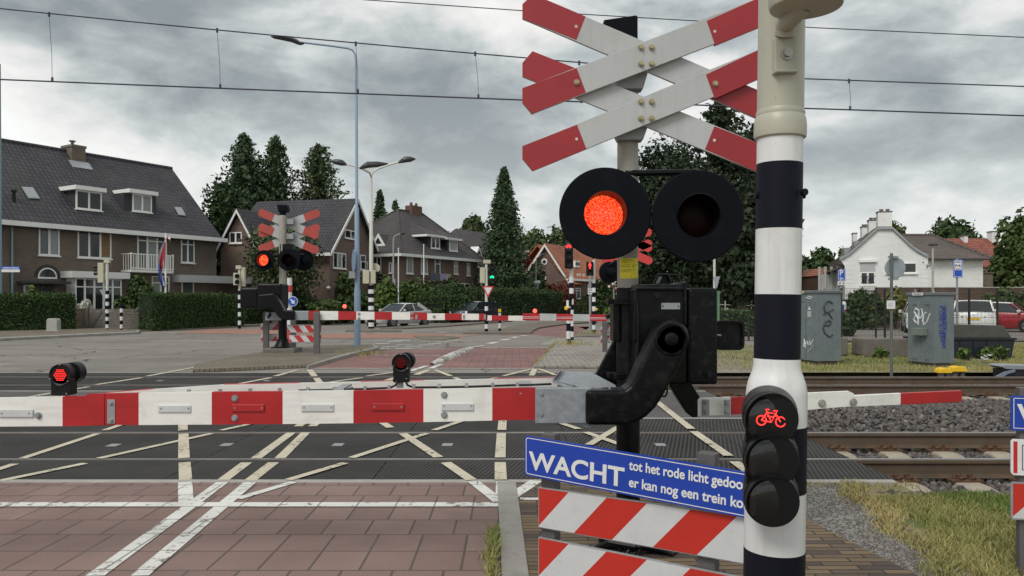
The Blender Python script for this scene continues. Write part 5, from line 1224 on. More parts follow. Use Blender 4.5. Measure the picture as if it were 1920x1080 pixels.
def far_barrier():
    Y = 21.6; k = Y/F
    t = thing('barrier_machine', (xat(510, Y), Y, 0), 'far black barrier machine holding a long striped boom towards the right', 'barrier')
    MB().box(xat(484, Y), xat(530, Y), Y-.1, Y+.6, zat(579, Y), zat(532, Y)).build('machine_housing', 'black_cast', t, bevel=.04)
    MB().box(xat(447, Y), xat(482, Y), Y+.1, Y+.55, zat(578, Y), zat(539, Y)).build('counterweight', 'black_cast', t, bevel=.05)
    MB().prism([P(a, b, Y-.35) for a, b in ((484, 553), (512, 550), (517, 553), (532, 581), (551, 582), (551, 600), (530, 601), (521, 594), (512, 580), (484, 578))], (0, .25, 0)).build('crank_arm', 'black_cast', t, bevel=.03)
    MB().tube([P(507, 585, Y-.1), P(503, 596, Y-.1), P(508, 590, Y-.2)], .03, 6).build('hose', 'black_plastic', t)
    Yb = 21.4
    def bd(name, segs, thick=.06):
        mb = MB()
        for (a, ta, ba, c), (b, tb, bb, _) in zip(segs[:-1], segs[1:]): mb.m(c).prism([P(a, ba, Yb), P(b, bb, Yb), P(b, tb, Yb), P(a, ta, Yb)], (0, thick, 0))
        return mb.build(name, ['boom_white', 'boom_red'], t)
    MB().box(xat(551, Yb), xat(579, Yb), Yb-.02, Yb+.1, zat(600.5, Yb), zat(583, Yb)).build('boom_sleeve', 'galv', t, bevel=.01)
    bd('boom_board', [(579, 583, 600, 1), (600, 583, 600, 0), (634, 583.5, 599.7, 1), (668, 584, 599.5, 0), (702, 584.5, 599.5, 1), (735, 585, 599.5, 0), (769, 585.5, 599.5, 1), (796, 586, 599.8, 1), (801, 587.5, 600, 0), (834, 587.7, 600, 1), (866, 588, 600, 0), (898, 588.2, 600, 1), (908, 588.4, 600.2, 1), (914, 591.5, 600.4, 1)])
    bd('boom_tip_board', [(912, 591.5, 601, 0), (922, 591.5, 601, 1), (953, 591.8, 601.2, 0), (985, 592, 601.4, 0)])
    mb = MB()
    for px, py in ((673, 588.5), (673, 597), (814, 593.5), (773, 588), (773, 597)): bolt(mb, P(px, py, Yb), .03, .03, n=8)
    for px in (781, 870, 909): mb.box(xat(px-2, Yb), xat(px+2, Yb), Yb-.01, Yb, zat(598.5, Yb), zat(590, Yb))
    mb.build('boom_fitting', 'galv_dull', t, split=True)
    def bl(px, py, yb):
        c = P(px, py, Yb); o = MB().lathe(c, (0, 1, 0), [(0, .068), (.1, .068), (.11, 0)], 20).box(c.x-.05, c.x+.05, c.y, c.y+.1, zat(yb, Yb), c.z).build('boom_lamp', 'black_plastic', t)
        MB().lathe(c, (0, -1, 0), [(.001, .056), (.012, .03), (.014, 0)], 18).build('lens', 'red_led_far', o, smooth=True)
    bl(646, 574.5, 583.5)
    MB().box(xat(493, Y), xat(523, Y), Y+.2, Y+.24, zat(601, Y), zat(586, Y)).build('rear_sleeve', 'galv', t)
far_barrier()
def far_right_crossing():
    Y = 20.5; k = Y/F; X = xat(1187, Y)
    t = thing('level_crossing_signal', (X, Y, 0), 'far right crossing mast, mostly hidden by the near machine, red cross tips showing', 'crossing signal')
    MB().cyl((X, Y, -.02), (X, Y, zat(380, Y)), .11, n=16).build('mast', 'grey_pole', t, smooth=True)
    for (x0, y0, x1, y1) in ((1130, 455, 1222, 434), (1140, 430, 1222, 468), (1130, 492, 1222, 454), (1140, 458, 1223, 491)):
        a, b = P(x0, y0, Y-.1), P(x1, y1, Y-.1); d = (b-a).normalized(); n = Vector((-d.z, 0, d.x)); w = .105
        MB().prism([a-n*w, b-n*w-d*.06, b-n*w*.3, b+n*w*.4, b+n*w-d*.06, a+n*w], (0, .03, 0)).build('cross_plank', 'cross_red_bright', t)
    c = P(1142, 511, Y-.4); o = MB().lathe(c, (.35, -1, 0), [(-.02, 0), (-.02, 20*k), (.02, 20*k), (.05, 9*k), (.25, 8*k), (.3, 0)], 30).build('target_board', 'black_board', t, smooth=True)
    MB().tube([c+Vector((.0, -.05, .18)), c+Vector((.15, -.1, .30)), c+Vector((.30, 0, .26)), (X, Y, c.z+.2)], .035, 8).build('lamp_arm', 'black_cast', t, smooth=True)
    b = thing('barrier_machine', (xat(1168, Y), Y, 0), 'far right barrier machine behind the near one, with a short red and white boom', 'barrier')
    MB().box(xat(1152, Y), xat(1200, Y), Y-.2, Y+.5, zat(607, Y), zat(563, Y)).build('machine_housing', 'black_cast', b, bevel=.03)
    Yb = Y-.3; mb = MB(); seg = [(980, 587.5, 600.5, 1), (1012, 588, 601, 2), (1043, 588.5, 601, 1), (1074, 589, 601.5, 2), (1106, 589.5, 602, 1), (1137, 590, 602.5, 1)]
    for (a, ta, ba, c_), (q, tb, bb, _) in zip(seg[:-1], seg[1:]): mb.m(c_).prism([P(a, ba, Yb), P(q, bb, Yb), P(q, tb, Yb), P(a, ta, Yb)], (0, .06, 0))
    bo = mb.build('boom_board', ['boom_white', 'boom_red', 'cross_white'], b)
    mb = MB()
    for a, b_, y in ((980, 1011, 594), (980, 1011, 596.5), (1043, 1074, 594.6), (1043, 1074, 597.1), (1106, 1137, 595.4), (1106, 1137, 597.9)): mb.box(xat(a, Yb), xat(b_, Yb), Yb-.004, Yb, zat(y+.4, Yb), zat(y-.3, Yb))
    mb.build('boom_line', 'sign_white', bo, split=True)
    MB().tube([P(1136, 595, Yb), P(1143, 591, Yb), P(1152, 592, Yb)], [.05, .06, .09], 10).build('boom_joint', 'black_cast', b, smooth=True)
    MB().box(xat(1137, Yb), xat(1160, Yb), Yb+.02, Yb+.08, zat(604, Yb), zat(598, Yb)).build('boom_sleeve', 'galv', b)
    c = P(1003, 583, Yb); o = MB().lathe(c, (0, 1, 0), [(0, .068), (.1, .068), (.11, 0)], 20).box(c.x-.04, c.x+.04, c.y, c.y+.1, zat(588, Yb), c.z).build('boom_lamp', 'black_plastic', b)
    MB().lathe(c, (0, -1, 0), [(.001, .056), (.012, .03), (.014, 0)], 18).build('lens', 'red_led_far', o, smooth=True)
far_right_crossing()
def stripe_fence(label, posts, boards, Yp):
    t = thing('barrier_fence', P(posts[0][0], HY+EYE*F/Yp, Yp), label, 'warning fence')
    for px, yb, w, Y in posts:
        z1 = zat(boards[0][2]-5 if len(posts[0]) < 5 else posts[0][4], Y)
        MB().box(xat(px-w/2, Y), xat(px+w/2, Y), Y-.06, Y+.06, -.03, zat(585 if px < 1000 else 600, Y)).build('post', 'post_grey', t, bevel=.01)
    for x0, x1, y0, y1, Y, sl in boards:
        o = MB().box(xat(x0, Y), xat(x1, Y), Y-.01, Y+.02, zat(y1, Y), zat(y0, Y)).build('striped_board', 'galv_dull', t)
        mb = MB(); W = x1-x0; H_ = y1-y0; p = 11.5
        for i in range(-2, 14):
            a = p*i-4; pol = clip_poly([(a, 0), (a+p, 0), (a+p+sl, H_), (a+sl, H_)], .3, W-.3, 1, H_-1)
            if pol: mb.m(i % 2).quad(*[P(x0+u, y0+v, Y-.014) for u, v in (pol if True else pol[::-1])])
        mb.build('stripes', ['reflect_white', 'reflect_red_far'], o)
stripe_fence('two striped boards left of the far mast foot, on a dark post', [(499, 664, 10, 22.3)], [(489, 523, 606, 619, 22.5, -11), (489, 519, 626, 640, 22.5, -11)], 22.3)
stripe_fence('two striped boards right of the far mast foot, under the long boom', [(594, 670, 11, 21.3), (550, 655, 9, 23.4)], [(539, 602, 609, 624, 21.5, 11), (542, 602, 628, 642, 21.5, 11)], 21.3)
stripe_fence('striped boards on a slanting dark post beside the far right machine', [(1134, 663, 9, 22.4)], [(1126, 1160, 611, 624, 22.6, -11), (1126, 1160, 629, 643, 22.6, -11)], 22.4)
def keep_right_post():
    Y = 25.0; X = xat(543, Y); t = thing('traffic_sign', (X, Y, 0), 'red and white banded post with a blue arrow disc behind the far mast', 'traffic sign')
    mb = MB(); ys = [521, 535, 548, 560, 573, 586, 600, 614, 628]
    for i, (a, b) in enumerate(zip(ys[:-1], ys[1:])): mb.m(i % 2).cyl((X, Y, zat(b, Y)), (X, Y, zat(a, Y)), .08, n=14)
    mb.cyl((X, Y, 0), (X, Y, zat(628, Y)), .08, n=14); mb.build('banded_pole', ['sign_white', 'cross_red_bright'], t, smooth=True)
    c = P(549, 565, Y-.1); o = MB().lathe(c, (0, -1, 0), [(0, .16), (.01, .165), (.012, .155), (.012, 0)], 32).build('sign_disc', 'sign_white', t)
    MB().lathe(c+Vector((0, -.013, 0)), (0, -1, 0), [(0, .148), (.002, .148), (.002, 0)], 32).build('blue_face', 'sign_blue_bright', o)
    q = lambda u, v: c+Vector((u, -.0165, v)); MB().quad(*[q(*p) for p in ((-.085, .06), (-.055, .085), (.015, .015), (.05, .05), (.07, -.08), (-.06, -.06), (-.025, -.025))]).build('arrow', 'sign_white', o)
keep_right_post()

# ---- traffic signals
def housing(t, x0, x1, y0, y1, Y, mat, d0=-.12, d1=.08, name='signal_head', bev=.02): return MB().box(xat(x0, Y), xat(x1, Y), Y+d0, Y+d1, zat(y1, Y), zat(y0, Y)).build(name, mat, t, bevel=bev)
def visors(parent, pts, r, Y, ax, mat='black_plastic', L=.22):
    for px, py in pts:
        c = P(px, py, Y); MB().lathe(c, ax, [(0, r), (L, r*1.02), (L, r*.93), (.02, r*.9), (.0, 0)], 18).build('visor', mat, parent, smooth=True)
def symbol_bike(parent, c, s, mat):
    q = lambda u, v: c+Vector((u*s, 0, v*s)); mb = MB(); th = s*.10
    for cx in (-.58, .58): mb.tube([q(cx+.36*math.cos(2*math.pi*i/14), -.22+.36*math.sin(2*math.pi*i/14)) for i in range(15)], th, 5)
    mb.tube([q(-.58, -.22), q(-.2, .42), q(.42, .32), q(.06, -.25), q(-.2, .42)], th, 5); mb.tube([q(.58, -.22), q(.36, .58), q(.6, .66)], th, 5); mb.tube([q(-.28, .55), q(-.05, .55)], th, 5); mb.build('bicycle_symbol', mat, parent)
def pole_signal(label, px, pyb, pyt, pyband, r, name='traffic_light', nb=9, pole='lamp_pale', cat='traffic light', fb=True, Y=None, z0=.0):
    Y = Y or depth(pyb, z0); X = xat(px, Y); t = thing(name, (X, Y, z0), label, cat)
    MB().cyl((X, Y, zat(pyband, Y)), (X, Y, zat(pyt, Y)), r*.85, n=14).build('pole', pole, t, smooth=True)
    mb = MB(); banded(mb, X, Y, z0-.04, zat(pyband, Y), r, nb, fb); mb.build('banded_pole', ['band_black', 'pole_white'], t, smooth=True); return t, X, Y
# left, turned away, with the back of a give-way triangle
t, X, Y = pole_signal('left traffic light turned away, cream housing on a striped post by the wooden gate', 201, 621, 492, 545, .085, nb=11)
MB().box(X-.13, X+.15, Y-.1, Y+.1, zat(493, Y), zat(487, Y)).build('pole_cap', 'cream_box', t)
h = housing(t, 185, 196, 493, 530, Y, 'cream_box'); visors(h, [(185, 500), (185, 506.5), (185, 513)], .075, Y, (-1, -.1, -.05))
MB().prism([P(186.5, 543, Y+.1), P(210, 543.5, Y+.1), P(198.5, 566, Y+.1)], (0, .02, 0)).build('give_way_sign_back', 'sign_back', t)
def bollard(label, px, pyb, pyt, r, nb=7, group=None, top='black', fb=True):
    Y = depth(pyb, .0); X = xat(px, Y); t = thing('bollard', (X, Y, 0), label, 'bollard', group); mb = MB(); banded(mb, X, Y, -.03, zat(pyt, Y), r, nb, fb); mb.build('banded_tube', ['band_black', 'pole_white'], t, smooth=True)
    MB().lathe((X, Y, zat(pyt, Y)), (0, 0, 1), [(0, r*1.05), (.02, r*1.05), (.05, r*.6), (.055, 0)], 14).build('cap', 'band_black', t, smooth=True); return t, X, Y
bollard('short striped bollard beside the wooden gate, left side of the junction', 227.5, 622, 571, .07)
# signal in front of the second hedge
t, X, Y = pole_signal('striped traffic light post by the long hedge with cream backs and dark lenses', 449, 616, 500, 545, .085, nb=9)
h = housing(t, 443, 453, 498, 505, Y, 'cream_box', name='pole_cap'); h = housing(t, 452, 459, 501, 537, Y, 'cream_box', d0=-.05, d1=.2); h2 = housing(t, 440, 449, 512, 535, Y, 'cream_box', d0=-.25, d1=-.1)
visors(h2, [(445.5, 518), (445.5, 529)], .12, Y-.26, (0, -1, 0), L=.12)
# white double lamp with signals (middle)
def double_lamp():
    Y = 40.6; X = xat(696, Y); t = thing('street_lamp', (X, Y, 0), 'white street lamp with three arms, striped foot and cream signal boxes halfway up', 'street lamp')
    mb = MB(); mb.tube([(X, Y, zat(535, Y)), (X, Y, zat(395, Y)), (X, Y, zat(394, Y)), (X, Y, zat(330, Y))], [.12, .09, .075, .06], 14); mb.build('pole', 'lamp_pale', t, smooth=True)
    mb = MB(); banded(mb, X, Y, -.03, zat(535, Y), .155, 11, True); mb.build('banded_foot', ['band_black', 'pole_white'], t, smooth=True)
    for pts, head in (([(696, 331), (694, 323), (686, 317), (662, 311), (650, 308)], [(650, 309), (640, 305), (619, 301.5)]), ([(696, 331), (699, 323), (710, 316), (732, 308), (747, 304)], [(747, 305), (760, 299), (779, 298)]), ([(696, 331), (693, 324), (682, 318), (676, 315)], [(674, 316), (690, 309), (727, 307)])):
        dy = -2.2 if head[2][0] == 727 else 0
        MB().tube([P(a, b, Y+dy*i/4) for i, (a, b) in enumerate(pts)], .05, 8).build('arm', 'lamp_pale', t, smooth=True)
        q = [P(a, b, Y+dy) for a, b in head]; L = MB().tube([q[0], q[0].lerp(q[1], .6), q[1], q[1].lerp(q[2], .5), q[2]], [.05, .13, .17, .15, .04], 10); 
        for i in range(len(L.v)): pass
        L.build('lamp_head', 'lamp_head', t, smooth=True)
    for px0, px1, d0, d1 in ((682, 694, -.3, -.05), (697, 706, -.32, -.08)): housing(t, px0, px1, 507, 532, Y, 'cream_box', d0, d1)
    hh = housing(t, 705, 709, 509, 531, Y, 'black_plastic', -.15, .05, name='signal_side'); visors(hh, [(709, 514), (709, 521), (709, 527)], .09, Y, (1, .1, -.05))
    hh = housing(t, 678, 682, 510, 530, Y, 'black_plastic', -.15, .05, name='signal_side'); visors(hh, [(678, 513), (678, 520)], .07, Y, (-1, .1, -.05), L=.16)
    MB().lathe(P(703, 503, Y+.15), (0, 1, 0), [(0, 0), (0, .27), (.03, .27), (.03, 0)], 30).build('sign_back', 'cream_box', t)
double_lamp()
# pedestrian-island signal with give-way sign and green bicycle
t, X, Y = pole_signal('traffic light with a green bicycle and a give-way triangle on the traffic island', 912, 623, 495, 566, .085, nb=7, z0=.05)
MB().box(X-.15, X+.2, Y-.12, Y+.12, zat(494, Y), zat(487.5, Y)).build('pole_cap', 'cream_box', t)
housing(t, 900, 909.5, 502, 531, Y, 'cream_box'); hh = housing(t, 918, 928, 494, 528, Y, 'black_plastic', -.1, .05)
visors(hh, [(922.5, 499.5), (922.5, 509)], .12, Y-.1, (0, -1, 0), L=.08); symbol_bike(hh, P(922.5, 519, Y-.13), .095, 'green_led')
q = lambda a, b, d=0: P(a, b, Y-.12-d); o = MB().prism([q(904, 536.5), q(926.5, 536.5), q(915, 558)], (0, .02, 0)).build('give_way_sign', 'sign_red', t); MB().prism([q(907.8, 538.9, .003), q(922.7, 538.9, .003), q(915, 553.3, .003)], (0, .002, 0)).build('white_face', 'sign_white', o)
bt, bx, by = bollard('striped bollard with a yellow button on the traffic island', 937, 624, 577, .068, nb=5)
MB().box(bx-.075, bx+.07, by-.085, by-.05, zat(585, by), zat(579, by)).build('push_button', 'yellow', bt)
def round_sign():
    Y = 62; X = xat(948, Y); t = thing('traffic_sign', (X, Y, 0), 'grey back of a round sign on a yellow bollard by the far hedge', 'traffic sign')
    MB().box(X-.14, X+.14, Y-.1, Y+.1, -.02, zat(579, Y)).build('yellow_base', 'yellow', t, bevel=.03); MB().cyl((X, Y, zat(580, Y)), (X, Y, zat(560, Y)), .04, n=8).build('pole', 'galv_dull', t)
    MB().lathe(P(948, 566, Y-.1), (0, -1, 0), [(0, 0), (0, .26), (.03, .26), (.03, 0)], 28).build('sign_disc', 'sign_back', t)
round_sign()
# bicycle signal on the right footpath
t, X, Y = pole_signal('tall striped post with a red bicycle signal on the right footpath', 1071.5, 640, 467, 520, .088, nb=12)
hh = housing(t, 1058.5, 1074, 455, 504, Y, 'black_plastic', -.22, -.02, bev=.03); visors(hh, [(1066, 478.5), (1066, 494)], .15, Y-.22, (0, -1, 0), L=.12)
MB().lathe(P(1066, 461.5, Y-.222), (0, -1, 0), [(0, .14), (.01, .14), (.012, 0)], 20).build('lens', 'lens_dark', hh); symbol_bike(hh, P(1066, 461.5, Y-.245), .105, 'red_led')
t, X, Y = bollard('striped push-button post standing in front of the red bicycle signal', 1066, 648, 563, .078, nb=6)
MB().lathe(P(1063, 578, Y-.02), (-.6, -.8, 0), [(0, .07), (.06, .07), (.075, .05), (.08, 0)], 16).build('push_button', 'yellow', t)
hs = MB().box(xat(1066, Y), xat(1072, Y), Y-.1, Y+.1, zat(574, Y), zat(558, Y)).build('small_light', 'black_plastic', t, bevel=.02); MB().lathe(P(1070, 560, Y-.1), (0, -1, 0), [(0, .06), (.02, .055), (.02, 0)], 14).build('small_lens', 'lens_off_red', hs)
# pedestrian signal
t, X, Y = pole_signal('striped post with a red standing pedestrian light and yellow push button', 1113.5, 625, 487, 531, .085, nb=11, z0=.05)
hh = housing(t, 1099, 1112, 491, 517, Y, 'black_plastic', -.2, 0, bev=.03); visors(hh, [(1106, 511)], .13, Y-.2, (0, -1, 0), L=.1)
q = lambda a, b: P(a, b, Y-.22); mb = MB(); c = q(1106, 493.2); mb.lathe(c, (0, -1, 0), [(0, .035), (.01, .03), (.012, 0)], 12); mb.box(c.x-.06, c.x+.06, c.y-.01, c.y, q(0, 499.5).z, q(0, 494.8).z); mb.box(c.x-.032, c.x-.004, c.y-.01, c.y, q(0, 504).z, q(0, 499.5).z); mb.box(c.x+.004, c.x+.032, c.y-.01, c.y, q(0, 504).z, q(0, 499.5).z); mb.build('standing_figure', 'red_led', hh)
MB().lathe(P(1117.5, 580, Y-.02), (.6, -.8, 0), [(0, .06), (.06, .06), (.075, 0)], 14).build('push_button', 'yellow', t)
def info_post():
    Y = 37.3; X = xat(1106.5, Y); t = thing('sign_post', (X, Y, .05), 'slim grey post with a white square notice left of the pedestrian light', 'sign post')
    MB().cyl((X, Y, 0), (X, Y, zat(515, Y)), .06, n=10).build('pole', 'galv_dull', t, smooth=True); o = MB().box(xat(1102, Y), xat(1110, Y), Y-.09, Y-.07, zat(552, Y), zat(541, Y)).build('white_notice', 'sign_white', t)
    MB().box(xat(1102, Y), xat(1104.5, Y), Y-.06, Y+.02, zat(541, Y), zat(533, Y)).build('small_box', 'galv', t)
    mb = MB(); [mb.box(xat(a, Y), xat(a+2, Y), Y-.094, Y-.09, zat(b+2.6, Y), zat(b, Y)) for a, b in ((1103.4, 542.5), (1106.6, 542.5), (1103.4, 547), (1106.6, 547))]; mb.build('pictogram', 'post_grey', o)
info_post()
def street_sign_right():
    Y = 55; X = xat(1151, Y); t = thing('street_sign', (X, Y, 0), 'small brown street sign on a grey pole beside the far right mast', 'street sign')
    MB().cyl((X, Y, 0), (X, Y, zat(527, Y)), .05, n=8).build('pole', 'galv_dull', t); MB().box(xat(1141, Y), xat(1155, Y), Y-.09, Y-.06, zat(539, Y), zat(534.5, Y)).build('sign_panel', 'rust', t); MB().lathe(P(1142, 537, Y-.1), (0, -1, 0), [(0, .09), (.01, .09), (.01, 0)], 12).build('round_mark', 'sign_white', t)
street_sign_right()

# ---- lamps and poles
def tall_lamp():
    Y = 25.2; k = Y/F; X = xat(670, Y); t = thing('street_lamp', (X, Y, 0), 'tall blue-grey street lamp in front, its arm curving left over the road', 'street lamp')
    mb = MB(); mb.tube([(X, Y, -.03), (X, Y, zat(545, Y)), (X, Y, zat(538, Y)), (X-.02, Y, zat(390, Y)), (X-.02, Y, zat(388, Y)), (X-.03, Y, zat(180, Y)), (X-.03, Y, zat(178, Y))], [.108, .105, .085, .075, .05, .045, .032], 16)
    q = [(667.5, 178), (667.5, 115), (666, 102), (661, 94), (652, 90.5), (620, 86), (570, 80)]; mb.tube([P(a, b, Y) for a, b in q], .032, 12); mb.build('pole', 'lamp_blue', t, smooth=True)
    mb = MB(); top = [P(508, 67.5, Y), P(545, 69, Y), P(561, 75, Y), P(566, 82, Y)]; pr = []
    ring = []
    for i, (px, py, hw, th) in enumerate(((508, 68.5, .04, .012), (513, 70, .10, .035), (530, 72, .17, .05), (546, 74.5, .17, .07), (556, 78, .13, .085), (563, 81.5, .07, .06), (570, 81, .04, .035))):
        c = P(px, py, Y); o = len(mb.v)
        for j in range(12): a = 2*math.pi*j/12; mb.v.append(c+Vector((0, math.cos(a)*hw, math.sin(a)*th)))
        ring.append(o)
    for a, b in zip(ring[:-1], ring[1:]):
        for j in range(12): mb.f.append([a+j, a+(j+1) % 12, b+(j+1) % 12, b+j]); mb.mi.append(0)
    mb.f += [[ring[0]+j for j in range(12)][::-1], [ring[-1]+j for j in range(12)]]; mb.mi += [0, 0]
    mb.build('lamp_head', 'lamp_head', t, smooth=True)
    MB().lathe(P(664, 489, Y-.12), (-.93, -.36, 0), [(0, 0), (0, .37), (.02, .37), (.02, 0)], 32).build('round_sign', 'lamp_blue', t); MB().box(xat(656.5, Y), xat(668, Y), Y-.2, Y-.12, zat(522, Y), zat(509, Y)).build('sign_box', 'galv', t)
    mb = MB(); [mb.cyl((X-.01, Y, zat(p+1, Y)), (X-.01, Y, zat(p-1, Y)), .095, n=14) for p in (509, 519)]; mb.build('strap', 'lamp_grey', t, split=True)
tall_lamp()
def thin_lamp(px, pyb, pyt, arm, Y, label, extra=False):
    X = xat(px, Y); t = thing('street_lamp', (X, Y, 0), label, 'street lamp'); k = Y/F
    mb = MB(); pts = [(X, Y, -.03), (X, Y, zat(pyt+12, Y)), P(px+1, pyt+5, Y), P(px+5, pyt+1, Y), P(px+arm-4, pyt-2, Y)]; mb.tube(pts, [.085, .05, .045, .04, .035], 10); mb.build('pole', 'lamp_grey', t, smooth=True)
    MB().tube([P(px+arm-5, pyt-2, Y), P(px+arm-1, pyt-2.5, Y), P(px+arm+4, pyt-3, Y)], [.05, .12, .05], 8).build('lamp_head', 'lamp_head', t, smooth=True)
    if extra:
        MB().box(xat(px-6, Y), xat(px+8, Y), Y-.12, Y-.06, zat(531, Y), zat(526, Y)).build('street_plate', 'sign_white', t); MB().box(xat(px-4, Y), xat(px+5, Y), Y-.14, Y-.06, zat(541, Y), zat(532, Y)).build('sign_back', 'sign_back', t)
    else: MB().box(xat(px-1, Y), xat(px+4, Y), Y-.14, Y-.06, zat(536, Y), zat(523, Y)).build('sign_back', 'sign_back', t); MB().box(xat(px, Y), xat(px+3, Y), Y-.16, Y-.08, zat(547, Y), zat(541, Y)).build('small_plate', 'sign_white', t)
    return t
thin_lamp(737.5, 590, 440, 18, 55, 'thin grey street lamp in front of the hipped-roof villa')
thin_lamp(1005, 594, 480, 14, 74, 'thin grey street lamp by the clipped hedges near the orange-roofed house', True)
def white_pole(px, pyb, pyt, Y, label):
    X = xat(px, Y); t = thing('flagpole', (X, Y, 0), label, 'flagpole'); MB().tube([(X, Y, 0), (X, Y, zat(pyt, Y))], [.06, .035], 8).build('pole', 'window_white', t); MB().lathe((X, Y, zat(pyt, Y)), (0, 0, 1), [(0, .05), (.05, .06), (.1, 0)], 8).build('finial', 'window_white', t, smooth=True)
white_pole(747, 600, 467, 57, 'bare white flagpole by the left corner of the villa'); white_pole(794.5, 540, 460, 59, 'bare white flagpole before the middle window of the villa')
def flag():
    Y = 43; X = xat(310.5, Y); t = thing('flagpole', (X, Y, 0), 'white flagpole behind the hedge, carrying a hanging red, white and blue flag', 'flagpole')
    MB().tube([(X, Y, 0), (X, Y, zat(437, Y))], [.06, .04], 10).build('pole', 'window_white', t, smooth=True)
    f = thing('flag', (X, Y, zat(450, Y)), 'limp Dutch flag hanging in folds from the white flagpole', 'flag')
    def strip(u0, u1, mat):
        mb = MB(); n, m = 16, 5; o = len(mb.v)
        for i in range(n+1):
            v = i/n; yy = 446+90*v
            for j in range(m+1):
                u = u0+(u1-u0)*j/m; sp = 2.5+11*math.sin(math.pi*min(1, v*1.05))**.7*(1-.35*v); sh = -6*math.sin(v*2.6)
                mb.v.append(P(309.5+sh*.9-sp*(u-.15)+2.5*math.sin(6*v+u*5), yy+(u*14*(1-v))*.6, Y-.08-.12*math.sin(u*9+v*4)))
        for i in range(n):
            for j in range(m): a = o+i*(m+1)+j; mb.f.append([a, a+1, a+m+2, a+m+1]); mb.mi.append(0)
        mb.build('red_stripe' if mat == 'flag_red' else 'white_stripe' if mat == 'flag_white' else 'blue_stripe', mat, f, smooth=True)
    strip(0, .34, 'flag_red'); strip(.34, .62, 'flag_white'); strip(.62, 1.0, 'flag_blue')
    s = thing('pennant', P(316, 447, Y), 'small white and red pennant at the top of the hedge flagpole', 'flag')
    mb = MB(); n = 8
    for i in range(n+1):
        a = i/n; mb.v += [P(311+9*math.sin(a*2.2), 443+9*a*a, Y-.1+.08*math.sin(a*7)), P(311.5+8*math.sin(a*2.4)*.9, 447+10*a*a, Y-.1+.08*math.sin(a*7))]
    for i in range(n): mb.f.append([2*i, 2*i+1, 2*i+3, 2*i+2]); mb.mi.append(0 if i % 3 != 1 else 1)
    mb.build('cloth', ['flag_white', 'flag_red'], s, smooth=True)
flag()
def left_edge_pole():
    Y = 38.5; X = xat(-2, Y); t = thing('street_lamp', (X, Y, 0), 'pale blue lamp post at the left edge with a blue street name plate', 'street lamp')
    MB().tube([(X, Y, 0), (X, Y, 2.2), (X, Y, zat(255, Y)), (X, Y, zat(120, Y))], [.155, .14, .10, .08], 16).build('pole', 'lamp_blue_green', t, smooth=True)
    mb = MB(); mb.cyl((X, Y, .35), (X, Y, zat(548, Y)), .175, n=20, caps=False); mb.build('painted_sleeve', 'mural', t, smooth=True)
    o = MB().box(xat(4, Y), xat(38, Y), Y-.05, Y-.03, zat(505, Y), zat(499.5, Y)).build('name_plate', 'sign_blue_bright', t); MB().box(xat(4, Y), xat(38, Y), Y-.05, Y-.03, zat(510.3, Y), zat(505.2, Y)).build('sub_plate', 'sign_white', t)
    mb = MB(); x = 6.5
    while x < 35: w = random.uniform(.6, 1.5); mb.box(xat(x, Y), xat(x+w, Y), Y-.054, Y-.05, zat(503.6, Y), zat(501.4, Y)); x += w+.5
    mb.build('print', 'sign_white', o)
left_edge_pole()

# ---- overhead line of the far track
def wires():
    Y = 14.75
    def wire(name, pts, r, label, ys=Y):
        t = thing(name, P(pts[0][0], pts[0][1], ys), label, 'overhead wire'); MB().tube([P(a, b, ys) for a, b in pts], r, 6).build('conductor', 'wire', t, smooth=True); return t
    con = wire('contact_wire', [(-500, 130), (0, 149), (500, 169), (980, 187.5), (1310, 197), (1600, 206), (1920, 217), (2400, 234)], .014, 'lower overhead wire spanning the whole sky above the far track')
    mes = wire('messenger_wire', [(-500, -50), (0, 16), (250, 41), (500, 65), (750, 88), (980, 108), (1250, 131), (1505, 147.5), (1920, 162), (2400, 176)], .012, 'sagging upper wire that carries the droppers above the far track')
    for (a, b), (c, d) in (((92, 26), (98, 152)), ((407, 56), (413, 165)), ((667, 81), (671, 174)), ((891, 100), (897, 184)), ((1086, 117), (1090, 192)), ((1592, 151), (1594, 206))):
        mb = MB(); p, q = P(a, b, Y), P(c, d, Y); mid = p.lerp(q, .6)+Vector((.015, 0, 0)); mb.tube([p, mid, q], .0045, 5); mb.cyl(p+Vector((0, 0, -.05)), p+Vector((0, 0, .03)), .022, n=8); mb.cyl(q+Vector((0, 0, -.01)), q+Vector((0, 0, .07)), .022, n=8)
        mb.build('dropper', 'wire', mes)
    wire('feeder_wire', [(300, -30), (690, 0), (980, 20), (1250, 36), (1530, 52), (1920, 70), (2400, 92)], .011, 'thin highest wire crossing behind the top of the crosses', 17.5)
wires()

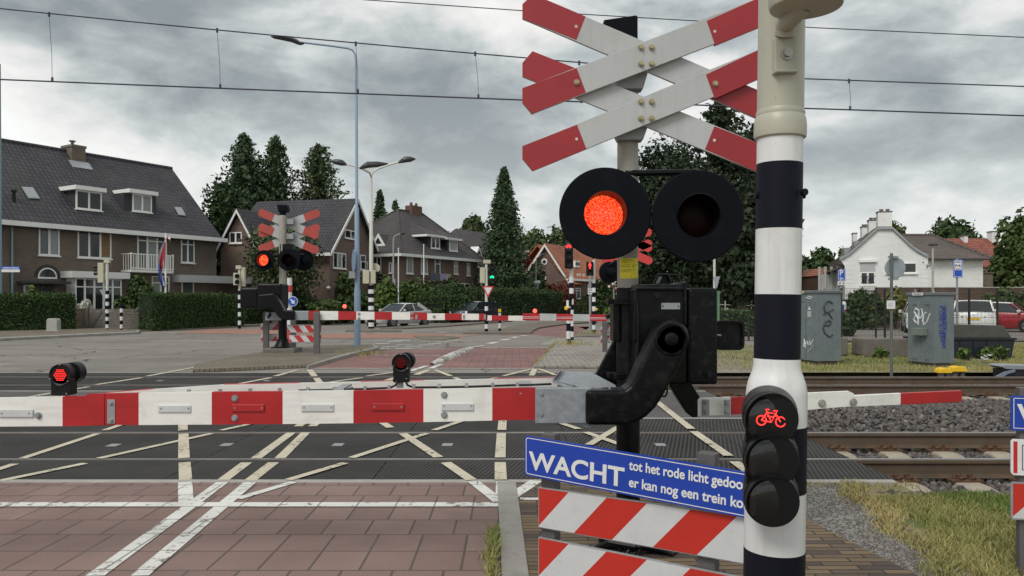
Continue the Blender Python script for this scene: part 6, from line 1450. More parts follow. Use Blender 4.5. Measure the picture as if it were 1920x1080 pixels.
# ---- right side: cabinets, sign posts, skip, blocks, fence
def cabinet(label, L, C, Rr, ybL, ybC, ybR, ytop, gf, zb=.0):
    d = depth; pc = G(C, ybC); pl = G(L, ybL); pr = G(Rr, ybR); h = zat(ytop, pc.y)
    u = Vector((-.26, .966, 0)); v = Vector((.966, .26, 0)); tl, tr = (L-HX)/F, (Rr-HX)/F; w1 = min(.85, (pc.x-tl*pc.y)/(tl*u.y-u.x)); w2 = (tr*pc.y-pc.x)/(v.x-tr*v.y)
    t = thing('electrical_cabinet', pc, label, 'electrical cabinet'); up = Vector((0, 0, 1)); cen = pc+u*w1/2+v*w2/2
    MB().obox(cen+up*(h/2+.03), u*w1/2, v*w2/2, up*(h/2-.05)).build('housing', 'cabinet_grey', t, bevel=.008)
    MB().obox(cen+up*(h+.0), u*(w1/2+.03), v*(w2/2+.03), up*.035).build('roof', 'cabinet_top', t, bevel=.012)
    MB().obox(cen+up*.02, u*(w1/2-.06), v*(w2/2-.06), up*.10).build('plinth', 'dark_concrete', t)
    on = lambda s, z, o=.003: pc+u*s-v*o+up*z; onr = lambda s, z, o=.003: pc+v*s-u*o+up*z
    return t, on, onr, w1, w2, h, u, v, up
def scribble(parent, pts, on, r, mat): MB().tube([on(*p, .004) for p in pts], r, 6).build('graffiti', mat, parent, smooth=True)
# left cabinet
t, on, onr, w1, w2, h, u, v, up = cabinet('grey cabinet next to the striped post with dark scrawls on its side', 1486, 1533, 1577, 678, 684, 682, 547, None)
mb = MB(); mb.obox(on(w1*.52, h*.52, .001), u*.004, v*.003, up*(h*.45)); mb.build('door_gap', 'black_plastic', t); mb = MB(); mb.obox(onr(w2*.02, h*.5, .001), v*.006, u*.003, up*(h*.46)); mb.build('corner_strip', 'cabinet_top', t)
def gpts(f, xs): return [(a*w2, h-b*h) for a, b in xs]
scribble(t, gpts(0, [(.62, .16), (.50, .13), (.34, .14), (.26, .20), (.30, .27), (.48, .30), (.62, .37)]), onr, .023, 'graffiti_dark'); scribble(t, gpts(0, [(.24, .31), (.45, .28), (.66, .24)]), onr, .021, 'graffiti_dark')
scribble(t, gpts(0, [(.30, .46), (.50, .46), (.56, .42), (.48, .39), (.30, .42), (.22, .50), (.30, .57), (.50, .62), (.64, .58)]), onr, .023, 'graffiti_dark')
k = lambda xs: [(a*w1, h-b*h) for a, b in xs]
scribble(t, k([(.62, .13), (.80, .15), (.90, .24), (.80, .30), (.74, .36), (.86, .45), (.76, .52)]), on, .008, 'graffiti_dark')
scribble(t, k([(.24, .08), (.40, .06), (.54, .08), (.30, .10)]), on, .012, 'graffiti_white')
scribble(t, k([(.60, .70), (.54, .78), (.62, .77), (.60, .66), (.50, .74), (.46, .69), (.40, .74), (.34, .68), (.30, .74), (.20, .66)]), on, .013, 'graffiti_white'); scribble(t, k([(.46, .84), (.30, .79), (.18, .74)]), on, .007, 'graffiti_white')
MB().obox(on(w1*.36, h*.69, .006), u*.07, v*.004, up*.075).build('warning_label', 'curtain', t); MB().prism([on(w1*.36+.06, h*.75, .006), on(w1*.36-.06, h*.75, .006), on(w1*.36, h*.80, .006)], -v*.004).build('warning_triangle', 'graffiti_white', t)
MB().obox(on(w1*.70, h+.0, .034), u*.11, v*.004, up*.032).build('number_plate', 'sticker_cream', t); mb = MB(); [mb.obox(on(w1*.70+q, h, .039), u*.010, v*.002, up*.016) for q in (-.07, -.035, 0, .035, .07)]; mb.build('number', 'sticker_ink', t)
MB().tube([onr(w2*.15, h+.03), onr(w2*.25, h+.10), onr(w2*.35, h+.03)], .012, 6).build('lifting_eye', 'galv_dull', t)
# right cabinet
t, on, onr, w1, w2, h, u, v, up = cabinet('grey cabinet in front of the skip, tagged in white and sprayed with a blue column', 1702, 1750, 1789, 680, 688, 686, 551, None)
mb = MB(); mb.obox(on(w1*.50, h*.5, .001), u*.005, v*.003, up*(h*.45)); mb.build('door_gap', 'cabinet_top', t); mb = MB(); mb.obox(onr(.012, h*.5, .001), v*.012, u*.003, up*(h*.46)); mb.build('corner_strip', 'cabinet_top', t)
k = lambda xs: [(w1*(1-a), h-b*h) for a, b in xs]
scribble(t, k([(.44, .23), (.34, .20), (.27, .25), (.36, .30), (.44, .36), (.36, .41), (.25, .36), (.34, .29)]), on, .021, 'graffiti_white'); scribble(t, k([(.42, .43), (.46, .22), (.56, .21), (.60, .28), (.52, .34), (.46, .33)]), on, .019, 'graffiti_white'); scribble(t, k([(.74, .26), (.64, .28), (.60, .37), (.66, .43), (.78, .38), (.88, .27)]), on, .021, 'graffiti_white')
kk = lambda xs: [(w2*a, h-b*h) for a, b in xs]
MB().prism([onr(w2*.30, h*.84, .001), onr(w2*.62, h*.84, .001), onr(w2*.66, h*.55, .001), onr(w2*.58, h*.30, .001), onr(w2*.38, h*.30, .001), onr(w2*.24, h*.5, .001)], -u*.0015).build('spray_haze', 'spray_mist', t)
for i in range(9): b = .17+.065*i; scribble(t, kk([(.40, b), (.54+.05*random.random(), b+.02), (.42, b+.035), (.56, b+.045)]), onr, .014, 'graffiti_blue')
o = MB().obox(on(w1*.42, h*.475, .09), u*.16, v*.09, up*.085).build('meter_box', 'meter_box', t, bevel=.01); MB().obox(on(w1*.52+.16, h*.44, .006), u*.02, v*.004, up*.02).build('white_label', 'sign_white', t)
for yy in (.86, .10): mb = MB(); [mb.obox(on(w1*q, h*yy+dz, .005), u*.07, v*.004, up*.006) for q in (.24, .72) for dz in (0, -.03)]; mb.build('vent_slot', 'cabinet_top', t)
MB().obox(on(w1*.56, h+.0, .034), u*.16, v*.004, up*.032).build('number_plate', 'sign_white', t); mb = MB(); [mb.obox(on(w1*.56+q, h, .039), u*.010, v*.002, up*.015) for q in (-.11, -.075, -.04, .0, .035, .07, .105)]; mb.build('number', 'graffiti_dark', t)
for s_ in (.15, .85): MB().tube([on(w1*s_-.05, h+.03, -.1), on(w1*s_, h+.11, -.1), on(w1*s_+.05, h+.03, -.1)], .012, 6).build('lifting_eye', 'galv_dull', t)

def post_round():
    Y = 15.72; X = xat(1671.5, Y); t = thing('traffic_sign', (X, Y, -.03), 'grey steel post with the pale back of a round sign, between the two cabinets', 'traffic sign')
    MB().cyl((X, Y, -.2), (X, Y, zat(475, Y)), .030, n=12).build('pole', 'post_steel', t, smooth=True); MB().lathe(P(1679, 502, Y+.05), (0, 1, 0), [(0, 0), (.0, .205), (.012, .215), (.02, .215), (.02, 0)], 40).build('sign_disc', 'sign_back', t)
    mb = MB(); [mb.box(X-.05, X+.14, Y-.01, Y+.05, zat(p+2, Y), zat(p-2, Y)) for p in (482, 523)]; mb.build('clamp', 'galv_dull', t, split=True)
    o = MB().box(xat(1661, Y), xat(1676.5, Y), Y-.045, Y-.033, zat(579, Y), zat(563.5, Y)).build('white_notice', 'sign_white', t); mb = MB(); [mb.box(xat(1663.5, Y), xat(1673-2*(i % 2), Y), Y-.047, Y-.045, zat(568+2.2*i+.6, Y), zat(568+2.2*i, Y)) for i in range(4)]; mb.build('print', 'sign_back', o)
post_round()
def parking_sign(px0, px1, py0, py1, Y, label, kind):
    cx = (px0+px1)/2; X = xat(cx, Y); t = thing('parking_sign', (X, Y, 0), label, 'parking sign'); MB().cyl((X, Y, -.03), (X, Y, zat(py0-2, Y)), .045, n=10).build('pole', 'galv_dull', t, smooth=True)
    x0, x1, z0, z1 = xat(px0, Y), xat(px1, Y), zat(py1, Y), zat(py0, Y); o = MB().box(x0, x1, Y-.08, Y-.06, z0, z1).build('sign_panel', 'sign_blue_bright2', t, bevel=.004); w = x1-x0; m = w*.05; mb = MB(); yy = Y-.0815
    for a, b, c, d in ((x0+m, x1-m, z1-2*m, z1-m), (x0+m, x1-m, z0+m, z0+2*m), (x0+m, x0+2*m, z0+m, z1-m), (x1-2*m, x1-m, z0+m, z1-m)): mb.box(a, b, yy-.001, yy, c, d)
    mb.build('sign_border', 'sign_white', o)
    if kind == 'P':
        lettering('P', (z1-z0)*.62, 'sign_white', o, frame_matrix((x0+w*.20, yy-.002, z0+(z1-z0)*.50), (1, 0, 0), (0, 0, 1)), offset=.006)
        mb = MB(); q = lambda a, b: (x0+w*a, yy-.002, z0+(z1-z0)*b)
        for a, b, c, d in ((.24, .48, .08, .14), (.24, .48, .34, .38), (.24, .30, .08, .38), (.42, .48, .08, .38), (.28, .44, .16, .24), (.55, .74, .16, .22), (.60, .68, .22, .27)): mb.box(x0+w*a, x0+w*b, yy-.002, yy-.001, z0+(z1-z0)*c, z0+(z1-z0)*d)
        mb.build('charge_point_symbol', 'sign_white', o)
        s = MB().box(x0, x1, Y-.08, Y-.06, zat(534.5, Y), zat(527.5, Y)).build('arrow_plate', 'sign_white', t)
        for sg in (-1, 1):
            c = Vector(((x0+x1)/2+sg*w*.22, Y-.0815, zat(531, Y))); d = Vector((sg*.75, 0, -.66)); n = Vector((-d.z, 0, d.x)); l = w*.17
            MB().prism([c-d*l-n*l*.2, c-n*l*.2, c-n*l*.75, c+d*l, c+n*l*.75, c+n*l*.2, c-d*l+n*l*.2], (0, -.002, 0)).build('arrow', 'black_paint', s)
    else:
        hh = z1-z0; p = MB().box(x0+w*.16, x1-w*.16, yy-.001, yy, z0+hh*.42, z1-hh*.08).build('white_field', 'sign_white', o); lettering('P+R', hh*.22, 'black_paint', p, frame_matrix((x0+w*.20, yy-.0025, z0+hh*.58), (1, 0, 0), (0, 0, 1)) @ Matrix.Diagonal((w*.60/(hh*.22*1.75), 1, 1, 1)), offset=.004)
        mb = MB(); mb.box(x0+w*.24, x1-w*.24, yy-.003, yy-.001, z1-hh*.16, z1-hh*.12); mb.box(x0+w*.24, x1-w*.24, yy-.003, yy-.001, z0+hh*.46, z0+hh*.50); mb.build('rail_bars', 'black_paint', p, split=True)
parking_sign(1569.5, 1584, 505.5, 527, 33, 'blue P sign with a charging symbol and an arrow plate by the white gable', 'P'); parking_sign(1785.5, 1803.5, 487, 520.5, 34, 'blue P+R sign before the white rear wing of the house', 'P+R')
def car_park_lamp():
    Y = 36; X = xat(1749, Y); t = thing('street_lamp', (X, Y, 0), 'slim pale car-park lamp with a flat double head by the white house', 'street lamp'); MB().tube([(X, Y, 0), (X, Y, zat(462, Y))], [.06, .045], 10).build('pole', 'lamp_pale2', t, smooth=True); MB().box(xat(1744, Y), xat(1756, Y), Y-.15, Y+.15, zat(461, Y), zat(457, Y)).build('lamp_head', 'lamp_head', t, bevel=.02)
car_park_lamp()
def mesh_fence(label, px0, px1, pyt, Y, step, posts, mat='fence_wire', zb=.02, ph=0):
    x0, x1 = xat(px0, Y), xat(px1, Y); z1 = zat(pyt, Y); t = thing('mesh_fence', (x0, Y, 0), label, 'fence'); mb = MB(); n = int((x1-x0)/step)
    for i in range(n+1): x = x0+step*i; mb.box(x-.0035, x+.0035, Y-.003, Y+.003, zb, z1)
    m = max(3, int((z1-zb)/.21))
    for i in range(m+1): z = zb+(z1-zb)*i/m; mb.box(x0, x1, Y-.011, Y-.003, z-.005, z+.005)
    mb.build('mesh_panel', mat, t)
    for p in posts: x = xat(p, Y); MB().box(x-.03, x+.03, Y-.03+.035, Y+.03+.035, -.03, z1+ph).build('post', mat, t)
mesh_fence('dark green mesh fence along the car park, behind the cabinets', 1577, 2150, 540.5, 29.2, .052, [1578, 1643, 1660, 1725, 1818, 1871, 1960, 2050])
mesh_fence('low dark mesh fence left of the cabinets, behind the striped post', 1345, 1576, 584, 29.6, .052, [1346, 1404, 1462, 1520])
def white_rail():
    Y = 44; t = thing('railing', (xat(1345, Y), Y, 0), 'thin white wire railing on white posts beyond the low hedge', 'railing')
    for px in (1360, 1383, 1409, 1440): MB().cyl((xat(px, Y), Y, 0), (xat(px, Y), Y, zat(563.5, Y)), .035, n=8).build('post', 'lamp_pale', t)
    MB().tube([P(1345, 571, Y), P(1500, 576, Y)], .02, 6).build('rail_wire', 'lamp_pale', t); MB().tube([P(1345, 581, Y), P(1500, 582, Y)], .015, 6).build('lower_wire', 'galv', t)
white_rail()
def blocks():
    for px0, px1, pyt, pyb, Y, label in ((1560, 1590.5, 634, 668, 21.5, 'low dark concrete block peeping out right of the left cabinet'), (1619, 1712, 635.5, 671, 21.2, 'long low dark concrete block behind the steel signpost')):
        x0, x1 = xat(px0, Y), xat(px1, Y); z0, z1 = zat(pyb, Y)+.03, zat(pyt, Y); t = thing('concrete_block', ((x0+x1)/2, Y, 0), label, 'concrete block')
        MB().prism([(x0+.04, Y, z0), (x1-.04, Y, z0), (x1, Y, z0+.06), (x1, Y, z1), (x0, Y, z1), (x0, Y, z0+.06)], (0, .75, 0)).build('block', 'dark_concrete', t, bevel=.02)
        for x in (x0+.25*(x1-x0), x1-.25*(x1-x0)): MB().box(x-.10, x+.10, Y+.1, Y+.6, -.03, z0).build('foot', 'dark_concrete', t)
blocks()
def skip():
    Y = 20.6; t = thing('skip', (xat(1850, Y), Y, 0), 'black skip with a dull grey sheet over it, in the grass behind the right cabinet', 'skip container')
    x = lambda p: xat(p, Y); z = lambda p: zat(p, Y)
    MB().prism([(x(1745), Y, z(678)), (x(1896), Y, z(678)), (x(1903.5), Y, z(637)), (x(1735), Y, z(637))], (0, 1.1, 0)).build('bin_body', 'skip_black', t, bevel=.02); MB().box(x(1733), x(1906), Y-.03, Y+1.13, z(637.5), z(633.5)).build('rim', 'skip_black', t, bevel=.01)
    MB().prism([(x(1740), Y+.02, z(633.5)), (x(1898), Y+.02, z(633.5)), (x(1888), Y+.12, z(611)), (x(1740), Y+.12, z(608))], (0, .9, 0)).build('cover_sheet', 'skip_lid', t, bevel=.02)
    mb = MB(); [mb.prism([(x(p), Y-.02, z(676)), (x(p+3), Y-.02, z(676)), (x(p+3), Y-.02, z(639)), (x(p), Y-.02, z(639))], (0, .03, 0)) for p in (1800, 1825, 1850, 1875)]; mb.build('rib', 'skip_black', t, split=True)
skip()
def yellow_boxes():
    for px0, px1, pyt, pyb, foot, label in ((1761.5, 1787.5, 689.5, 700, 705, 'left one of two yellow track boxes by the far rail'), (1786.5, 1815.5, 686.5, 697.5, 705, 'right one of two yellow track boxes, the slightly higher one')):
        Y = 16.0 if px0 < 1780 else 16.15; t = thing('track_box', (xat((px0+px1)/2, Y), Y, 0), label, 'track box'); x0, x1 = xat(px0, Y), xat(px1, Y); z0, z1 = zat(pyb, Y), zat(pyt, Y)
        MB().prism([(x0, Y, z0), (x1-.03, Y, z0), (x1, Y, z0+.03), (x1-.05, Y, z1-.02), (x0+.12, Y, z1), (x0+.02, Y, z1-.03)], (0, .22, 0)).build('lid', 'yellow', t, bevel=.014)
        for q in (.28, .75): MB().box(x0+(x1-x0)*q-.04, x0+(x1-x0)*q+.04, Y+.05, Y+.15, -.22, z0).build('leg', 'post_grey', t)
yellow_boxes()
def point_machine():
    Y = 15.95; t = thing('point_machine', (xat(1905, Y), Y, -.2), 'grey track machine with a sloping arm beside the far rail at the right edge', 'point machine')
    MB().prism([P(1877, 687, Y), P(1885, 684, Y), P(1990, 688, Y), P(1990, 696, Y), P(1886, 692, Y)], (0, .45, 0)).build('lid', 'galv', t, bevel=.01); MB().box(xat(1884, Y), xat(1985, Y), Y+.04, Y+.4, -.22, zat(693, Y)).build('casing', 'skip_black', t)
    MB().prism([P(1868, 706, Y-.06), P(1886, 697, Y-.06), P(1904, 693, Y-.06), P(1904, 697, Y-.06), P(1890, 701, Y-.06), P(1880, 708, Y-.06)], (0, .05, 0)).build('link_arm', 'galv_blue', t)
point_machine()
def litter():
    o = MB(); g = random.Random(3); c = G(1848, 681)
    for i in range(9): p = c+Vector((g.uniform(-.18, .25), g.uniform(-.1, .15), .05+.02*i)); a = Vector((g.uniform(-1, 1), g.uniform(-1, 1), g.uniform(-.4, .4)))*.07; b = Vector((g.uniform(-1, 1), g.uniform(-1, 1), g.uniform(-.5, .5)))*.06; o.prism([p-a-b, p+a-b*.6, p+a*.8+b, p-a*.7+b*.8], (0, 0, .004))
    tag(o.build('litter', 'curtain'), 'crumpled pale paper litter in the grass before the skip', 'litter')
litter()
def green_post():
    Y = 24; t = thing('relay_post', (xat(1345, Y), Y, 0), 'green steel post standing behind the near black machine', 'post'); MB().box(xat(1342, Y), xat(1348.5, Y), Y-.05, Y+.05, -.03, zat(552, Y)).build('shaft', 'green_paint', t); MB().box(xat(1341.5, Y), xat(1349.5, Y), Y-.06, Y+.06, zat(552, Y), zat(546, Y)).build('cap', 'green_paint', t)
    Y = 31; X = xat(1339.5, Y); t = thing('traffic_sign', (X, Y, 0), 'pale pole with a small grey triangle plate before the dark trees', 'traffic sign'); MB().cyl((X, Y, 0), (X, Y, zat(485, Y)), .05, n=10).build('pole', 'lamp_pale', t, smooth=True); MB().prism([P(1337, 519, Y-.08), P(1350, 518, Y-.08), P(1344, 541, Y-.08)], (0, .02, 0)).build('sign_back', 'sign_back', t)
green_post()
def planter():
    Y = 37.0; X = xat(96.5, Y); t = thing('concrete_marker', (X, Y, .1), 'pale rounded concrete block at the foot of the left hedge', 'concrete block'); w = 9.3*Y/F/1
    MB().prism([(X-.27, Y, .0), (X+.27, Y, .0), (X+.26, Y, .62), (X+.20, Y, .70), (X-.20, Y, .70), (X-.25, Y, .62)], (0, .35, 0)).build('block', 'concrete_pale', t, bevel=.03); MB().box(X-.30, X+.30, Y-.02, Y+.38, -.02, .12).build('base', 'concrete_pale', t, bevel=.02)
planter()
def gate():
    Y = 41.0; k = Y/F; t = thing('wooden_gate', (xat(216, Y), Y, 0), 'weathered grey board gate with diagonal braces between the hedges', 'gate')
    for px in (163, 259): MB().box(xat(px-3, Y), xat(px+3, Y), Y-.07, Y+.07, -.02, zat(576, Y)).build('gate_post', 'old_wood', t)
    mb = MB(); z0, z1 = zat(621, Y), zat(579, Y); n = 8
    for i in range(n): a = z0+(z1-z0)*i/n; mb.box(xat(166, Y), xat(256, Y), Y-.012+.004*(i % 2), Y+.012+.004*(i % 2), a+.008, a+(z1-z0)/n-.006)
    mb.build('boards', 'old_wood', t)
    for a, b, c, d in ((167, 617, 192, 581), (232, 581, 254, 614)): MB().bar(P(a, b, Y-.03), P(c, d, Y-.03), .09, .03, up=(0, 1, 0)).build('brace', 'old_wood', t)
    w = thing('garden_wall', (xat(276, Y), Y, 0), 'low brown brick wall right of the wooden gate', 'wall'); MB().box(xat(262, Y), xat(300, Y), Y-.1, Y+.12, -.02, zat(577, Y)).build('brickwork', 'brick_brown', w); MB().box(xat(261, Y), xat(300, Y), Y-.13, Y+.15, zat(577, Y), zat(575.5, Y)).build('coping', 'dark_concrete', w)
    w = thing('garden_wall', (xat(152, Y), Y, 0), 'low brown brick wall between the left hedge and the wooden gate', 'wall'); MB().box(xat(143, Y), xat(160, Y), Y-.1, Y+.12, -.02, zat(580, Y)).build('brickwork', 'brick_brown', w); MB().box(xat(143, Y), xat(160, Y), Y-.13, Y+.15, zat(580, Y), zat(578.5, Y)).build('coping', 'dark_concrete', w)
gate()
# ================================================================= HOUSES
class House:
    """local frame: x along the front (left to right as seen), y into the house, z up"""
    def __init__(s, name, L, Rr, label, cat='house', group=None):
        s.A = Vector((L[0], L[1], 0)); d = Vector((Rr[0]-L[0], Rr[1]-L[1], 0)); s.w = d.length; s.u = d.normalized(); s.v = Vector((-s.u.y, s.u.x, 0))
        s.rz = math.atan2(s.u.y, s.u.x); s.t = thing(name, s.A, label, cat, group, rz=s.rz)
    def hit(s, px, py, off=0.0, side=None):
        """where the sight line of a photo point meets the front wall plane (or the wall x=side)"""
        d = Vector(((px-HX)/F, 1.0, -(py-HY)/F)); o = Vector((0, 0, EYE))
        if side is None: n = s.v; p0 = s.A+s.v*off
        else: n = s.u; p0 = s.A+s.u*side
        k = (p0-o).dot(n)/d.dot(n); p = o+d*k; r = p-s.A; return (r.dot(s.u) if side is None else r.dot(s.v)), p.z
    def roofhit(s, px, py, y0, z0, slope):
        off = 1.5
        for _ in range(60):
            x, z = s.hit(px, py, off); off = off*.5+.5*max(-1, min(14, y0+(z-z0)/slope))
        return x, off, z
    def b(s, name, mb, mat, parent=None, **kw): return mb.build(name, mat, parent or s.t, local=True, **kw)
    def window(s, px0, py0, px1, py1, cols=2, transom=0.0, pane='pane', side=None, widths=None, sill=True, off=0.0, panes=None, frame='window_white', parent=None):
        if side is None:
            x0, zt = s.hit(px0, py0, off); x1, zt2 = s.hit(px1, py0, off); _, zb = s.hit(px0, py1, off); _, zb2 = s.hit(px1, py1, off)
        else:
            x0, zt = s.hit(px0, py0, 0, side); x1, zt2 = s.hit(px1, py0, 0, side); _, zb = s.hit(px0, py1, 0, side); _, zb2 = s.hit(px1, py1, 0, side)
        zt, zb = (zt+zt2)/2, (zb+zb2)/2; 
        return s.win(min(x0, x1), max(x0, x1), zb, zt, cols, transom, pane, side, sill, off, panes, frame, parent)
    def win(s, x0, x1, z0, z1, cols=2, transom=0.0, pane='pane', side=None, sill=True, off=0.0, panes=None, frame='window_white', parent=None):
        def bx(mb, a, b_, d0, d1, c, d):       # d: outwards
            if side is None: mb.box(a, b_, off-d1, off-d0, c, d)
            else: sg = 1 if side > .01 else -1; xs = sorted((side+sg*d0, side+sg*d1)); mb.box(xs[0], xs[1], a, b_, c, d)
        f = .075; mb = MB(); bx(mb, x0, x1, -.02, .055, z1-f, z1); bx(mb, x0, x1, -.02, .055, z0, z0+f); bx(mb, x0, x0+f, -.02, .053, z0+f, z1-f); bx(mb, x1-f, x1, -.02, .053, z0+f, z1-f)
        zt = z1-(z1-z0)*transom
        if transom: bx(mb, x0+f, x1-f, -.02, .050, zt-.035, zt+.035)
        for i in range(1, cols): x = x0+(x1-x0)*i/cols; bx(mb, x-.055, x+.055, -.02, .052, z0+f, z1-f)
        if sill: bx(mb, x0-.06, x1+.06, -.02, .12, z0-.07, z0-.002)
        o = s.b('window', mb, frame, parent)
        if parent is None or True:
            for i in range(cols):
                a, c = x0+(x1-x0)*i/cols+.02, x0+(x1-x0)*(i+1)/cols-.02; mb = MB(); bx(mb, a, c, -.02, .012, z0+.02, z1-.02)
                if parent is None: s.b('pane', mb, (panes[i] if panes else pane), o)
                else: s.b('pane', mb, (panes[i] if panes else pane), parent)
        return o
def slope(mb, a, b, c, d, th=.14):
    a, b, c, d = map(Vector, (a, b, c, d)); n = (b-a).cross(d-a).normalized(); mb.prism([a, b, c, d], -n*th)
def tri_slope(mb, a, b, c, th=.14):
    a, b, c = map(Vector, (a, b, c)); n = (b-a).cross(c-a).normalized(); mb.prism([a, b, c], -n*th)

# ---- H1: long brick semi with dark tiled roof (left)
def big_house():
    Rr = (-20.3, 52.6); u = Vector((.515, .857)); L = (Rr[0]-22*u.x, Rr[1]-22*u.y)
    h = House('brick_house', L, Rr, 'long brown brick house at the left with a dark tiled roof and two dormers'); w = h.w; ze = 6.0; D = 10.4; zr = 11.0; sl = (zr-ze)/(D/2)
    mb = MB(); mb.prism([(w, 0, -.1), (w, D, -.1), (w, D, ze), (w, D/2, zr-.15), (w, 0, ze)], (-w, 0, 0)); h.b('wall', mb, 'brick_brown')
    mb = MB(); e = .55; ov = .22; slope(mb, (-.2, -e, ze-e*sl+.16), (w+ov, -e, ze-e*sl+.16), (w+ov, D/2, zr+.16), (-.2, D/2, zr+.16)); slope(mb, (w+ov, D+e, ze-e*sl+.16), (-.2, D+e, ze-e*sl+.16), (-.2, D/2+.001, zr+.155), (w+ov, D/2+.001, zr+.155)); rf = h.b('roof', mb, 'roof_dark')
    mb = MB(); mb.cyl((-.2, D/2, zr+.15), (w+ov, D/2, zr+.15), .13, n=8); h.b('ridge', mb, 'roof_dark', rf, smooth=True)
    mb = MB(); mb.box(-.3, w+.35, -.75, -.38, ze-.42, ze-.16); h.b('gutter_board', mb, 'fascia')
    # windows of the upper floor
    h.window(72, 424, 111, 479, 2, panes=['pane_mid', 'pane_pale']); h.window(145, 429, 208, 484, 3, panes=['pane', 'pane', 'curtain_brown']); o = h.window(257, 439, 312, 506, 3, transom=.20, panes=['pane_mid', 'pane_pale', 'pane_mid'], sill=False); h.window(339, 446, 364, 493, 2, transom=.27, pane='pane_mid')
    h.window(253, 517, 270, 560, 1, transom=.3, pane='pane_mid'); h.window(284, 518, 317, 560, 2, transom=.3, panes=['pane_pale', 'pane_mid']); h.window(340, 527, 363, 570, 1, pane='pane_mid')
    # balcony
    x0, z1 = h.hit(246, 478, -1.05); x1, _ = h.hit(325, 482, -1.05); _, z0 = h.hit(286, 507, -1.05); z1 = z0+1.0; mb = MB(); mb.box(x0, x1, -1.05, -.0, z0-.14, z0); mb.box(x0, x1, -1.05, -1.0, z1-.06, z1); mb.box(x0, x1, -1.05, -1.0, z0+.06, z0+.13)
    for y in (-1.025, ): 
        n = 17
        for i in range(n+1): x = x0+(x1-x0)*i/n; q = .035 if i in (0, n) else .022; mb.box(x-q, x+q, y-.018, y+.018, z0+.0, z1+(.05 if i in (0, n) else -.05))
    for x in (x0, x1-.04): mb.box(x, x+.04, -1.0, 0, z1-.06, z1); [mb.box(x, x+.03, -yy, -yy+.03, z0, z1-.06) for yy in (.25, .5, .75)]
    h.b('balcony', mb, 'window_white')
    # bay
    x0, zt = h.hit(141, 519, -.9); x1, _ = h.hit(228, 521, -.9); zb = .1; mb = MB(); mb.box(x0+.05, x1-.05, -.85, 0, zb, .95); h.b('bay_base', mb, 'brick_brown')
    mb = MB(); mb.box(x0-.35, x1+.35, -1.2, 0, zt-.05, zt+.32); h.b('bay_roof', mb, 'fascia'); h.win(x0, x1, .95, zt-.06, 5, .26, 'pane', None, True, -.86)
    for sd in (x0, ): mb = MB(); mb.box(x0-.0, x0+.06, -.85, -.0, .95, zt-.06); h.b('bay_side', mb, 'window_white')
    # front door with canopy and fanlight
    xa, zc = h.hit(44, 529, -.7); xb, _ = h.hit(128, 530, -.7); mb = MB(); mb.box(xa, xb, -1.0, 0, zc-.06, zc+.08); h.b('door_canopy', mb, 'skip_lid'); x0, _ = h.hit(74, 540); x1, _ = h.hit(103, 540); mb = MB(); mb.box(x0, x1, -.02, .02, .1, zc-.05); h.b('door', mb, 'door_dark')
    xc, z0 = (x0+x1)/2, zc+.08; r = (x1-x0)*.62
    def arc(r0, r1, y0, y1, nm, mt):
        mb = MB(); n = 16; pts = [(xc+r1*math.cos(math.pi*i/n), y0, z0+.25+r1*math.sin(math.pi*i/n)) for i in range(n+1)]; inn = [(xc+r0*math.cos(math.pi*i/n), y0, z0+.25+r0*math.sin(math.pi*i/n)) for i in range(n, -1, -1)]
        for i in range(n): mb.prism([pts[i], pts[i+1], inn[n-i-1], inn[n-i]], (0, y1-y0, 0))
        return h.b(nm, mb, mt)
    arc(0.02, r*.86, -.012, .0, 'fanlight_pane', 'pane'); arc(r*.86, r, -.05, .0, 'fanlight', 'window_white'); arc(r, r*1.35, -.03, .0, 'arch', 'brick_dark'); mb = MB(); mb.box(xc-r, xc+r, -.05, 0, z0+.15, z0+.25); h.b('fanlight_sill', mb, 'window_white')
    h.window(44, 534, 57, 560, 1, pane='pane_mid')
    mb = MB(); xp, _ = h.hit(21, 500); mb.cyl((xp, -.10, 0), (xp, -.10, ze-.4), .055, n=8); h.b('downpipe', mb, 'pipe_teal')
    # flat canopy and annex at the right
    xa, zt = h.hit(334, 515, -.6); xb = w+5.2; mb = MB(); mb.box(xa, xb, -.75, 4, zt-.48, zt); h.b('carport_roof', mb, 'fascia_grey'); mb = MB(); mb.box(w+.02, xb-.4, .3, 4, -.1, zt-.49); h.b('annex_wall', mb, 'brick_brown')
    # dormers
    for (rx0, ry0, rx1, ry1, wx0, wy0, wx1, wy1, pn, cl) in ((119, 357.5, 200, 371.5, 142, 366, 190, 393, ['pane', 'pane'], None), (216, 358.5, 297, 372, 248, 370, 284, 397, ['pane_pale', 'pane_pale'], None)):
        x, off, z = h.roofhit((wx0+wx1)/2, wy1+1, 0, ze+.16, sl); a, zt = h.hit(wx0, wy0, off); b_, _ = h.hit(wx1, wy0, off); fx = 142 if rx0 < 150 else 243; x0, _ = h.hit(fx, ry0, off-.45); x1, _ = h.hit(rx1, ry1, off-.45); zt = z+1.12; back = (zt+.3-z)/sl+off
        mb = MB(); mb.box(a-.55 if pn[0] != 'pane' else a-.02, b_+.35 if pn[0] != 'pane' else b_+.02, off+.02, back+.5, z-.3, zt); d = h.b('dormer', mb, 'slate_cheek'); h.win(a, b_, z+.02, zt, 2, 0, 'pane', None, True, off, pn, parent=d)
        mb = MB(); mb.box(x0, x1, off-.45, back+.6, zt+.0, zt+.24); h.b('dormer_roof', mb, 'fascia', d)
